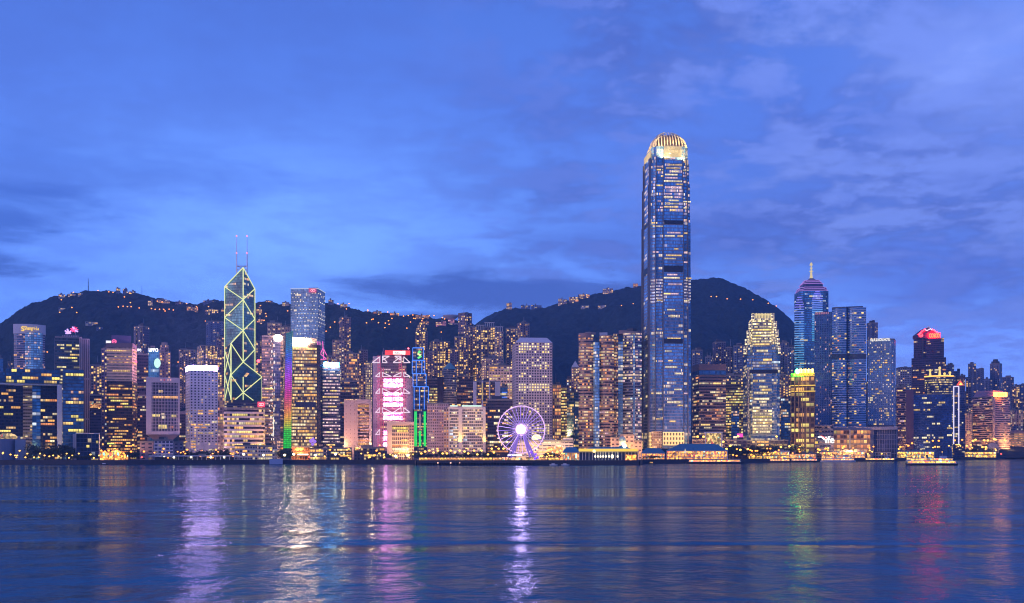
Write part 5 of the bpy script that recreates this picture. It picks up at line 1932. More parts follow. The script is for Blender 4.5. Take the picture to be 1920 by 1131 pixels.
# ------------------------------------------------------------------ right half landmarks
def curved_pair():
    """two harbour office towers made of round bays"""
    fA = fac('bronze round bands', (0.36, 0.25, 0.20), (0.07, 0.055, 0.07), 2.0, 3.9, 1.0, 0.5, 0.7, OR, W3, 0.65, 5, 0.5, 0.2)
    fg = fac('mirror bay', (0.10, 0.20, 0.32), (0.30, 0.56, 0.74), 2.6, 3.9, 0.94, 0.74, 0.16, W2, W3, 0.7, 3, 0.55, 0.18)
    fB = fac('blue round bands', (0.20, 0.22, 0.32), (0.05, 0.07, 0.13), 2.0, 3.9, 1.0, 0.5, 0.6, PK, W3, 0.7, 5, 0.5, 0.2)
    d = 1370.0
    b = tower('tower', 'bronze banded tower with rounded bays and a tall strip of sky blue glass', plan_bulge(1085, 1112.5, d, 5, 8, 34), 627, d, fA, 'tower', None, 60, 'oabc', (2, 8), (0.04, 0.97), roof=1, seed=31)
    put('mirror_bay', MB().prism(plan_bulge(1112.5, 1124, d - 2, 2, 4, 20), GZ, Z(642, d), fg, cap_mi=1), [fg.mat, DARKROOF], b.root)
    put('side_bay', MB().prism(plan_bulge(1124, 1151, d + 3, 4, 8, 30), GZ, Z(629, d), fA, cap_mi=1), [fA.mat, DARKROOF], b.root)
    cap = principled('brown roof cap', (0.20, 0.15, 0.17), 0.6)
    put('roof_cap', MB().prism(plan_bulge(1085.5, 1112, d - 0.4, 5.3, 8, 30), Z(634, d), Z(625, d), bottom=True), cap, b.root)
    for x0, x1 in ((1098, 1113), (1124, 1139)):
        put('plant_room', MB().prism(plan_front(x0, x1, d + 12, 12), Z(630, d), Z(621.5, d)), principled('pale plant box', (0.45, 0.48, 0.55), 0.5), b.root)
    windows(b.root, plan_bulge(1124, 1151, d + 3, 4, 8, 30), GZ, Z(629, d), fA, 36, b.rng, 'opac', (2, 5), (0.04, 0.9))
    d = 1400.0
    b = tower('tower', 'blue grey banded tower with rounded bays right of the bronze banded one', plan_bulge(1168, 1203, d, 6, 10, 34), 624, d, fB, 'tower', None, 60, 'pcbw', (2, 8), (0.04, 0.97), roof=1, seed=32)
    put('side_bay', MB().prism(plan_bulge(1150, 1159, d - 1, 2, 4, 24), GZ, Z(626, d), fA, cap_mi=1), [fA.mat, DARKROOF], b.root)
    put('mirror_bay', MB().prism(plan_front(1159, 1168, d + 2, 20), GZ, Z(640, d), fg, cap_mi=1), [fg.mat, DARKROOF], b.root)
    put('roof_cap', MB().prism(plan_bulge(1160, 1200, d + 6, 4, 8, 20), Z(625, d), Z(618.5, d)), cap, b.root)
    put('mirror_bay', MB().prism(plan_front(1187, 1190.5, d - 6.8, 3), GZ, Z(628, d), fg), fg.mat, b.root)


curved_pair()


def brown_tower():
    d = 1450.0
    f = fac('brown tower bands', (0.30, 0.20, 0.18), (0.05, 0.04, 0.06), 2.2, 4.0, 0.98, 0.52, 0.30, OR, W3, 0.7, 5, 0.4, 0.25)
    pl = plan_corner(1298, 1311, 1361, d)
    b = tower('tower', 'brown banded office tower with a thick plain top, right of the tallest tower', pl, 694, d, f, 'tower', None, 60, 'occb', (2, 7), (0.06, 0.95), roof=0, parapet=0, seed=33)
    put('roof_band', MB().prism(grow(pl, 0.5), Z(694, d), Z(682.5, d)), principled('brown stone top', (0.30, 0.19, 0.17), 0.7), b.root)
    fb = fac('blue top storey', (0.08, 0.16, 0.28), (0.08, 0.22, 0.40), 3, 5, 0.9, 0.7, 0.05, CW, CW, 0.6, 2)
    put('top_floors', MB().prism(grow(pl, 0.3), Z(703, d), Z(694, d), fb), fb.mat, b.root)
    m = emit_hall('gold screen glow', (1.0, 0.72, 0.25), 0.95)
    root = empty('pavilion', (X(1338, 1330), 1330, GZ), 'small golden lit box with a white frame at the foot of the brown tower', 'pavilion')
    put('light_box', MB().prism(plan_front(1323, 1353, 1331, 8), GZ, Z(812, 1331)), m, root)
    fr = principled('white frame', (0.7, 0.68, 0.66), 0.5)
    for x0, x1, ya, yb in ((1322, 1324, 832, 810.5), (1352, 1354.5, 832, 810.5)):
        put('frame', MB().prism(plan_front(x0, x1, 1329, 4), GZ, Z(yb, 1329)), fr, root)
    put('frame', MB().prism(plan_front(1320, 1355, 1328.6, 10), Z(812.5, 1329), Z(810, 1329), bottom=True), fr, root)


def emit_hall(name, color, strength):
    """busy lit interior seen through glass: uneven bright and dark patches"""
    if name in MATS:
        return MATS[name]
    m = bpy.data.materials.new(name)
    m.use_nodes = True
    t = NT(m.node_tree)
    b = t.n['Principled BSDF']
    co = t.new('ShaderNodeTexCoord').outputs['Object']
    x, y, z = t.sep(co)
    v = t.new('ShaderNodeTexVoronoi')
    v.inputs['Scale'].default_value = 0.55
    t.l.new(t.xyz(x, t.m('MULTIPLY', y, 0.4), t.m('MULTIPLY', z, 0.8)), v.inputs['Vector'])
    r, g, bb = t.sep(v.outputs['Color'])
    k = t.m('MULTIPLY', t.m('ADD', 0.12, t.m('POWER', r, 2.0)), strength * 1.5)
    c = t.mix(t.m('MULTIPLY', g, 0.55), color, (1.0, 0.64, 0.18))
    c = t.mix(t.m('GREATER_THAN', bb, 0.93), c, (1.0, 0.12, 0.06))
    c = t.mix(t.m('LESS_THAN', bb, 0.05), c, (0.35, 0.85, 0.75))
    t.put(b.inputs['Emission Color'], c)
    t.put(b.inputs['Emission Strength'], k)
    b.inputs['Base Color'].default_value = (0.12, 0.07, 0.04, 1)
    MATS[name] = nosample(m)
    return m


brown_tower()


def yellow_tower():
    d = 1500.0
    zz = lambda py: Z(py, d)
    f = fac('amber grid block', (0.13, 0.085, 0.06), (0.08, 0.045, 0.03), 6.5, 7.0, 0.66, 0.62, 0.36, W1, W2, 0.5, 1, 0.2, 0.3)
    pl = plan_front(1482, 1528, d, 30)
    b = tower('tower', 'bank tower blazing with amber light, yellow neon roof and green sign', pl, 706, d, f, 'tower', None, 50, 'yya', (1, 2), (0.1, 0.97), roof=0, parapet=0)
    fy = fac('yellow neon attic', (0.85, 0.60, 0.08), (0.25, 0.12, 0.02), 3.2, 4.2, 0.5, 0.5, 3.0, (1.0, 0.72, 0.06), (1.0, 0.85, 0.2), 1.0, 3, 0.1, 0.4)
    put('attic', MB().prism(inset(pl, 0.97), zz(706), zz(699), fy, cap_mi=1), [fy.mat, DARKROOF], b.root)
    ye = emit('yellow neon lettering', (1.0, 0.68, 0.02), 55.0, True)
    glyphs(b.root, 1499, 1526, 692, 699, d - 2, ye, 4)
    for x in (1483, 1490, 1497.5, 1505, 1512.5, 1520, 1527):
        put('pier', MB().prism(plan_front(x - 0.7, x + 0.7, d - 1.5, 2), GZ, zz(706)), principled('amber stone pier', (0.30, 0.20, 0.11), 0.6), b.root)
    put('sign', MB().ball(P(1495, 696, d - 2), 3.2, 10, 8, (1, 0.5, 1)), emit('green sign light', (0.02, 1.0, 0.16), 60.0, True), b.root)
    for y in (722, 733):
        panel(b.root, 'neon_ledge', 1481.5, 1528, y, y + 1.6, d - 2.2, emit('amber neon ledge', (1.0, 0.62, 0.05), 1.2), 1.0)
    org = org_of(b.root)
    l = bpy.data.lights.new('facade_floodlight', 'POINT')
    l.energy = 7000
    l.color = (1.0, 0.62, 0.10)
    l.shadow_soft_size = 2
    o = bpy.data.objects.new('facade_floodlight', l)
    col.objects.link(o)
    o.parent = b.root
    o.location = P(1504, 712, d - 14) - org


yellow_tower()


def tall_hotel_pair():
    d = 1600.0
    zz = lambda py: Z(py, d)
    f1 = fac('slate hotel bands', (0.42, 0.52, 0.72), (0.10, 0.20, 0.38), 2.4, 3.4, 1.0, 0.52, 0.07, W1, W3, 0.8, 2, 0.5, 0.2)
    f2 = fac('slate hotel ribs', (0.17, 0.24, 0.42), (0.08, 0.15, 0.30), 2.6, 3.4, 0.55, 0.72, 0.05, PK, W1, 0.7, 1, 0.4, 0.25)
    a, b_, c_, e_ = plan_front(1560, 1624, d, 36)
    b = tower('tower', 'tallest slate blue tower right of the spire, twin rounded shafts with scattered room lights', plan_bulge(1560, 1587, d - 2, 4, 8, 34), 578, d, f1, 'tower', None, 46, 'abbo', (1, 2), (0.05, 0.97), roof=0)
    put('facade', MB().prism(plan_bulge(1588, 1624, d, 3, 8, 34), GZ, zz(577), f1, cap_mi=1), [f1.mat, DARKROOF], b.root)
    put('joint', MB().prism(plan_front(1586, 1589.5, d + 1, 30), GZ, zz(576)), principled('dark joint', (0.03, 0.04, 0.08), 0.4), b.root)
    put('wing', MB().prism(plan_front(1527, 1560, d + 8, 30), GZ, zz(584), f2, cap_mi=1), [f2.mat, DARKROOF], b.root)
    put('roof_cap', MB().prism(plan_front(1564, 1618, d + 8, 22), zz(578), zz(573.5)), principled('slate roof plant', (0.10, 0.13, 0.22), 0.5), b.root)
    lv = principled('slate louvres', (0.09, 0.10, 0.15), 0.6)
    put('louvre_band', MB().prism(plan_bulge(1559.5, 1587, d - 2.6, 4.2, 8, 5), zz(673), zz(664), bottom=True), lv, b.root)
    put('louvre_band', MB().prism(plan_bulge(1588, 1624.5, d - 0.7, 3.2, 8, 5), zz(673), zz(664), bottom=True), lv, b.root)
    windows(b.root, plan_bulge(1588, 1624, d, 3, 8, 34), GZ, zz(577), f1, 40, b.rng, 'abbo', (1, 2), (0.05, 0.97))
    windows(b.root, plan_front(1527, 1560, d + 8, 30), GZ, zz(584), f2, 16, b.rng, 'poa', (1, 1), (0.05, 0.95))
    rng = random.Random(2)
    pk = emit('dim rose lettering', (0.9, 0.35, 0.5), 0.5)
    for k in range(9):
        panel(b.root, 'lettering', 1529 + k * 3.3, 1531 + k * 3.3, 586.5 + k * -0.2, 590 - k * .2, d + 6, pk, 0.6)
    # lower hotel with rounded corner
    d = 1590.0
    f3 = fac('hotel blue grid', (0.18, 0.26, 0.42), (0.20, 0.38, 0.60), 2.6, 3.3, 0.5, 0.52, 0.18, W1, W3, 0.85, 1, 0.5, 0.2)
    a, b_, c_, e_ = plan_front(1627, 1680, d, 34)
    pl = [a, a.lerp(b_, 0.84), a.lerp(b_, 0.93) + Vector((0, 1.5)), b_ + Vector((0, 6)), c_, e_]
    h = tower('hotel', 'blue gridded hotel with a rounded corner and white lettering along its top', pl, 637, d, f3, 'hotel', None, 80, 'abbc', (1, 2), (0.05, 0.93), roof=1)
    lettering(h.root, 'FOUR SEASONS HOTEL', 1633, 1668, 634.5, 639.5, d - 3, emit('white hotel lettering', (1.0, 0.95, 0.85), 1.6))
    put('louvre_band', MB().prism(plan_front(1627, 1676, d - 0.6, 4), Z(804, d), Z(797, d), bottom=True), lv, h.root)
    # shopping podium
    d = 1560.0
    zz = lambda py: Z(py, d)
    st = principled('podium stone', (0.34, 0.33, 0.40), 0.6, noise=0.1)
    fw = fac('podium orange shops', (0.28, 0.20, 0.20), (0.12, 0.05, 0.03), 4.5, 7.5, 0.86, 0.66, 1.6, OR, W2, 0.9, 1, 0.1, 0.4)
    fd = fac('podium dark glazing', (0.22, 0.24, 0.34), (0.05, 0.06, 0.12), 3.2, 7, 0.8, 0.9, 0.03, OR, PK, 0.4, 1, 0.4, 0.2)
    root = empty('shopping_podium', (X(1590, d), d + 30, GZ), 'wide shopping podium with glowing orange shop windows under the slate towers', 'shopping centre')
    put('facade', MB().prism(plan_front(1563, 1632, d, 22), GZ, zz(806), fw, cap_mi=1), [fw.mat, CONC], root)
    put('facade', MB().prism(plan_front(1632, 1681, d - 0.4, 22), GZ, zz(806), fd, cap_mi=1), [fd.mat, CONC], root)
    put('roof_band', MB().prism(plan_front(1562, 1683, d - 1.6, 26), zz(806), zz(800.5), bottom=True), st, root)
    for x0, x1 in ((1592, 1595), (1609, 1611), (1631, 1638), (1674, 1683)):
        put('pier', MB().prism(plan_front(x0, x1, d - 1.4, 3), GZ, zz(806)), st, root)
    fl = fac('podium deck floors', (0.26, 0.25, 0.33), (0.06, 0.05, 0.09), 4, 5, 0.8, 0.4, 0.35, W1, PK, 0.7, 1)
    put('deck_block', MB().prism(plan_front(1478, 1563, d + 4, 24), GZ, zz(813), fl, cap_mi=1), [fl.mat, CONC], root)
    put('deck_block', MB().prism(plan_front(1525, 1562.5, d + 2, 24), zz(813), zz(797.5), fl, cap_mi=1), [fl.mat, CONC], root)
    put('canopy', MB().prism(plan_front(1523, 1564, d - 2, 10), zz(799.5), zz(797.2), bottom=True), st, root)
    windows(root, plan_front(1563, 1632, d, 22), GZ, zz(806), fw, 16, random.Random(4), 'aoy', (1, 1), (0.2, 0.9), (0,))
    wl = emit('white shop lettering', (1.0, 1.0, 0.9), 2.2)
    lettering(root, 'ife', 1548, 1564, 818, 831, d - 11, wl)
    mb = MB()
    pts = [P(x, y, d - 9) for x, y in ((1534, 820), (1538, 818.5), (1542, 820.5), (1546, 824), (1550, 826))]
    for p, q in zip(pts, pts[1:]):
        mb.tube(p, q, 1.1, 5)
    put('emblem', mb, wl, root)
    mb = MB()
    pts = [P(x, y, d - 9.4) for x, y in ((1539, 817.5), (1543, 818.5), (1547, 821.5), (1549, 824))]
    for p, q in zip(pts, pts[1:]):
        mb.tube(p, q, 0.8, 5)
    put('emblem', mb, emit('red swoosh', (1, 0.08, 0.06), 1.2), root)
    put('round_sign', MB().ball(P(1494, 819, d - 3), 3.9, 12, 8, (1, 0.3, 1)), emit('red round sign', (1.0, 0.08, 0.08), 1.1), root)
    lettering(root, '2', 1492, 1496.5, 815.5, 822.5, d - 5.5, emit('cream numeral', (1.0, 0.85, 0.5), 1.6))
    panel(root, 'light_box', 1500.5, 1515, 816.5, 823, d - 2, emit_hall('gold screen glow', (1.0, 0.72, 0.25), 0.95), 1.5)
    panel(root, 'light_box', 1500.5, 1533, 828, 832, d - 4, emit('yellow awning light', (1.0, 0.66, 0.08), 1.2), 1.5)
    panel(root, 'light_box', 1506, 1519, 834, 836.5, d - 4, emit('orange awning light', (1.0, 0.45, 0.2), 0.9), 1.5)


tall_hotel_pair()


def gable_tower():
    d = 1880.0
    zz = lambda py: Z(py, d)
    f = fac('violet dark tower', (0.07, 0.05, 0.10), (0.03, 0.03, 0.08), 2.4, 3.9, 0.9, 0.5, 0.10, W1, W3, 0.7, 3, 0.4, 0.2)
    root = empty('skyscraper', (X(1741, d), d + 22, GZ), 'dark violet tower with a red outlined gabled top and orange lettering', 'skyscraper')
    put('facade', MB().prism(plan_front(1709, 1774, d, 44), GZ, zz(671), f, cap_mi=1), [f.mat, DARKROOF], root)
    put('upper_facade', MB().prism(plan_front(1713, 1770, d + 3, 38), zz(671), zz(634), f, cap_mi=1), [f.mat, DARKROOF], root)
    cm = principled('violet crown wall', (0.12, 0.05, 0.11), 0.5)
    pts = [(1721.5, 634), (1762, 634), (1762, 627.5), (1748, 617.5), (1741, 614), (1734, 617.5), (1721.5, 627.5)]
    fr = [P(x, y, d + 4) for x, y in pts]
    bk = [p + Vector((0, 26, 0)) for p in fr]
    mb = MB()
    mb.quad(fr)
    for i in range(7):
        j = (i + 1) % 7
        mb.quad([fr[i], bk[i], bk[j], fr[j]])
    put('gable', mb, cm, root)
    rl = emit('red gable tube', (1.0, 0.003, 0.004), 110.0, True)
    for p, q in (((1721.5, 628), (1734, 617.5)), ((1748, 617.5), (1762, 628))):
        tube(root, 'neon_tube', P(*p, d + 3), P(*q, d + 3), 0.8, rl)
    pk = emit('pink white gable tube', (1.0, 0.7, 0.85), 1.6)
    for p, q in (((1734, 618), (1738, 620)), ((1738, 620), (1744, 617)), ((1744, 616), (1748, 619))):
        tube(root, 'neon_tube', P(*p, d + 3), P(*q, d + 3), 0.8, pk)
    put('finial', MB().loft([[(*p, zz(616)) for p in plan_round(1741, d + 8, 5, 8)], [(*p, zz(611)) for p in plan_round(1741, d + 8, 1.0, 8)]]), emit('lilac finial', (0.6, 0.5, 1.0), 0.5), root)
    lettering(root, 'COSCO', 1742, 1761.5, 625.5, 633, d + 0.5, emit('orange red lettering', (1.0, 0.009, 0.0008), 100.0, True), 0.0)
    panel(root, 'sign', 1741, 1763, 624.5, 634, d + 3, emit('deep red sign glow', (1.0, 0.002, 0.0035), 36.0, True), 1.0, None, 0.0)
    mb = MB()
    for k in range(12):
        a, c = k * math.pi / 6, (k + 1) * math.pi / 6
        mb.tube(P(1727 + 3.2 * math.cos(a), 629 + 3.0 * math.sin(a), d + 2), P(1727 + 3.2 * math.cos(c), 629 + 3.0 * math.sin(c), d + 2), 0.6, 5)
    mb.tube(P(1725, 629, d + 2), P(1729, 629, d + 2), 0.6, 5)
    put('emblem', mb, emit('red emblem ring', (1.0, 0.10, 0.12), 3.0), root)
    for px in (1730.5, 1752):
        put('rib', MB().box((X(px, d), d + 1.6, (zz(671) + zz(634)) / 2), (2, 2.4, zz(634) - zz(671))), DARKROOF, root)
    windows(root, plan_front(1709, 1774, d, 44), zz(760), zz(671), f, 30, random.Random(8), 'bcao', (1, 3), (0.2, 0.97))
    # drum with an orange rim in front
    d = 1840.0
    zz = lambda py: Z(py, d)
    fd = fac('drum windows', (0.06, 0.06, 0.12), (0.03, 0.04, 0.09), 2.4, 4.0, 0.9, 0.5, 1.1, W2, W3, 0.7, 4, 0.4, 0.2)
    b = tower('tower', 'dark drum tower with a glowing orange rim and gilded roof lamps', plan_bulge(1734, 1787, d, 14, 12, 40), 707, d, fd, 'tower', None, 20, 'cby', (3, 8), (0.80, 0.97), roof=0)
    mb = MB()
    pl = grow(plan_bulge(1734, 1787, d - 1, 14, 12, 40), 0.6)[:13]
    for p, q in zip(pl, pl[1:]):
        mb.tube((p.x, p.y, zz(706)), (q.x, q.y, zz(706)), 1.0, 5)
    put('rim_light', mb, emit('orange rim light', (1.0, 0.50, 0.08), 2.4, True), b.root)
    gm = emit('gilded roof lamp', (1.0, 0.74, 0.20), 1.2)
    for px, y in ((1744, 693), (1762, 688), (1771, 699), (1781, 697)):
        m_ = MB().tube(P(px, 706, d + 5), P(px, y + 4, d + 5), 2.6, 8, 1.2).ball(P(px, y + 2, d + 5), 2.4, 8, 6)
        put('roof_lamp', m_, gm, b.root)
    # flat navy block in front
    d = 1800.0
    zz = lambda py: Z(py, d)
    fn = fac('navy curtain wall', (0.04, 0.06, 0.16), (0.06, 0.13, 0.32), 2.6, 4.0, 0.95, 0.7, 0.04, W3, W3, 0.75, 4, 0.6, 0.18)
    b = tower('office_building', 'flat navy glass office block with short pale rows of light', plan_front(1713, 1785, d, 40), 740, d, fn, 'office building', None, 26, 'ccb', (1, 4), (0.05, 0.97), roof=1)
    put('side_slab', MB().prism(plan_front(1698.5, 1713, d + 4, 30), GZ, zz(731)), principled('maroon slab wall', (0.16, 0.09, 0.13), 0.7, noise=0.15), b.root)
    fb = fac('maroon bands', (0.22, 0.14, 0.18), (0.04, 0.03, 0.05), 2.4, 4.0, 0.98, 0.5, 0.16, W1, PK, 0.7, 2)
    tower('tower', 'maroon banded block between the blue hotel and the navy glass block', plan_front(1681, 1698, d + 14, 26), 726, d + 14, fb, 'tower', None, 16, 'abp', (1, 3), (0.05, 0.95), roof=2, seed=40)
    # slim tower with white edge lines
    d = 1830.0
    zz = lambda py: Z(py, d)
    fs = fac('slim navy bands', (0.10, 0.10, 0.20), (0.05, 0.08, 0.18), 2.4, 3.8, 0.95, 0.5, 0.12, W2, W3, 0.7, 2, 0.5, 0.2)
    b = tower('tower', 'slim navy tower edged by two white light lines below a red orange triangle sign', plan_front(1786.5, 1809, d, 26), 724, d, fs, 'tower', None, 16, 'abc', (1, 3), (0.05, 0.9), roof=0)
    wl = emit('white edge line', (0.80, 0.72, 1.0), 1.3)
    for px in (1787.5, 1797):
        tube(b.root, 'light_line', (X(px, d), d - 1.5, zz(833)), (X(px, d), d - 1.5, zz(725)), 0.9, wl)
    tube(b.root, 'light_line', (X(1787.5, d), d - 1.5, zz(725)), (X(1797, d), d - 1.5, zz(725)), 0.9, wl)
    tr = MB()
    f3 = [P(1795.5, 723, d + 2), P(1807.5, 723, d + 2), P(1801.5, 714, d + 2)]
    g3 = [p + Vector((0, 6, 0)) for p in f3]
    tr.quad(f3)
    for i in range(3):
        j = (i + 1) % 3
        tr.quad([f3[i], g3[i], g3[j], f3[j]])
    put('roof_gable', tr, emit('red gable sign', (1.0, 0.10, 0.05), 1.6, True), b.root)
    tr = MB()
    f3 = [P(1798, 722, d + 1), P(1805, 722, d + 1), P(1801.5, 717, d + 1)]
    tr.quad(f3)
    put('emblem', tr, emit('orange gable sign', (1.0, 0.48, 0.06), 3.0, True), b.root)


gable_tower()


def ferry_terminal_tower():
    d = 2005.0
    zz = lambda py: Z(py, d)
    f = fac('terminal pink bands', (0.56, 0.40, 0.38), (0.05, 0.035, 0.05), 2.4, 4.05, 1.0, 0.46, 0.14, OR, W3, 0.7, 3, 0.3, 0.3)
    pl = plan_corner(1822, 1863.5, 1894, d)
    b = tower('office_building', 'pink banded office block with a pink roof hall and a bright orange sign', pl, 744, d, f, 'office building', None, 60, 'boac', (1, 5), (0.04, 0.95), roof=0)
    mb = MB()
    r0 = [(*p, zz(744)) for p in inset(pl, 0.95)]
    r1 = [(*p, zz(731.5)) for p in inset(pl, 0.72)]
    put('roof_hall', mb.loft([r0, r1]), principled('pink roof hall', (0.58, 0.32, 0.34), 0.6), b.root)
    c = pl[1]
    put('corner_pier', MB().tube((c.x, c.y, GZ), (c.x, c.y, zz(744)), 2.6, 8), principled('pink pier stone', (0.60, 0.44, 0.40), 0.6), b.root)
    put('sign', MB().box(P(1875.5, 740, d - 2), (24, 1.6, 8.5), -0.1), emit('orange sign board', (1.0, 0.26, 0.015), 30.0, True), b.root)
    glyphs(b.root, 1866, 1885, 737.5, 742.5, d - 4, emit('yellow sign letters', (1.0, 0.78, 0.06), 2.0), 5)
    fb = fac('beige grid side', (0.50, 0.36, 0.33), (0.10, 0.06, 0.08), 3, 3.6, 0.45, 0.5, 0.15, W1, W3, 0.6, 1)
    tower('tower', 'beige gridded side block left of the pink banded office block', plan_front(1810, 1822, d - 6, 24), 775, d - 6, fb, 'tower', None, 10, 'ab', (1, 2), (0.05, 0.9), roof=1, seed=41)
    fo = fac('low orange bands', (0.55, 0.38, 0.32), (0.2, 0.1, 0.05), 3, 4.4, 1.0, 0.42, 3.0, OR, W2, 0.9, 20, 0.1, 0.4)
    b = tower('building', 'low wide block of glowing orange floor bands at the far right', plan_front(1889, 1975, 2080, 30), 812, 2080, fo, 'building', None, 8, 'oa', (6, 14), (0.05, 0.9), roof=2, seed=42)
    put('roof_band', MB().prism(plan_front(1888, 1976, 2079, 33), Z(813, 2080), Z(807.5, 2080), bottom=True), principled('mauve roof band', (0.30, 0.24, 0.30), 0.7), b.root)


ferry_terminal_tower()

# ------------------------------------------------------------------ ordinary towers, back to front
RES = {
    'n': fac('navy flats', (0.12, 0.12, 0.20), (0.03, 0.035, 0.07), 4.0, 4.2, 0.55, 0.52, 0.30, W1, W3, 1.0, 1, 0.3, 0.3, cols=1.0),
    'm': fac('mauve flats', (0.24, 0.18, 0.24), (0.04, 0.035, 0.06), 4.0, 4.2, 0.55, 0.55, 0.62, W1, W2, 1.2, 1, 0.3, 0.3, cols=1.0),
    'a': fac('amber flats', (0.26, 0.19, 0.22), (0.05, 0.04, 0.06), 3.8, 4.2, 0.62, 0.64, 1.1, (1.0, 0.55, 0.13), W2, 1.5, 1, 0.3, 0.3, cols=1.0),
    'p': fac('pink flats', (0.42, 0.30, 0.32), (0.06, 0.05, 0.07), 3.8, 4.0, 0.55, 0.52, 0.65, W1, W3, 1.0, 1, 0.3, 0.3, cols=1.0),
    'b': fac('blue far flats', (0.16, 0.20, 0.32), (0.05, 0.07, 0.14), 4.0, 4.0, 0.55, 0.5, 0.20, W1, W2, 0.9, 1, 0.3, 0.3, cols=1.0),
    'w': fac('white far flats', (0.45, 0.42, 0.46), (0.06, 0.06, 0.09), 3.8, 3.8, 0.6, 0.5, 0.35, W2, W3, 0.9, 1, 0.3, 0.3),
    'g': fac('blue office glass', (0.09, 0.15, 0.28), (0.10, 0.28, 0.48), 2.6, 4.0, 0.92, 0.66, 0.20, W1, W3, 0.8, 3, 0.6, 0.16),
    'd': fac('dark office', (0.07, 0.055, 0.085), (0.025, 0.025, 0.05), 2.6, 4.0, 0.9, 0.52, 0.32, OR, W3, 0.9, 4, 0.4, 0.25),
    'y': fac('yellow office bands', (0.16, 0.12, 0.12), (0.05, 0.04, 0.05), 2.4, 4.0, 0.94, 0.52, 1.5, W1, GY, 0.9, 7, 0.3, 0.3),
    'r': fac('bright grid offices', (0.34, 0.25, 0.22), (0.06, 0.05, 0.06), 3.2, 4.4, 0.6, 0.7, 1.2, OR, W2, 1.0, 1, 0.2, 0.3),
    'k': fac('white grid block', (0.60, 0.52, 0.50), (0.05, 0.04, 0.05), 4.4, 4.2, 0.62, 0.55, 0.9, W1, W3, 0.9, 1, 0.2, 0.3),
}
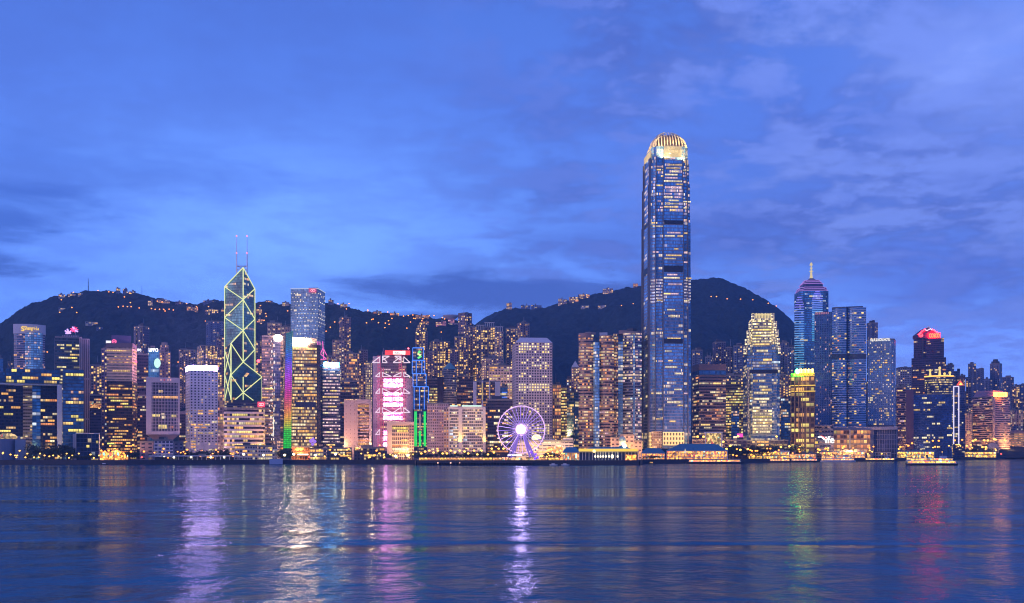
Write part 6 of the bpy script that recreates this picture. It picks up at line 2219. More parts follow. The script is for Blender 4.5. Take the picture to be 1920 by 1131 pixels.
# x0, x1, top row, distance, style, lit windows, roof pieces, masts, corner px or None, label, group
TOWERS = [
    # far left
    (-12, 6, 672, 1640, 'g', 4, 2, 0, None, 'sliver of a glassy tower at the far left behind the gateway block'),
    (14, 26, 679, 1720, 'b', 2, 1, 0, None, 'low bluish block just left of the round fronted hotel'),
    (-60, -8, 640, 1700, 'n', 0, 1, 0, None, 'dark flats outside the left edge of the gateway block'),
    (169, 191, 685, 1620, 'a', 30, 1, 0, None, 'block of flats glowing orange between the flower tower and the golden tower'),
    (190, 201, 655, 1330, 'n', 6, 1, 0, None, 'thin dark blue tower against the left side of the golden tower'),
    (168, 192, 741, 1500, 'd', 8, 1, 0, None, 'dark low block under the orange flats with a restaurant glow'),
    (251, 280, 612, 1850, 'n', 14, 2, 1, 268, 'lone dark blue flats on the hillside behind the golden tower'),
    (257, 278, 665, 1400, 'd', 16, 1, 0, None, 'dark blue tower with a short white sign right of the golden tower'),
    (277, 299, 656, 1430, 'g', 10, 1, 0, None, 'mirror glass tower with a white sign on top, beside the golden tower'),
    (298, 320, 661, 1500, 'm', 12, 0, 0, None, 'grey banded tower with a round cap behind the finned grey block'),
    (258, 276, 742, 1330, 'd', 12, 1, 0, None, 'dark slab left of the finned grey block'),
    (335, 367, 656, 1900, 'm', 14, 2, 0, None, 'dim mauve flats behind and left of the lavender tower'),
    (336, 349, 776, 1400, 'd', 4, 1, 0, None, 'dark filler block between the finned block and the lavender tower'),
    (369, 421, 648, 1760, 'a', 40, 1, 0, 376, 'flats with amber strings of light behind the lavender tower'),
    (405, 424, 632, 1960, 'm', 6, 2, 0, None, 'small mauve flats on the slope left of the triangle tower'),
    (386, 423, 603, 2050, 'b', 10, 2, 0, None, 'wide bluish flats high on the slope left of the triangle tower'),
    (408, 421, 728, 1500, 'r', 8, 1, 0, None, 'narrow warm lit block between the lavender tower and the triangle tower'),
    (408, 420, 806, 1260, 'p', 3, 1, 0, None, 'low pink block beside the foot of the lavender tower'),
    (497, 512, 745, 1480, 'd', 4, 1, 0, None, 'dark block in the gap right of the triangle tower'),
    # behind the rainbow tower
    (478, 500, 640, 1800, 'm', 14, 2, 0, None, 'mauve flats just right of the triangle tower'),
    (501, 529, 606, 1880, 'p', 10, 2, 1, None, 'dim pink stepped flats behind the tower with the string of lights'),
    (527, 547, 613, 1860, 'p', 8, 2, 0, None, 'dim pink flats against the left side of the dotted glass skyscraper'),
    (612, 626, 668, 1600, 'm', 6, 1, 0, None, 'mauve block behind the cyan sign'),
    (636, 658, 595, 1900, 'm', 26, 2, 1, 640, 'tall lone mauve flats right of the dotted glass skyscraper'),
    (623, 645, 638, 1800, 'p', 14, 2, 0, None, 'pink flats in front of the tall lone mauve flats'),
    (646, 674, 663, 1720, 'r', 20, 2, 0, None, 'warm lit flats below the tall lone mauve flats'),
    (638, 673, 715, 1460, 'd', 10, 2, 0, None, 'dark red lit slab above the cream concrete tower'),
    (672, 690, 657, 1800, 'm', 12, 1, 1, None, 'mauve flats left of the pink trussed bank'),
    (660, 676, 668, 1900, 'a', 8, 1, 0, None, 'amber flats peeping above the dark red slab'),
    (676, 686, 700, 1640, 'm', 5, 1, 0, None, 'narrow mauve tower left of the bulb lit cream front'),
    # middle levels, centre
    (779, 802, 622, 1900, 'a', 30, 0, 0, None, 'flats with a stepped round crown behind the slim neon tower'),
    (802, 814, 660, 1800, 'm', 6, 1, 0, None, 'mauve flats right of the slim neon tower'),
    (805, 844, 640, 1850, 'a', 44, 2, 1, 812, 'wide amber flats right of the slim neon tower'),
    (843, 860, 655, 1830, 'm', 10, 2, 0, None, 'mauve flats between the wide amber flats and the tallest hillside tower'),
    (859, 885, 587, 1950, 'm', 22, 1, 1, 872, 'tallest slender flats of the middle hillside'),
    (852, 877, 632, 1840, 'a', 30, 2, 0, None, 'amber flats in front of the tallest slender flats'),
    (877, 894, 613, 1900, 'm', 14, 1, 0, None, 'slim mauve flats right of the tallest slender flats'),
    (893, 909, 619, 1860, 'a', 26, 1, 1, None, 'left wing of the amber hillside flats with roof frames'),
    (908, 928, 614, 1870, 'a', 30, 1, 1, None, 'middle of the amber hillside flats, crowned by a pale frame'),
    (927, 944, 622, 1865, 'p', 26, 1, 1, None, 'pinkish flats right of the amber pair with a pale frame'),
    (948, 971, 616, 1900, 'm', 18, 2, 0, None, 'mauve flats left behind the round windowed tower'),
    (969, 993, 606, 1960, 'm', 22, 2, 1, 974, 'flats rising behind the cap of the round windowed tower'),
    (903, 944, 672, 1700, 'p', 24, 3, 0, None, 'stepped pink block above the white gridded block'),
    (893, 905, 690, 1760, 'm', 6, 1, 0, None, 'thin mauve flats left of the stepped pink block'),
    (917, 961, 687, 1620, 'k', 40, 2, 0, None, 'white gridded block with lit rooms left of the round windowed tower'),
    (857, 888, 706, 1580, 'd', 10, 1, 0, None, 'dark low tower with red specks right of the green cone roof'),
    (800, 820, 711, 1520, 'y', 20, 1, 0, None, 'lemon lit glass block right of the slim neon tower'),
    (938, 952, 726, 1500, 'g', 5, 1, 0, None, 'blue lit sliver between the white column tower and the round windowed tower'),
    (914, 961, 750, 1340, 'd', 50, 2, 0, None, 'dark brown office block behind the left half of the wheel'),
    (1036, 1052, 722, 1420, 'r', 24, 1, 0, None, 'narrow warm block of tall bays right of the round windowed tower'),
    (1051, 1063, 727, 1440, 'y', 16, 1, 0, None, 'narrow dark block with yellow rooms beside the warm tall bays'),
    (1062, 1072, 712, 1560, 'n', 10, 1, 0, None, 'thin navy tower left of the pointed pink tower'),
    (1063, 1085, 736, 1460, 'g', 12, 1, 0, 1076, 'dark blue glass tower just left of the bronze banded tower'),
    (1071, 1086, 690, 1620, 'p', 12, 0, 0, None, 'pink tower with a pointed white roof behind the bronze banded tower'),
    # between the glass sisters
    (1297, 1317, 657, 1900, 'b', 14, 2, 0, None, 'bluish flats immediately right of the tallest tower'),
    (1322, 1336, 670, 1880, 'b', 6, 1, 1, None, 'low bluish flats between the two pairs behind the brown tower'),
    (1336, 1361, 642, 1900, 'n', 14, 2, 1, 1340, 'tallest navy flats behind the brown tower'),
    (1360, 1373, 652, 1860, 'n', 14, 1, 0, None, 'navy flats right behind the brown tower edge'),
    (1375, 1396, 649, 1840, 'b', 26, 2, 0, None, 'bluish flats left of the shorter glass tower'),
    (1361, 1393, 716, 1580, 'y', 40, 1, 0, None, 'dark block with yellow office floors between the brown and shorter glass tower'),
    (1361, 1393, 704, 1700, 'n', 6, 2, 0, None, 'plain navy block over the yellow office floors'),
    (1371, 1386, 770, 1540, 'g', 6, 1, 0, None, 'slim blue slab in front of the yellow office floors'),
    (1463, 1479, 643, 1900, 'b', 16, 2, 0, None, 'bluish flats right of the shorter glass tower'),
    (1476, 1489, 652, 1860, 'b', 12, 1, 0, None, 'bluish flats touching the neon spire tower'),
    (1458, 1483, 703, 1700, 'm', 22, 1, 0, None, 'mauve flats with violet specks behind the amber bank tower'),
    (1464, 1482, 747, 1560, 'g', 12, 1, 0, None, 'blue glass block between the shorter glass tower and the amber bank tower'),
    (1625, 1646, 606, 1900, 'b', 8, 2, 0, 1630, 'bluish flats behind the gap of the slate towers'),
    # right end
    (1680, 1709, 690, 2060, 'w', 22, 1, 0, 1684, 'pale curved flats left of the dark violet tower'),
    (1773, 1789, 685, 2080, 'b', 8, 2, 1, None, 'stepped bluish flats right of the dark violet tower'),
    (1788, 1800, 697, 2090, 'b', 6, 2, 0, None, 'lower bluish flats behind the red triangle sign'),
    (1798, 1810, 705, 2070, 'm', 6, 1, 0, None, 'mauve flats right of the red triangle sign'),
    (1811, 1821, 710, 2100, 'm', 4, 1, 0, None, 'low mauve flats left of the tall grey pair'),
    (1815, 1830, 683, 2200, 'b', 8, 2, 0, None, 'left and taller shaft of the grey pair at the right'),
    (1830, 1845, 692, 2190, 'b', 8, 1, 0, None, 'right and lower shaft of the grey pair at the right'),
    (1845, 1857, 711, 2500, 'b', 0, 0, 0, None, 'pale blue slab between the grey pair and the lone knobbed tower'),
    (1856, 1879, 682, 2230, 'b', 4, 0, 0, 1874, 'lone dark tower with a knob on top at the right'),
    (1879, 1901, 708, 2300, 'b', 12, 3, 0, None, 'stepped bluish flats right of the lone knobbed tower'),
    (1897, 1912, 725, 2200, 'a', 20, 2, 0, None, 'flats with a bright amber stair strip near the right edge'),
    (1903, 1945, 722, 2280, 'b', 12, 2, 0, 1912, 'bluish flats cut by the right edge'),
    (1890, 1918, 769, 2120, 'p', 16, 2, 0, None, 'mauve pink flats right of the pink banded office block'),
    (1912, 1960, 752, 2150, 'n', 8, 2, 0, None, 'navy flats low at the right edge'),
    (1940, 2000, 715, 2350, 'b', 0, 2, 0, None, 'grey blue flats beyond the right edge of the picture'),
    (1796, 1824, 760, 2040, 'n', 10, 1, 0, None, 'dark block behind the beige gridded side block'),
]


def ordinary_towers():
    rng = random.Random(99)
    for i, (x0, x1, yt, d, st, nw, rf, ma, xs, label) in enumerate(TOWERS):
        f = RES[st]
        pl = plan_corner(x0, xs, x1, d) if xs else plan_front(x0, x1, d, None)
        n = 'apartment_tower' if st in 'nmapbw' else 'office_tower'
        b = tower(n, label, pl, yt, d, f, 'apartment tower' if st in 'nmapbw' else 'office tower', None, nw, {'n': 'abw', 'b': 'abw', 'a': 'aabo', 'd': 'oabc', 'g': 'bcw', 'y': 'yyb', 'r': 'oab'}.get(st, 'abc'),
                  (1, 1) if st in 'nmapbw' else (1, 3), (0.1, 0.98), roof=rf + 1, mast=ma + i % 2, seed=i + 50)
        # vertical slots and bay stacks of Hong Kong style flats
        if st in 'nmapb' and x1 - x0 > 11:
            a, c = pl[0 if not xs or xs - x0 > x1 - xs else 1], pl[1 if not xs or xs - x0 > x1 - xs else 2]
            nr = Vector(((c - a).y, -(c - a).x)).normalized()
            L = (c - a).length
            k = 2 if L < 22 else 3
            for q in range(k):
                u0, u1 = a.lerp(c, (q + 0.12) / k), a.lerp(c, (q + 0.62) / k)
                put('bay_stack', MB().prism([u0 + nr * 2.2, u1 + nr * 2.2, u1 - nr, u0 - nr], GZ, b.z1 - rng.uniform(0.5, 4), f, u0=50 * q, cap_mi=1), [f.mat, CONC], b.root)
        lab = label
        if 'short white sign' in lab:
            lettering(b.root, 'PPO', 258, 264.5, 654, 659, d - 1, WHITE_SIGN)
        if 'mirror glass' in lab:
            fcy = fac('cyan mirror glass', (0.10, 0.32, 0.42), (0.14, 0.46, 0.58), 2.8, 4, 0.9, 0.8, 0.08, CW, W3, 0.8, 3, 0.6, 0.12)
            put('mirror_bay', MB().prism(plan_front(278.5, 297.5, d - 1.5, 4), GZ, Z(659, d), fcy), fcy.mat, b.root)
            lettering(b.root, 'LIPPO', 279.5, 296, 653, 659.5, d - 3, WHITE_SIGN)
            put('glass_reflection', MB().ball(P(295, 681, d - 4), 5, 10, 6, (0.9, .3, 1.3)), emit('cyan glass reflection', (0.6, 1.0, 0.85), 1.2), b.root)  # glowing blob painted in for a bright reflection in the mirror glass
        if 'round cap' in lab:
            put('round_cap', MB().prism(plan_round(308.5, d + 12, 6), Z(661, d), Z(646, d), f, cap_mi=1), [f.mat, CONC], b.root)
            put('round_cap', MB().prism(plan_round(308.5, d + 12, 4.4), Z(646, d), Z(641, d)), CONC, b.root)
        if 'stepped round crown' in lab:
            for r, ya, yb in ((9, 622, 614), (6.5, 614, 608), (3.5, 608, 603)):
                put('crown_step', MB().prism(plan_round(790, d + 12, r), Z(ya, d), Z(yb, d), f, cap_mi=1), [f.mat, CONC], b.root)
            put('crown_lamp', MB().ball(P(790, 607, d), 1.6), emit('amber crown lamp', (1, 0.6, 0.15), 1.5), b.root)
        if 'frame' in lab and 'amber' in lab or 'pale frame' in lab:
            c = b.c
            fr = MB()
            for q in range(5):
                fr.box((c.x + (q - 2) * b.w * 0.2, c.y - 8, b.z1 + 4), (0.8, 0.8, 8))
            fr.box((c.x, c.y - 8, b.z1 + 8.4), (b.w * 0.95, 1.2, 1.0))
            put('roof_frame', fr, PALE, b.root)
        if 'pointed white roof' in lab:
            put('pointed_roof', MB().loft([[(*p, b.z1 + 1) for p in inset(pl, .98)], [(*p, b.z1 + 11) for p in inset(pl, 0.05)]]), PALE, b.root)
        if 'knob on top' in lab:
            put('knob', MB().prism(plan_round(1866.5, d + 14, 8), b.z1 - 0.5, Z(677, d), cap_mi=0).prism(plan_round(1866.5, d + 14, 5), Z(677, d), Z(673, d)), DARKROOF, b.root)
        if 'blue lit sliver' in lab:
            for y in (735, 744, 755):
                panel(b.root, 'light_strip', 941, 951, y, y + 2, d - 1, emit('electric blue strip', (0.12, 0.25, 1.0), 0.9), 0.6)
        if 'restaurant glow' in lab:
            panel(b.root, 'light_box', 169, 189, 757, 765, d - 2, emit_hall('restaurant glow', (1.0, 0.38, 0.10), 1.0), 2.0)


ordinary_towers()

# ------------------------------------------------------------------ the big wheel
def big_wheel():
    d = 1140.0
    zz = lambda py: Z(py, d)
    C = P(977.5, 805.5, d)
    rad = 44 / F * d
    root = empty('ferris_wheel', (C.x, d, GZ), 'big white lit observation wheel with violet legs on the waterfront', 'ferris wheel')
    rim = emit('white wheel rim light', (0.95, 0.58, 1.0), 1.2)
    for yo in (-2.2, 2.2):
        mb = MB()
        for k in range(64):
            a, c = k * math.pi / 32, (k + 1) * math.pi / 32
            mb.tube((C.x + rad * math.cos(a), d + yo, C.z + rad * math.sin(a)), (C.x + rad * math.cos(c), d + yo, C.z + rad * math.sin(c)), 0.48, 5, caps=False)
        put('rim', mb, rim, root)
    inner = MB()
    for k in range(64):
        a, c = k * math.pi / 32, (k + 1) * math.pi / 32
        r = rad - 2.2
        inner.tube((C.x + r * math.cos(a), d, C.z + r * math.sin(a)), (C.x + r * math.cos(c), d, C.z + r * math.sin(c)), 0.22, 4, caps=False)
    put('rim', inner, emit('dim violet rim light', (0.6, 0.4, 0.8), 0.35), root)
    sp = emit('violet spoke light', (0.42, 0.24, 1.0), 1.8)
    spb = emit('brighter violet spoke light', (0.55, 0.36, 1.0), 3.0)
    for k in range(32):
        a = k * math.pi / 16 + 0.05
        put('spoke', MB().tube((C.x + 3 * math.cos(a), d + (2 if k % 2 else -2), C.z + 3 * math.sin(a)), (C.x + rad * math.cos(a), d, C.z + rad * math.sin(a)), 0.26, 4), spb if 13 < k < 24 and k % 3 == 0 else sp, root)
    put('hub', MB().tube((C.x, d - 4, C.z), (C.x, d + 4, C.z), 3.0, 12), STEEL, root)
    put('hub_light', MB().ball((C.x - 0.5, d - 5, C.z), 4.7, 14, 10, (1, 0.35, 1)), emit('dazzling hub light', (1.0, 0.58, 1.0), 60.0, True), root)
    halo = emit('violet hub ring', (0.55, 0.34, 0.95), 0.55)
    mb = MB()
    for k in range(24):
        a, c = k * math.pi / 12, (k + 1) * math.pi / 12
        mb.tube((C.x + 6.6 * math.cos(a), d - 3.6, C.z + 6.6 * math.sin(a)), (C.x + 6.6 * math.cos(c), d - 3.6, C.z + 6.6 * math.sin(c)), 0.8, 5, caps=False)
    put('hub_ring', mb, halo, root)
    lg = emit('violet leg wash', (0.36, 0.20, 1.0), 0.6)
    lm = principled('white leg steel', (0.6, 0.58, 0.7), 0.45)
    zb = GZ + 3
    for px, py_ in ((952, 7), (962, 7), (994, -6), (1003, -6), (958, -7), (1000, 7)):
        top = Vector((C.x + (0.8 if px > 977 else -0.8), d + (py_ * 0.5), C.z - 1))
        bot = Vector((X(px, d), d + py_ * 1.6, zb))
        put('leg', MB().tube(top, bot, 0.75, 6, 1.0), lg if abs(py_) == 7 or px > 990 else lm, root)
    gm = principled('white gondola shell', (0.7, 0.7, 0.74), 0.35)
    mb = MB().ball((0, 0, -1.0), 1.15, 8, 6, (0.8, 0.9, 1.0))
    gme = mb.mesh('gondola', gm)
    for k in range(40):
        a = k * math.pi / 20
        o = bpy.data.objects.new('gondola', gme)
        col.objects.link(o)
        o.parent = root
        o.location = Vector((C.x + (rad + .8) * math.cos(a), d, C.z + (rad + .8) * math.sin(a))) - org_of(root)
    put('platform', MB().box((C.x, d, GZ + 1.6), (58, 20, 3.2)).box((C.x, d, GZ + 3.5), (46, 16, 0.8)), principled('platform deck', (0.28, 0.27, 0.32), 0.6), root)
    put('platform_light', MB().box(P(965, 853.5, d - 11), (15, 0.5, 1.2)), emit('white platform light', (1.0, 0.93, 0.95), 2.0), root)
    hall = emit_hall('fairground booths', (1.0, 0.55, 0.30), 1.1)
    put('booth_front', MB().box(P(981, 860.2, d - 10.5), (46, 0.6, 3.0)), hall, root)
    lp = emit('deep violet lamp', (0.20, 0.06, 1.0), 1.6)
    for px, py in ((1004, 852), (1008, 858), (996, 848), (1003, 860)):
        put('violet_lamp', MB().ball(P(px, py, d - 11), 1.3, 8, 6), lp, root)


big_wheel()

# ------------------------------------------------------------------ trees
BARK = principled('bark', (0.05, 0.04, 0.035), 0.9)


def leaf_mat():
    m = bpy.data.materials.new('dark leaves')
    m.use_nodes = True
    t = NT(m.node_tree)
    b = t.n['Principled BSDF']
    co = t.new('ShaderNodeTexCoord').outputs['Object']
    v = t.noise(co, 0.8, 3.0, 0.6)
    r = t.new('ShaderNodeObjectInfo').outputs['Random']
    c = t.ramp(v, [(0.35, (0.018, 0.035, 0.022)), (0.6, (0.05, 0.085, 0.04)), (0.8, (0.09, 0.12, 0.055))])
    t.put(b.inputs['Base Color'], t.mix(t.m('MULTIPLY', r, 0.35), c, (0.03, 0.045, 0.04)))
    b.inputs['Roughness'].default_value = 0.8
    return m


LEAF = leaf_mat()


def crown_mesh(seed, w, h):
    rng = random.Random(seed)
    mb = MB()
    blobs = [(Vector((rng.uniform(-.34, .34) * w, rng.uniform(-.34, .34) * w, h * rng.uniform(0.40, 0.82))), rng.uniform(0.18, 0.30) * w) for _ in range(9)]
    for k in range(330):
        c, r = rng.choice(blobs)
        v = Vector((rng.gauss(0, 1), rng.gauss(0, 1), rng.gauss(0, .8))).normalized() * r * rng.uniform(0.55, 1.12)
        p = c + v
        s = rng.uniform(0.45, 1.0) * w * 0.075
        n = (v.normalized() + Vector((rng.uniform(-.6, .6), rng.uniform(-.6, .6), rng.uniform(-.2, .8)))).normalized()
        a = n.orthogonal().normalized()
        b = n.cross(a)
        mb.quad([p - a * s, p - b * s * .6, p + a * s, p + b * s * .6])
    return mb.mesh('crown', LEAF)


def trunk_mesh(seed, w, h):
    rng = random.Random(seed)
    mb = MB().tube((0, 0, 0), (0.2, 0, h * 0.45), 0.035 * h, 6, 0.02 * h)
    for k in range(4):
        a = rng.uniform(0, 6.28)
        mb.tube((0.15, 0, h * (0.3 + 0.04 * k)), (math.cos(a) * w * .28, math.sin(a) * w * .28, h * rng.uniform(.5, .7)), 0.014 * h, 5, 0.006 * h)
    return mb.mesh('trunk', BARK)


TREE = [(crown_mesh(s, w, h), trunk_mesh(s, w, h), h) for s, w, h in ((1, 10, 10), (2, 12, 9.5), (3, 8.5, 11), (4, 11, 11))]


def tree(px, d, height, label, group, k):
    cm, tm, h = TREE[k % 4]
    o = empty('tree', (X(px, d), d, GZ), label, 'tree', group)
    s = height / h
    o.scale = (s, s, s)
    o.rotation_euler = (0, 0, k * 2.3)
    for n, me in (('crown', cm), ('trunk', tm)):
        c = bpy.data.objects.new(n, me)
        col.objects.link(c)
        c.parent = o


TREE_ROWS = [  # first px, last px, count, offset behind the shore, height range, label, group
    (62, 140, 9, 60, (11, 19), 'dark round tree in the big dark clump before the gateway opening', 'trees in the dark clump before the gateway block'),
    (48, 66, 3, 40, (6, 9), 'small green lit tree beside the grey round hall', 'small trees beside the round hall'),
    (128, 190, 7, 26, (5, 8), 'low bush-like tree along the promenade below the glass box', 'low trees along the left promenade'),
    (232, 262, 4, 40, (9, 13), 'dark tree beside the orange lit street under the golden tower', 'trees beside the orange street'),
    (346, 428, 11, 45, (9, 15), 'dark tree in the row before the lavender tower', 'trees in the row before the lavender tower'),
    (521, 547, 4, 40, (9, 14), 'dark tree below the rainbow light wall', 'trees below the rainbow wall'),
    (770, 790, 3, 34, (8, 12), 'tree below the green light tubes', 'trees below the green tubes'),
    (800, 925, 14, 42, (7, 11), 'amber lit tree in the row before the white columned hotel', 'lit trees before the columned hotel'),
    (905, 925, 3, 34, (8, 11), 'dark tree right of the columned hotel', 'dark trees left of the wheel'),
    (1018, 1048, 5, 44, (8, 11), 'dark low tree right of the wheel', 'trees right of the wheel'),
    (1357, 1392, 6, 90, (16, 24), 'dark tree on the raised deck between the brown and shorter glass tower', 'trees on the raised deck'),
    (1398, 1462, 9, 70, (15, 21), 'dark deck tree at the foot of the shorter glass tower', 'trees at the foot of the shorter glass tower'),
    (1204, 1238, 6, 14, (4, 6), 'low waterside bush in front of the lit pier left of the blue roofed pier', 'waterside bushes'),
    (1464, 1500, 5, 80, (12, 22), 'deck tree left of the red round sign', 'deck trees by the red sign'),
    (1795, 1860, 6, 60, (14, 20), 'dark tree before the pink banded office block', 'trees before the pink block'),
]


def trees():
    rng = random.Random(17)
    k = 0
    for a, b, n, off, (h0, h1), label, group in TREE_ROWS:
        for i in range(n):
            px = a + (b - a) * (i + 0.5) / n + rng.uniform(-1.5, 1.5)
            tree(px, shore(px) + off + rng.uniform(-8, 8), rng.uniform(h0, h1), label, group, k)
            k += 1


trees()

# ------------------------------------------------------------------ street lamps
POLE = principled('dark lamp pole', (0.06, 0.06, 0.07), 0.5, 0.5)
LAMPS = {'o': emit('sodium lamp head', (1.0, 0.30, 0.03), 4.0, True), 'y': emit('yellow lamp head', (1.0, 0.52, 0.07), 4.5, True), 'w': emit('white lamp head', (1.0, 0.80, 0.42), 14.0, True),
         'r': emit('red lamp head', (1.0, 0.10, 0.06), 4.0)}
_lm = {}


def lamp_meshes(kind, h, r):
    key = (kind, round(h), r)
    if key not in _lm:
        p = MB().tube((0, 0, 0), (0, 0, h), 0.16, 5, 0.10).box((0, 0, 0.3), (0.7, 0.7, 0.6)).mesh('pole', POLE)
        hd = MB().ball((0, -0.3, h + r * .6), r, 8, 6, (1, 1, .8)).mesh('lamp_head', LAMPS[kind])
        _lm[key] = (p, hd)
    return _lm[key]


def lamp(px, py, d, kind, label, group, r=1.0, base=None):
    z = GZ if base is None else base
    h = max(2.5, round(Z(py, d) - z))
    p, hd = lamp_meshes(kind, h, r)
    o = empty('street_lamp', (X(px, d), d, z), label, 'street lamp', group)
    for n, me in (('pole', p), ('lamp_head', hd)):
        c = bpy.data.objects.new(n, me)
        col.objects.link(c)
        c.parent = o


LAMP_ROWS = [
    ('dazzling white floodlight lamp on the quay below the office and concrete towers', 'white quay floodlights', 'w', 1.35, 14, ((457, 854), (494, 855), (534, 855), (551, 854), (591, 855), (629, 853), (742, 856), (765, 855.5))),
    ('orange lamp standing tall between the finned block and the triangle tower', 'tall orange lamps left of the triangle tower', 'o', 1.15, 22, ((307, 843), (351, 844), (405, 845), (250, 835), (246, 848), (270, 848))),
    ('orange lamp in the crowded street under the golden tower', 'orange lamps under the golden tower', 'o', 1.15, 20,
     ((190, 846), (197, 848), (204, 847), (211, 848), (219, 847), (226, 849), (232, 851), (207, 838), (237, 838), (216, 852), (229, 857), (234, 855))),
    ('yellow lamp on the left promenade near the dark tree clump', 'lamps on the left promenade', 'y', 0.9, 10, ((6, 850), (20, 853), (37, 846), (31, 858), (48, 859), (64, 859), (148, 852), (170, 853), (186, 855), (176, 862), (195, 858))),
    ('orange lamp on the quay between the lit hall and the cream hall', 'orange lamps on the central quay', 'o', 1.1, 16, ((600, 845), (619, 844), (654, 843), (692, 855), (706, 847), (703, 854), (712, 851), (508, 845))),
    ('amber lamp among the trees before the columned hotel', 'amber lamps before the columned hotel', 'y', 1.1, 24,
     ((790, 851), (797, 848), (805, 846), (813, 850), (821, 847), (830, 851), (838, 852), (845, 846), (853, 850), (862, 846), (871, 848), (878, 851), (889, 847), (895, 853), (903, 846), (915, 854), (922, 843), (935, 843), (944, 843), (926, 849))),
    ('yellow lamp above the deck between the brown tower and the amber bank tower', 'lamps along the raised deck', 'y', 1.5, 55, ((1308, 821), (1319, 821), (1356, 830), (1369, 837), (1388, 845), (1402, 844), (1384, 820), (1456, 820), (1464, 839), (1480, 838), (1362, 844))),
    ('orange lamp over the right hand piers below the slate and navy towers', 'orange lamps over the right piers', 'o', 1.7, 34,
     ((1534, 844), (1548, 842), (1582, 839), (1630, 842), (1637, 839), (1654, 841), (1676, 841), (1688, 839), (1703, 837), (1710, 832), (1738, 829), (1749, 828), (1760, 828), (1775, 828), (1781, 834), (1790, 827), (1804, 826), (1753, 839))),
    ('gold lamp in the bright row before the pink banded office block', 'gold lamps before the pink block', 'y', 1.9, 40, ((1824, 828), (1829, 826), (1845, 827), (1852, 827), (1864, 824), (1867, 826), (1884, 827), (1842, 840), (1848, 840))),
    ('red signal lamp at the corner of the dark harbour building', 'red harbour signals', 'r', 1.4, 4, ((1877, 852),)),
    ('red lamp beside the orange street', 'red street lamps', 'r', 1.0, 12, ((266, 858), (580, 859))),
]
_lr = random.Random(23)
for a, b, y0, y1, n, off, label in ((2, 140, 851, 861, 13, 30, 'small amber lamp before the grey round hall and the dark tree clump'),
                                    (282, 480, 846, 860, 20, 24, 'small amber lamp around the long promenade shelter'),
                                    (588, 780, 848, 861, 26, 22, 'small amber lamp in the dense lights between the rainbow tower and the neon tower'),
                                    (1004, 1060, 850, 860, 10, 20, 'small amber lamp among the stalls right of the wheel'),
                                    (1368, 1520, 840, 857, 24, 30, 'small amber lamp in the pier lights below the shorter glass tower'),
                                    (1530, 1700, 840, 855, 26, 20, 'small amber lamp in the pier lights below the slate towers'),
                                    (1745, 1870, 834, 850, 22, 24, 'small amber lamp in the pier lights before the navy and pink blocks')):
    LAMP_ROWS.append((label, label.replace('small amber lamp', 'small lamps'), 'y' if n % 4 else 'o', 0.85 if a < 1300 else 1.15, off,
                      [(_lr.uniform(a, b), _lr.uniform(y0, y1)) for _ in range(n)]))
for label, group, kind, r, off, pts in LAMP_ROWS:
    for px, py in pts:
        lamp(px, py, shore(px) + off, kind, label, group, r)

# added fill spots for the street glow, on masts made up to carry them
def street_fill():
    cols = {'o': (1.0, 0.46, 0.14), 'y': (1.0, 0.62, 0.22), 'p': (1.0, 0.50, 0.50)}
    for px, off, z, e, k in ((60, 90, 10, 30, 'y'), (215, 45, 12, 60, 'o'), (330, 70, 12, 30, 'y'), (378, 60, 10, 60, 'p'), (455, 45, 12, 60, 'o'), (515, 60, 14, 60, 'o'), (560, 40, 12, 60, 'o'), (620, 60, 14, 70, 'o'),
                            (670, 50, 12, 60, 'o'), (712, 60, 16, 70, 'p'), (760, 20, 12, 50, 'o'), (820, 60, 12, 60, 'o'), (875, 55, 12, 70, 'o'), (930, 60, 14, 50, 'o'), (1000, 110, 14, 70, 'y'), (1050, 110, 14, 50, 'y'),
                            (1120, 190, 14, 90, 'o'), (1180, 190, 14, 70, 'o'), (1222, 120, 14, 90, 'o'), (1330, 110, 14, 80, 'o'), (1430, 90, 14, 90, 'y'), (1500, 60, 16, 22, 'o'), (1600, 20, 14, 60, 'o'),
                            (1700, 100, 20, 70, 'o'), (1850, 60, 24, 140, 'o'), (1900, 20, 20, 90, 'o'), (850, 430, 34, 130, 'o'), (920, 500, 38, 150, 'o'), (400, 470, 34, 110, 'o'), (660, 420, 34, 120, 'o'), (1060, 380, 34, 80, 'o')):
        l = bpy.data.lights.new('street_fill', 'SPOT')
        l.spot_size = R(150)
        l.spot_blend = 0.6
        l.energy = e * 1400.0
        l.color = cols[k]
        l.shadow_soft_size = 2.5
        o = bpy.data.objects.new('street_fill', l)
        col.objects.link(o)
        d = shore(px) + off
        m = empty('added_light_mast', (X(px, d), d, GZ), 'added fill light mast in the streets between the waterfront and the towers', 'added light', 'added fill light masts')
        put('pole', MB().tube((X(px, d), d, GZ), (X(px, d), d, GZ + z), 0.22, 6, 0.14), POLE, m)
        put('lamp_head', MB().box((X(px, d), d + 0.3, GZ + z + 0.9), (2.2, 0.5, 0.9)), LAMPS['o'], m)  # added glowing head, part of the made-up mast
        o.parent = m
        o.location = (0, 0.8, z)
        o.rotation_euler = Vector((0, -1.0, -0.55)).to_track_quat('Z', 'Y').to_euler()


street_fill()

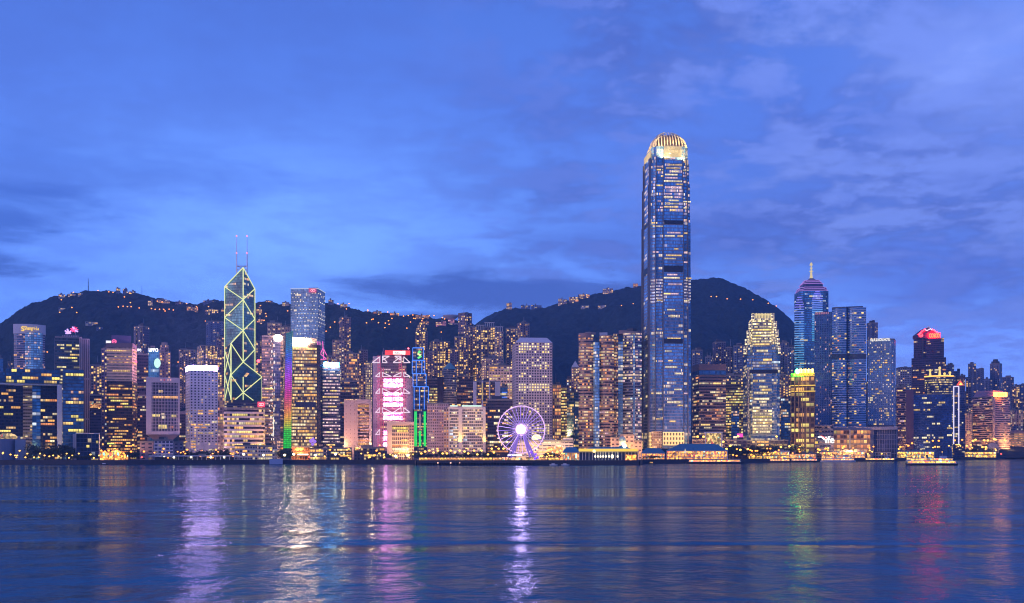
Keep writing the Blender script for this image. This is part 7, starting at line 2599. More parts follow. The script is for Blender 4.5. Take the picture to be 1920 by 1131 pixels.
# road lamps scattered over the hills
HILL_LAMPS = [(185, 552), (205, 554), (213, 556), (136, 584), (113, 592), (90, 668), (223, 582), (232, 582), (240, 583), (247, 583), (262, 584), (285, 586), (292, 587), (300, 587), (308, 588), (318, 587),
              (326, 588), (145, 593), (343, 680), (335, 687), (386, 609), (402, 616), (412, 614), (628, 610), (620, 620), (612, 628), (637, 612), (700, 605), (710, 612), (722, 622), (735, 604), (757, 600),
              (766, 598), (776, 603), (805, 598), (814, 599), (730, 616), (650, 586), (655, 570), (690, 588), (540, 590), (500, 600), (496, 608), (770, 612), (1165, 578), (1187, 576)]
_hr = random.Random(71)
for _ in range(34):
    _c = _hr.choice((130, 240, 310, 370, 400, 500, 640, 700, 740, 790, 815))
    _x = _c + _hr.gauss(0, 14)
    HILL_LAMPS.append((_x, lerp_table(RIDGE_A, _x) + abs(_hr.gauss(0, 16)) + 4))
for px, py in HILL_LAMPS:
    p = hill_point(px, py)
    o = empty('street_lamp', (p.x, p.y - 3, p.z - 0.5), 'tiny orange road lamp on the dark wooded hillside', 'street lamp', 'road lamps on the wooded hills')
    a, b = lamp_meshes('o', 6, 1.3)
    for n, me in (('pole', a), ('lamp_head', b)):
        c = bpy.data.objects.new(n, me)
        col.objects.link(c)
        c.parent = o
for px, py in ((1333, 561), (1343, 563), (1363, 566), (1388, 566), (1411, 567), (1440, 574), (1455, 579)):
    p = hill_point(px, py, 1)
    o = empty('street_lamp', (p.x, p.y - 3, p.z - 0.5), 'tiny orange road lamp on the bare right peak', 'street lamp', 'road lamps on the right peak')
    a, b = lamp_meshes('o', 6, 1.6)
    for n, me in (('pole', a), ('lamp_head', b)):
        c = bpy.data.objects.new(n, me)
        col.objects.link(c)
        c.parent = o

# ------------------------------------------------------------------ houses and masts on the hills
HOUSES = [  # centre px, base row, width px, height px, style, label
    (116, 557, 13, 6, 'w', 'pale house at the left end of the ridge row'), (135, 556, 15, 6, 'p', 'pale ridge house with lit windows left of the radio mast'),
    (151, 554, 10, 5, 'w', 'low ridge house beside the radio mast'), (222, 549, 9, 9, 'b', 'first bluish block right of the left hilltop'),
    (235, 550, 10, 9, 'b', 'second bluish block right of the left hilltop'), (248, 552, 14, 7, 'b', 'long bluish block right of the left hilltop'),
    (120, 581, 20, 3.5, 'w', 'pale flat terrace below the left ridge'), (172, 608, 24, 5, 'w', 'pale terrace house in the middle of the left slope'),
    (187, 617, 12, 4, 'b', 'small bluish terrace under the pale terrace house'), (282, 570, 10, 7, 'p', 'lit house left of the long ridge villas'),
    (307, 569, 24, 8, 'p', 'long ridge villas with warm windows'), (336, 571, 14, 6, 'm', 'mauve villa right of the long ridge villas'),
    (361, 582, 22, 8, 'o', 'villa blazing with orange light on the ridge'), (393, 570, 24, 8, 'b', 'low bluish block on the ridge right of the orange villa'),
    (397, 588, 26, 8, 'a', 'lit terrace block left of the triangle tower'), (486, 587, 12, 9, 'a', 'lit block peeping right of the triangle tower'),
    (488, 605, 14, 8, 'a', 'lower lit block peeping right of the triangle tower'), (505, 568, 14, 5, 'm', 'dim villa on the ridge right of the triangle tower'),
    (536, 572, 14, 6, 'p', 'ridge villa left of the dotted glass skyscraper'), (621, 567, 11, 6, 'b', 'bluish ridge block right of the dotted glass skyscraper'),
    (645, 575, 14, 6, 'p', 'lit ridge villa between the dotted skyscraper and the dark saddle'), (708, 589, 16, 6, 'a', 'left of the two amber ridge villas before the saddle'),
    (740, 592, 18, 6, 'a', 'right of the two amber ridge villas before the saddle'), (792, 597, 26, 7, 'o', 'orange lit ridge terrace left of the bowl shaped lookout'),
    (798, 608, 14, 6, 'o', 'orange lit terrace below the ridge left of the lookout'), (827, 610, 20, 8, 'pink', 'pink lit shopping block beside the bowl shaped lookout'),
    (955, 577, 11, 9, 'p', 'first lit house at the left end of the right hill'), (986, 579, 18, 8, 'b', 'row of bluish flats on the left of the right hill'),
    (1006, 578, 20, 7, 'b', 'second row of bluish flats on the right hill crest'), (1055, 571, 17, 12, 'p', 'pinkish flats on the right hill crest'),
    (1076, 566, 18, 9, 'a', 'amber villas on the right hill crest, lower row'), (1095, 559, 22, 8, 'a', 'amber villas on the right hill crest, upper row'),
    (1140, 549, 20, 9, 'p', 'pink flats on the right hill crest near the tallest tower'), (1097, 577, 16, 4, 'w', 'pale terrace below the amber crest villas'),
    (1129, 577, 16, 5, 'w', 'pale terrace below the pink crest flats'), (1192, 536, 10, 5, 'o', 'small orange lit hut by the tallest tower on the crest'),
    (215, 660, 14, 5, 'b', 'pale wall like block low on the left slope'), (420, 585, 12, 6, 'a', 'lit villa just left of the triangle tower shoulder'),
]


def hill_houses():
    of = fac('orange flood house', (0.65, 0.40, 0.22), (0.2, 0.08, 0.03), 3, 3.2, 0.55, 0.55, 0.85, OR, (1.0, 0.55, 0.15), 1.1, 1, 0.1, 0.4)
    pf = fac('pink flood house', (0.65, 0.30, 0.34), (0.3, 0.08, 0.10), 3, 3.2, 0.7, 0.6, 0.9, (1.0, 0.30, 0.35), PK, 1.0, 2, 0.1, 0.4)
    rng = random.Random(61)
    for i, (px, py, w, h, st, label) in enumerate(HOUSES):
        p = hill_point(px, py)
        f = of if st == 'o' else pf if st == 'pink' else RES[st]
        d = p.y - 6
        pl = plan_front(px - w / 2, px + w / 2, d, 14)
        z0 = min(p.z, Z(py, d)) - 4
        root = empty('hillside_house', (p.x, d + 6, z0), label, 'house')
        zt = Z(py - h, d)
        k = max(1, int(w / 6))
        a, b, c, e = pl
        for q in range(k):
            pa, pb = a.lerp(b, q / k), a.lerp(b, (q + 0.92) / k)
            v = (c - b)
            put('wall', MB().prism([pa, pb, pb + v, pa + v], z0, zt - rng.uniform(0, 0.25) * (zt - Z(py, d)), f, cap_mi=1, u0=q * 9), [f.mat, CONC], root)
        if h > 5:
            m = rng.choice(['plant_room', 'chimney'])
            put(m, MB().box((p.x + rng.uniform(-3, 3), d + 6, zt + 1), (3, 3, 3.2)), CONC, root)
        windows(root, [a, b, b + (c - b), a + (e - a)], Z(py, d), zt - 0.25 * (zt - Z(py, d)), f, 5 if st in 'opa' or st == 'pink' else 2, rng, 'oa' if st in ('o', 'a') else 'ab', (1, 2), (0.1, 0.9), (0,))
    # the bowl shaped lookout
    p = hill_point(846, 607)
    d = p.y - 4
    root = empty('lookout_tower', (X(846, d), d, p.z - 5), 'bowl shaped lookout tower on the saddle with pink lit storeys', 'lookout tower')
    mb = MB()
    ring = lambda y, rx, ry: [(X(845, d) + rx * math.cos(k * math.pi / 10), d + 8 + ry * math.sin(k * math.pi / 10), Z(y, d)) for k in range(20)]
    mb.loft([ring(598.5, 8, 5), ring(596, 12, 7), ring(592.5, 17.5, 8.5), ring(590, 17.5, 8.5), ring(590.3, 15, 7)])
    put('bowl', mb, principled('grey bowl shell', (0.35, 0.34, 0.40), 0.5), root)
    put('shaft', MB().prism(plan_front(840, 852, d + 2, 12), p.z - 5, Z(597, d), pf, cap_mi=1), [pf.mat, CONC], root)
    put('terrace', MB().prism(plan_front(836, 858, d - 2, 14), p.z - 6, Z(606, d), RES['p'], cap_mi=1), [RES['p'].mat, CONC], root)
    for px, y0, y1, r, label in ((165.5, 545, 522, 0.7, 'thin radio mast on the left hilltop'), (266, 553, 535, 0.35, 'faint slanting mast on the left ridge'), (1163, 545, 540, 0.3, 'short mast on the right crest')):
        p = hill_point(px, y0 + 3)
        o = empty('radio_mast', (p.x, p.y, p.z - 3), label, 'mast')
        put('pole', MB().tube((p.x, p.y, p.z - 3), (p.x, p.y, Z(y1, p.y)), r * 1.6, 5, r * .5), POLE, o)
        for q in (.4, .7):
            put('crossbar', MB().box((p.x, p.y, p.z + q * (Z(y1, p.y) - p.z)), (3.5 * r + 1, .4, .4)), POLE, o)


hill_houses()

# ------------------------------------------------------------------ low waterfront buildings, piers, footbridge
DECK = principled('pier deck', (0.10, 0.095, 0.10), 0.8, noise=0.3, nscale=0.2)
PILE = principled('pier piles', (0.05, 0.05, 0.055), 0.8)
WHITE = principled('white paint', (0.68, 0.67, 0.68), 0.5)
TEAL = principled('teal roof sheet', (0.05, 0.20, 0.30), 0.45, 0.2, noise=0.15)
HALLO = emit_hall('orange pier hall', (1.0, 0.30, 0.02), 2.4)
HALLY = emit_hall('yellow pier hall', (1.0, 0.50, 0.05), 2.4)
HALLP = emit_hall('pink stall lights', (1.0, 0.34, 0.09), 1.9)


def hip_roof(pl, z0, z1, ov=1.5, k=0.55):
    a, b, c, e = grow(pl, ov)
    m0, m1 = (a + e) / 2, (b + c) / 2
    r0, r1 = m0.lerp(m1, 0.5 - k / 2), m0.lerp(m1, 0.5 + k / 2)
    mb = MB()
    A, B, C_, E, R0, R1 = [(*p, z0) for p in (a, b, c, e)] + [(*r0, z1), (*r1, z1)]
    mb.quad([A, B, R1, R0]).quad([B, C_, R1]).quad([C_, E, R0, R1]).quad([E, A, R0])
    mb.quad([E, C_, B, A])
    return mb


def pier(name, label, x0, x1, d, eave, ridge, levels, roof, hall, dep=26, ncol=14, cat='pier', base=None):
    """open sided pier hall: deck on piles, floor slabs, columns, lit inside, roof"""
    root = empty(name, (X((x0 + x1) / 2, d), d + dep / 2, 0.0), label, cat)
    pl = plan_front(x0, x1, d, dep)
    zb = GZ - 0.2 if base is None else base
    put('deck', MB().prism(grow(pl, 1.5), zb - 1.2, zb, bottom=True), DECK, root)
    a, b, c, e = pl
    for q in range(ncol):
        p = a.lerp(b, (q + .5) / ncol)
        put('pile', MB().tube((p.x, p.y + .5, -0.8), (p.x, p.y + .5, zb - 1), 0.5, 6), PILE, root)
    ze = Z(eave, d)
    H = (ze - zb) / levels
    v = (e - a).normalized()
    for k in range(levels):
        ins = [a + v * 3.0 + (b - a) * .01, b + v * 3.0 - (b - a) * .01, c - (b - a) * .01, e + (b - a) * .01]
        put('lit_hall', MB().prism(ins, zb + H * k + .3, zb + H * (k + 1) - 0.9, top=False), hall, root)
        put('floor_slab', MB().prism(grow(pl, 0.5), zb + H * (k + 1) - 0.9, zb + H * (k + 1) - .3 if k < levels - 1 else ze, bottom=True), WHITE, root)
        rl = MB()
        rl.prism([a + v * .2, b + v * .2, b + v * .45, a + v * .45], zb + H * k + .95, zb + H * k + 1.1, bottom=True)
        put('railing', rl, WHITE, root)
    for q in range(ncol + 1):
        p = a.lerp(b, q / ncol) + v * 0.8
        put('column', MB().tube((p.x, p.y, zb), (p.x, p.y, ze), 0.32, 6), WHITE, root)
    if roof == 'hip':
        put('roof', hip_roof(pl, ze + .02, Z(ridge, d)), TEAL, root)
    else:
        put('roof', MB().prism(grow(pl, 1.2), ze + .02, ze + 1.2, bottom=True), WHITE if roof == 'white' else DARKROOF, root)
        w = (b - a).length
        for q in (.2, .55, .8):
            p = a.lerp(b, q) + v * 8
            put('roof_unit', MB().box((p.x, p.y, ze + 2.2), (w * 0.12, 6, 2.2), 0), CONC, root)
    return root, pl, zb, ze


def waterfront():
    # piers, from the middle to the right
    r, pl, zb, ze = pier('pier_hall', 'long dark pier with a gold lit eave, pendant lamps and a small clock tower', 1086, 1197, 1090, 846.5, 838, 1, 'hip', principled('navy pier wall', (0.03, 0.05, 0.12), 0.5), 24, 18)
    gold = emit('gold eave light', (1.0, 0.64, 0.06), 1.15)
    put('eave_light', MB().prism(plan_front(1085, 1196, 1087.5, 1), Z(846.5, 1088), Z(841.5, 1088), bottom=True), gold, r)
    pend = emit('pendant lamp light', (1.0, 0.88, 0.60), 2.2)
    for px in (1116, 1121, 1126, 1131, 1136, 1142, 1148, 1158):
        d = 1086
        mb = MB().tube(P(px, 847, d), P(px, 854, d), 0.10, 4).ball(P(px, 856, d), 0.9 if px not in (1148,) else 1.5, 8, 6, (1, 1, 1.4))
        put('pendant_lamp', mb, pend, r)
    put('round_lamp', MB().ball(P(1171, 836, 1088), 2.0, 10, 8), emit('clock lamp', (1.0, 0.88, 0.72), 4.0, True), r)
    put('gable', MB().loft([[(*p, Z(843, 1088)) for p in plan_front(1150, 1186, 1087, 14)], [(*p, Z(834.5, 1088)) for p in inset(plan_front(1150, 1186, 1087, 14), 0.12)]]), TEAL, r)
    put('wall_lamp', MB().ball(P(1114, 846, 1087), 1.6, 8, 6), emit('orange wall lamp', (1.0, 0.7, 0.3), 2.5), r)
    put('lit_hall', MB().prism(plan_front(1173, 1193, 1088, 2), GZ - .2, Z(853, 1088)), HALLO, r)
    pier('pier_hall', 'small pier wing with a teal roof left of the gold eaved pier', 1056, 1086, 1120, 848, 838.5, 1, 'hip', HALLP, 20, 8)
    pier('pier_hall', 'lit pier wing with teal roof left of the big blue roofed pier', 1203, 1246, 1245, 849.5, 840, 2, 'hip', HALLO, 26, 10)
    r, pl, zb, ze = pier('pier_hall', 'big blue hip roofed ferry pier with two storeys of orange light', 1250, 1364, 1262, 845, 832, 3, 'hip', HALLO, 34, 20)
    put('gable', MB().loft([[(*p, Z(845, 1258)) for p in plan_front(1330, 1360, 1258, 16)], [(*p, Z(833, 1258)) for p in inset(plan_front(1330, 1360, 1258, 16), 0.08)]]), TEAL, r)
    put('clock_gable', MB().loft([[(*p, Z(850, 1256)) for p in plan_front(1282, 1287.5, 1256, 3)], [(*p, Z(841.5, 1256)) for p in inset(plan_front(1282, 1287.5, 1256, 3), 0.1)]]), emit('pale gable light', (1, 0.85, 0.6), 0.8), r)
    pier('pier_hall', 'flat white roofed pier with warm lit storeys below the shorter glass tower', 1402, 1480, 1410, 847, 0, 2, 'white', HALLY, 28, 14)
    pier('pier_hall', 'low dark quay shed between the flat white pier and the docked white ferry', 1478, 1530, 1440, 851, 0, 1, 'dark', HALLP, 22, 8)
    pier('pier_hall', 'white upper decked pier behind the docked white ferry', 1540, 1622, 1530, 846.5, 0, 2, 'white', HALLP, 28, 12)
    pier('pier_hall', 'orange lit pier right of the docked white ferry', 1624, 1670, 1560, 848, 0, 2, 'dark', HALLO, 26, 8)
    pier('pier_hall', 'long pier of yellow lights behind the passing ferry', 1668, 1752, 1640, 846.5, 0, 2, 'white', HALLY, 26, 14)
    pier('pier_hall', 'two storey pier of gold lights before the pink banded office block', 1800, 1868, 1835, 847, 0, 2, 'dark', HALLY, 30, 14)
    # dark harbour building at the right edge
    d = 2110
    fd = fac('navy harbour shed', (0.05, 0.07, 0.15), (0.03, 0.04, 0.08), 9, 7, 0.3, 0.5, 0.0, W1, W1, 0.2, 1)
    b = tower('harbour_building', 'dark navy harbour building with a tall doorway at the right edge', plan_front(1868, 1960, d, 30), 838, d, fd, 'building', roof=1, seed=71)
    put('doorway', MB().prism(plan_front(1896, 1903, d - .6, 2), GZ, Z(845, d)), principled('door shade', (0.015, 0.02, 0.04), 0.5), b.root)
    put('doorway_frame', MB().prism(plan_front(1894.5, 1904.5, d - .3, 1), GZ, Z(843, d)), principled('navy frame', (0.09, 0.11, 0.20), 0.6), b.root)
    d = 1990
    root = empty('hip_roofed_house', (X(1862, d), d + 10, GZ), 'grey house with a broad hipped roof before the pink banded office block', 'building')
    fg = fac('grey hip house', (0.20, 0.22, 0.32), (0.06, 0.07, 0.12), 4, 4, 0.6, 0.5, 0.3, W1, W3, 0.7, 1)
    pl = plan_front(1849, 1873, d, 20)
    put('facade', MB().prism(pl, GZ, Z(841, d), fg), fg.mat, root)
    put('roof', hip_roof(pl, Z(841, d), Z(830.5, d), 1.5, 0.45), principled('grey slate roof', (0.17, 0.20, 0.32), 0.6), root)
    # low blocks, left to right
    d = 1170
    root = empty('round_hall', (X(10, d), d + 16, GZ), 'grey round hall with a gold lit elliptical roof lantern at the left edge', 'hall')
    st = principled('grey hall stone', (0.24, 0.25, 0.34), 0.6, noise=0.15)
    put('wall', MB().prism(plan_bulge(-24, 28, d, 9, 10, 30), GZ, Z(823, d)), st, root)
    put('lantern', MB().loft([[(X(5, d) + rx * math.cos(k * math.pi / 10), d + 10 + rx * .5 * math.sin(k * math.pi / 10), Z(y, d)) for k in range(20)] for y, rx in ((823, 10.5), (819, 11.5), (815, 9), (812.5, 5))]), emit_hall('gold roof lantern', (1.0, 0.70, 0.30), 0.8), root)
    put('wing', MB().prism(plan_front(28, 48, d + 3, 24), GZ, Z(824, d)), principled('grey wing stone', (0.32, 0.34, 0.42), 0.6, noise=0.1), root)
    put('roof_block', MB().prism(plan_front(25, 38, d + 12, 14), Z(824, d), Z(817.5, d)), st, root)
    d = 1165
    root = empty('glass_pavilion', (X(162, d), d + 14, GZ), 'dark glass box pavilion framed in white near the promenade', 'pavilion')
    fg = fac('pavilion glass', (0.05, 0.07, 0.13), (0.02, 0.04, 0.09), 4, 4.5, 0.92, 0.85, 0.12, W2, CW, 0.7, 1, 0.6, 0.15)
    put('facade', MB().prism(plan_front(143, 185.5, d, 22), GZ, Z(813.5, d), fg, cap_mi=1), [fg.mat, CONC], root)
    for x0, x1, y0 in ((141.7, 143, 812.3), (185.5, 186.9, 812.3)):
        put('frame', MB().prism(plan_front(x0, x1, d - 1.2, 20), GZ, Z(y0, d)), WHITE, root)
    put('frame', MB().prism(plan_front(143, 185.5, d - 1.2, 20), Z(813.6, d), Z(812.3, d), bottom=True), WHITE, root)
    put('side_wall', MB().prism(plan_front(136.5, 141.7, d + 4, 18), GZ, Z(814, d)), principled('grey wing stone', (0.32, 0.34, 0.42), 0.6, noise=0.1), root)
    for x0, x1, y in ((148.6, 152.6, 837), (153.3, 158.6, 837), (162, 167.6, 837), (180, 184.5, 829)):
        panel(root, 'window', x0, x1, y - 2.4, y + 2.4, d - 0.5, PANE['y'], 0.4)
    # restaurant street under the golden tower
    for i, (x0, x1, yt, label) in enumerate(((188, 212, 846, 'low restaurant front of orange lights under the golden tower, left one'), (213, 240, 845, 'low restaurant front of orange lights under the golden tower, right one'))):
        d = 1158 + i * 2
        root = empty('restaurant_front', (X((x0 + x1) / 2, d), d + 5, GZ), label, 'restaurant')
        put('lit_front', MB().prism(plan_front(x0, x1, d, 8), GZ, Z(yt + 1, d)), HALLO, root)
        put('roof', MB().prism(grow(plan_front(x0, x1, d, 8), 0.7), Z(yt + 1, d), Z(yt, d), bottom=True), DARKROOF, root)
    root = empty('kiosk', (X(177, 1126), 1126, GZ), 'bright yellow kiosk at the water edge below the glass pavilion', 'kiosk')
    put('lit_front', MB().prism(plan_front(171, 184, 1124, 4), GZ, Z(861, 1124)), emit_hall('yellow kiosk', (1.0, 0.70, 0.10), 1.5), root)
    put('roof', MB().prism(grow(plan_front(171, 184, 1124, 4), 0.5), Z(861, 1124), Z(860, 1124), bottom=True), WHITE, root)
    # long white covered footbridge / promenade shelter
    d = 1150
    root = empty('promenade_shelter', (X(365, d), d + 4, GZ), 'long white flat roofed promenade shelter on slim posts', 'shelter')
    put('roof', MB().prism(plan_front(279, 450, d, 9), Z(856, d), Z(853.8, d), bottom=True), principled('pale shelter roof', (0.50, 0.52, 0.58), 0.5), root)
    for k in range(20):
        px = 282 + k * 8.7
        put('post', MB().tube((X(px, d), d + 1.5, GZ), (X(px, d), d + 1.5, Z(856, d)), 0.3, 6), WHITE, root)
    put('back_wall', MB().prism(plan_front(290, 440, d + 8.2, 1), GZ, Z(857, d)), principled('navy shelter wall', (0.06, 0.08, 0.14), 0.6), root)
    for px in (308, 326, 358, 395, 420):
        put('ceiling_lamp', MB().ball(P(px, 857.5, d + 1), 0.9, 8, 6), LAMPS['w'], root)
    put('roof_box', MB().box(P(379, 852.4, d + 4), (7, 4, 1.8)), CONC, root)
    rl = MB()
    for k in range(40):
        px = 284 + k * 3.1
        rl.box((X(px, d), d + .6, Z(851.6, d)), (0.15, 0.15, 2.4))
    rl.box((X(345, d), d + .6, Z(850, d)), (X(404, d) - X(284, d), .2, .25), 0.31)
    # low white office by the water
    d = 1180
    fl = fac('low white block', (0.52, 0.46, 0.48), (0.12, 0.10, 0.13), 2.6, 3.6, 0.75, 0.5, 0.22, W1, W3, 0.7, 2)
    b = tower('low_block', 'low pale block of three storeys before the banded office', plan_front(440, 483, d, 18), 836, d, fl, 'building', roof=2, seed=81, nwin=10)
    b = tower('low_block', 'low pale block beside the dark tree under the rainbow wall', plan_front(484, 520, d + 2, 18), 837, d + 2, fl, 'building', roof=2, seed=82, nwin=10)
    d = 1230
    b = tower('lit_hall_building', 'low hall glowing orange under the rainbow tower', plan_front(547, 581, d, 18), 838, d, fac('orange glazed hall', (0.6, 0.3, 0.1), (0.3, 0.12, 0.04), 3.0, 5.5, 0.8, 0.7, 0.95, OR, W2, 1.0, 1), 'hall', roof=0, seed=83)
    panel(b.root, 'sign', 558, 578, 851, 853.5, d - 12, emit('white shop strip', (1.0, 0.95, 0.75), 2.0), 1.0)
    d = 1200
    for i, (x0, x1, yt, label, hl) in enumerate(((581, 612, 842, 'low quay building with a sloping dark roof right of the orange hall', 'p'), (613, 660, 841, 'low dark block with small lit shops under the cream concrete tower', 'd'),
                                                 (664, 722, 840, 'low glass front with lamps left of the cream hall', 'g'))):
        f = fac('low quay shops', (0.34, 0.26, 0.26), (0.06, 0.05, 0.06), 3, 4, 0.7, 0.6, 0.45, W1, W3, 0.9, 1) if hl == 'p' else fac('dark quay shops', (0.06, 0.055, 0.08), (0.04, 0.05, 0.08), 3.4, 3.6, 0.6, 0.6, 0.30, W2, W3, 0.9, 1)
        b = tower('low_block', label, plan_front(x0, x1, d + i * 3, 18), yt, d + i * 3, f, 'building', roof=1, seed=84 + i, nwin=12)
        if i == 0:
            a = b.poly
            q = [(*grow(a, 1)[0], b.z1), (*grow(a, 1)[1], b.z1 + 3.5), (*grow(a, 1)[2], b.z1 + 3.5), (*grow(a, 1)[3], b.z1)]
            q2 = [(x, y, z + .8) for x, y, z in q]
            put('roof', MB().loft([q, q2]), DARKROOF, b.root)
    # post office block right of the wheel
    d = 1230
    fp = fac('pale office bands', (0.58, 0.50, 0.52), (0.10, 0.08, 0.12), 5, 3.6, 0.85, 0.35, 0.14, W1, W3, 0.7, 2)
    b = tower('post_office', 'low wide pale block of banded storeys behind the wheel', plan_front(968, 1075, d, 24), 827, d, fp, 'building', nwin=14, roof=0, seed=88)
    put('roof_block', MB().prism(plan_front(1055, 1074.5, d + 2, 18), Z(827, d), Z(821, d)), principled('pale block stone', (0.55, 0.5, 0.54), 0.6), b.root)
    put('roof_block', MB().prism(plan_front(1008, 1040, d + 6, 14), Z(827, d), Z(823, d)), principled('pale block stone', (0.55, 0.5, 0.54), 0.6), b.root)
    put('shop_front', MB().prism(plan_front(1025, 1055, d - 1, 2), GZ, Z(838, d)), HALLP, b.root)
    d = 1300
    for x0, x1, yt, label in ((1145, 1162, 821, 'pale gabled block between the rounded towers, low'), (1162, 1189, 816, 'plain beige box between the rounded towers and the tallest tower'), (1189, 1204, 827, 'low lit box at the left foot of the tallest tower')):
        f = fac('beige plain box', (0.48, 0.39, 0.37), (0.15, 0.10, 0.10), 5, 5, 0.5, 0.35, 0.2, W1, OR, 0.7, 1)
        tower('low_block', label, plan_front(x0, x1, d, 16), yt, d, f, 'building', roof=1, seed=int(x0))
    root = empty('clock_dome', (X(1167, 1290), 1290, GZ), 'small pale dome with blue glazing above the gold eaved pier', 'dome')
    put('drum', MB().prism(plan_round(1167, 1290, 4.2, 12), GZ, Z(828, 1290)), WHITE, root)
    put('dome', MB().ball(P(1167, 826, 1290), 4.4, 12, 8, (1, 1, 1.2)), principled('blue dome glass', (0.20, 0.38, 0.48), 0.25, 0.4), root)
    # raised deck with lights between the glass sisters
    d = 1400
    fdk = fac('raised deck wall', (0.10, 0.08, 0.10), (0.05, 0.04, 0.05), 6, 4, 0.6, 0.4, 0.25, OR, W2, 0.8, 2)
    tower('raised_deck', 'dark raised deck with scattered warm lights between the two glass sisters', plan_front(1298, 1400, 1390, 40), 826, 1390, fdk, 'deck', roof=0, nwin=14, seed=91)
    tower('raised_deck', 'dark raised deck under the shorter glass tower', plan_front(1400, 1478, 1465, 14), 826, 1465, fdk, 'deck', roof=0, nwin=10, seed=92)
    dd = 1386
    root = empty('billboard', (X(1388, dd), dd, GZ), 'small magenta lit billboard on the raised deck', 'billboard')
    panel(root, 'panel', 1382, 1393, 813, 820, dd, emit('magenta board', (1.0, 0.08, 0.55), 1.1), 0.6)
    put('post', MB().tube((X(1388, dd), dd + .5, GZ), (X(1388, dd), dd + .5, Z(820, dd)), 0.4, 6), POLE, root)
    # stalls along the central promenade
    st = [(786, 800), (801, 812), (813, 824), (825, 836), (837, 848), (849, 860), (861, 872), (874, 884), (886, 905), (906, 922), (924, 940), (1012, 1026), (1028, 1048)]
    for i, (x0, x1) in enumerate(st):
        d = shore(x0) + 12
        root = empty('market_stall', (X((x0 + x1) / 2, d), d + 2, GZ), 'small lit stall with a dark flat roof along the waterfront left of the wheel' if x0 < 1000 else 'small lit stall with a dark flat roof right of the wheel', 'stall',
                     'lit stalls left of the wheel' if x0 < 1000 else 'lit stalls right of the wheel')
        pl = plan_front(x0, x1, d, 5)
        put('lit_front', MB().prism(pl, GZ, Z(858.5, d), top=False), HALLP if i % 3 else HALLY, root)
        put('roof', MB().prism(grow(pl, 0.6), Z(858.5, d), Z(857.3, d), bottom=True), DARKROOF if i % 2 else CONC, root)
    # a low jetty that juts in front of the central shore
    root = empty('jetty', (X(890, 1070), 1072, 0), 'low dark timber jetty in front of the market stalls', 'jetty')
    put('deck', MB().prism(plan_front(782, 1000, 1066, 9), 2.6, 3.3, bottom=True), DECK, root)
    for k in range(40):
        px = 783 + k * 5.5
        put('pile', MB().tube((X(px, 1066), 1066.5, -.8), (X(px, 1066), 1066.5, 2.7), 0.45, 6), PILE, root)
    for k, px in enumerate((821, 845, 862)):
        put('mooring_light', MB().ball(P(px, 868, 1065), 0.8 if k < 2 else .5, 8, 6), emit('rosy mooring lamp', (1.0, 0.55, 0.4), 1.6), root)
    # white pontoon box on the central quay
    root = empty('pontoon_shed', (X(518, 1144), 1144, 0), 'pale blue pontoon shed on the quay below the low pale blocks', 'shed')
    put('wall', MB().prism(plan_front(505, 530, 1140, 6), 0.2, Z(861, 1140)), principled('pale blue sheet', (0.34, 0.42, 0.60), 0.5), root)
    put('roof', MB().prism(grow(plan_front(505, 530, 1140, 6), .4), Z(861, 1140), Z(860.3, 1140), bottom=True), WHITE, root)


waterfront()


# ------------------------------------------------------------------ boats
def hull(mb, L, B, z0, z1, rake=0.10):
    n = 12
    def ring(z, sc_):
        pts = []
        for i in range(n + 1):
            t = i / n
            x = (t - .5) * L * (1 + rake * (sc_ - 1) * 2)
            w = B / 2 * min(1.0, math.sin(math.pi * min(1, max(0.0, t * 0.96 + 0.02))) * 2.2) * sc_
            pts.append((x, -w, z))
        for i in range(n, -1, -1):
            t = i / n
            x = (t - .5) * L * (1 + rake * (sc_ - 1) * 2)
            w = B / 2 * min(1.0, math.sin(math.pi * min(1, max(0.0, t * 0.96 + 0.02))) * 2.2) * sc_
            pts.append((x, w, z))
        return pts
    return mb.loft([ring(z0, 0.86), ring((z0 + z1) / 2, 0.97), ring(z1, 1.0)])


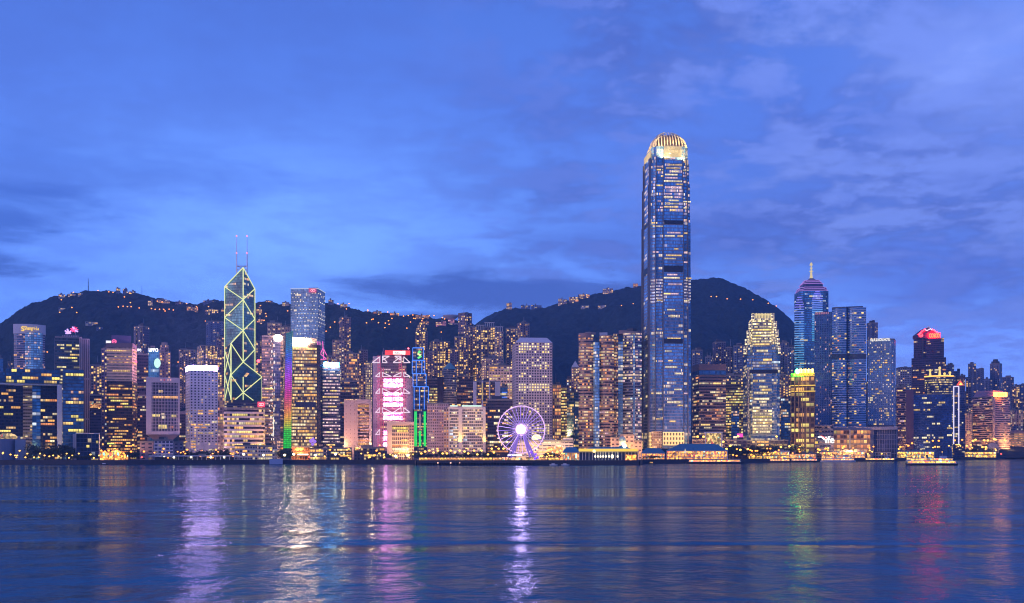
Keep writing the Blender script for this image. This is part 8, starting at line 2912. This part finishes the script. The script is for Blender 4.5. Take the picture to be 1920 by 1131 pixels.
def ferry(px, d, L, label, hullm, decks, hall, rz=0.0, top=True, B=None):
    root = empty('ferry', (X(px, d), d, 0), label, 'ferry')
    B = B or L * 0.22
    def loc(mb, name, m):
        o = bpy.data.objects.new(name, mb.mesh(name, m))
        col.objects.link(o)
        o.parent = root
        return o
    root.rotation_euler = (0, 0, rz)
    loc(hull(MB(), L, B, -0.6, 1.9), 'hull', hullm)
    z = 1.9
    for k in range(decks):
        l, b = L * (0.88 - .12 * k), B * (0.86 - .08 * k)
        loc(MB().box((0, 0, z + 1.25), (l * .97, b * .9, 1.9)), 'cabin', hall if k == 0 or decks < 3 else HALLY)
        loc(MB().box((0, 0, z + 2.45), (l, b, 0.45)), 'deck', WHITE)
        loc(MB().box((0, 0, z + .3), (l, b * .96, 0.5)), 'bulwark', WHITE)
        for s in range(9):
            loc(MB().box(((s / 8 - .5) * l * .96, -b * .47, z + 1.3), (0.3, 0.2, 1.9)), 'post', WHITE)
        z += 2.65
    if top:
        loc(MB().box((L * .22, 0, z + 1.1), (L * .10, B * .5, 2.2)), 'wheelhouse', principled('pale blue wheelhouse', (0.35, 0.45, 0.6), .4))
        loc(MB().tube((-L * .08, 0, z), (-L * .10, 0, z + 3.2), L * .02, 8, L * .018), 'funnel', DARKROOF)
        loc(MB().tube((L * .2, 0, z + 2), (L * .2, 0, z + 6), 0.15, 5), 'mast', STEEL)
        loc(MB().ball((L * .2, 0, z + 6), 0.4, 6, 5), 'masthead_light', LAMPS['y'])


DKH = principled('near black hull', (0.02, 0.02, 0.035), 0.5)
BRH = principled('brown hull', (0.12, 0.06, 0.05), 0.5)
WHH = principled('white hull', (0.62, 0.62, 0.66), 0.4)
ferry(1747, 1045, 51, 'double decked ferry with a black hull crossing the open water at the right', DKH, 2, HALLY, 0.0)
ferry(1571, 1420, 48, 'white docked ferry with a brown waterline beside the orange lights', WHH, 2, HALLP, 0.05)
ferry(1462, 1330, 27, 'small orange lit ferry leaving the flat white pier', BRH, 1, HALLO, -0.1)
ferry(1388, 1330, 40, 'low dark barge with deck lights right of the big blue roofed pier', DKH, 1, HALLO, 0.0, False)
ferry(1508, 1370, 36, 'dark moored ferry left of the white docked ferry', DKH, 1, HALLP, 0.0)
ferry(1650, 1500, 44, 'black moored ferry below the orange lit pier', DKH, 1, HALLY, 0.0)
ferry(1720, 1560, 34, 'pale moored ferry half hidden behind the passing ferry', WHH, 1, HALLY, 0.0)
ferry(1340, 1205, 66, 'long dark barge moored along the big blue roofed pier', DKH, 1, HALLO, 0.0, False, 8)
for i, px in enumerate((1038, 1060, 1222, 196)):
    d = shore(px) - 22
    root = empty('sampan', (X(px, d), d, 0), ['tiny white launch off the trees right of the wheel', 'tiny launch off the small teal roofed pier', 'tiny orange lit launch off the pier wing by the tallest tower', 'tiny dark launch by the left sea wall'][i], 'launch')
    o = bpy.data.objects.new('hull', hull(MB(), 8, 2.4, -.3, 0.9).mesh('hull', [WHH, WHH, BRH, DKH][i]))
    col.objects.link(o)
    o.parent = root
    o = bpy.data.objects.new('cabin', MB().box((-0.5, 0, 1.4), (3, 1.6, 1.2)).mesh('cabin', HALLY if i == 2 else WHITE))
    col.objects.link(o)
    o.parent = root
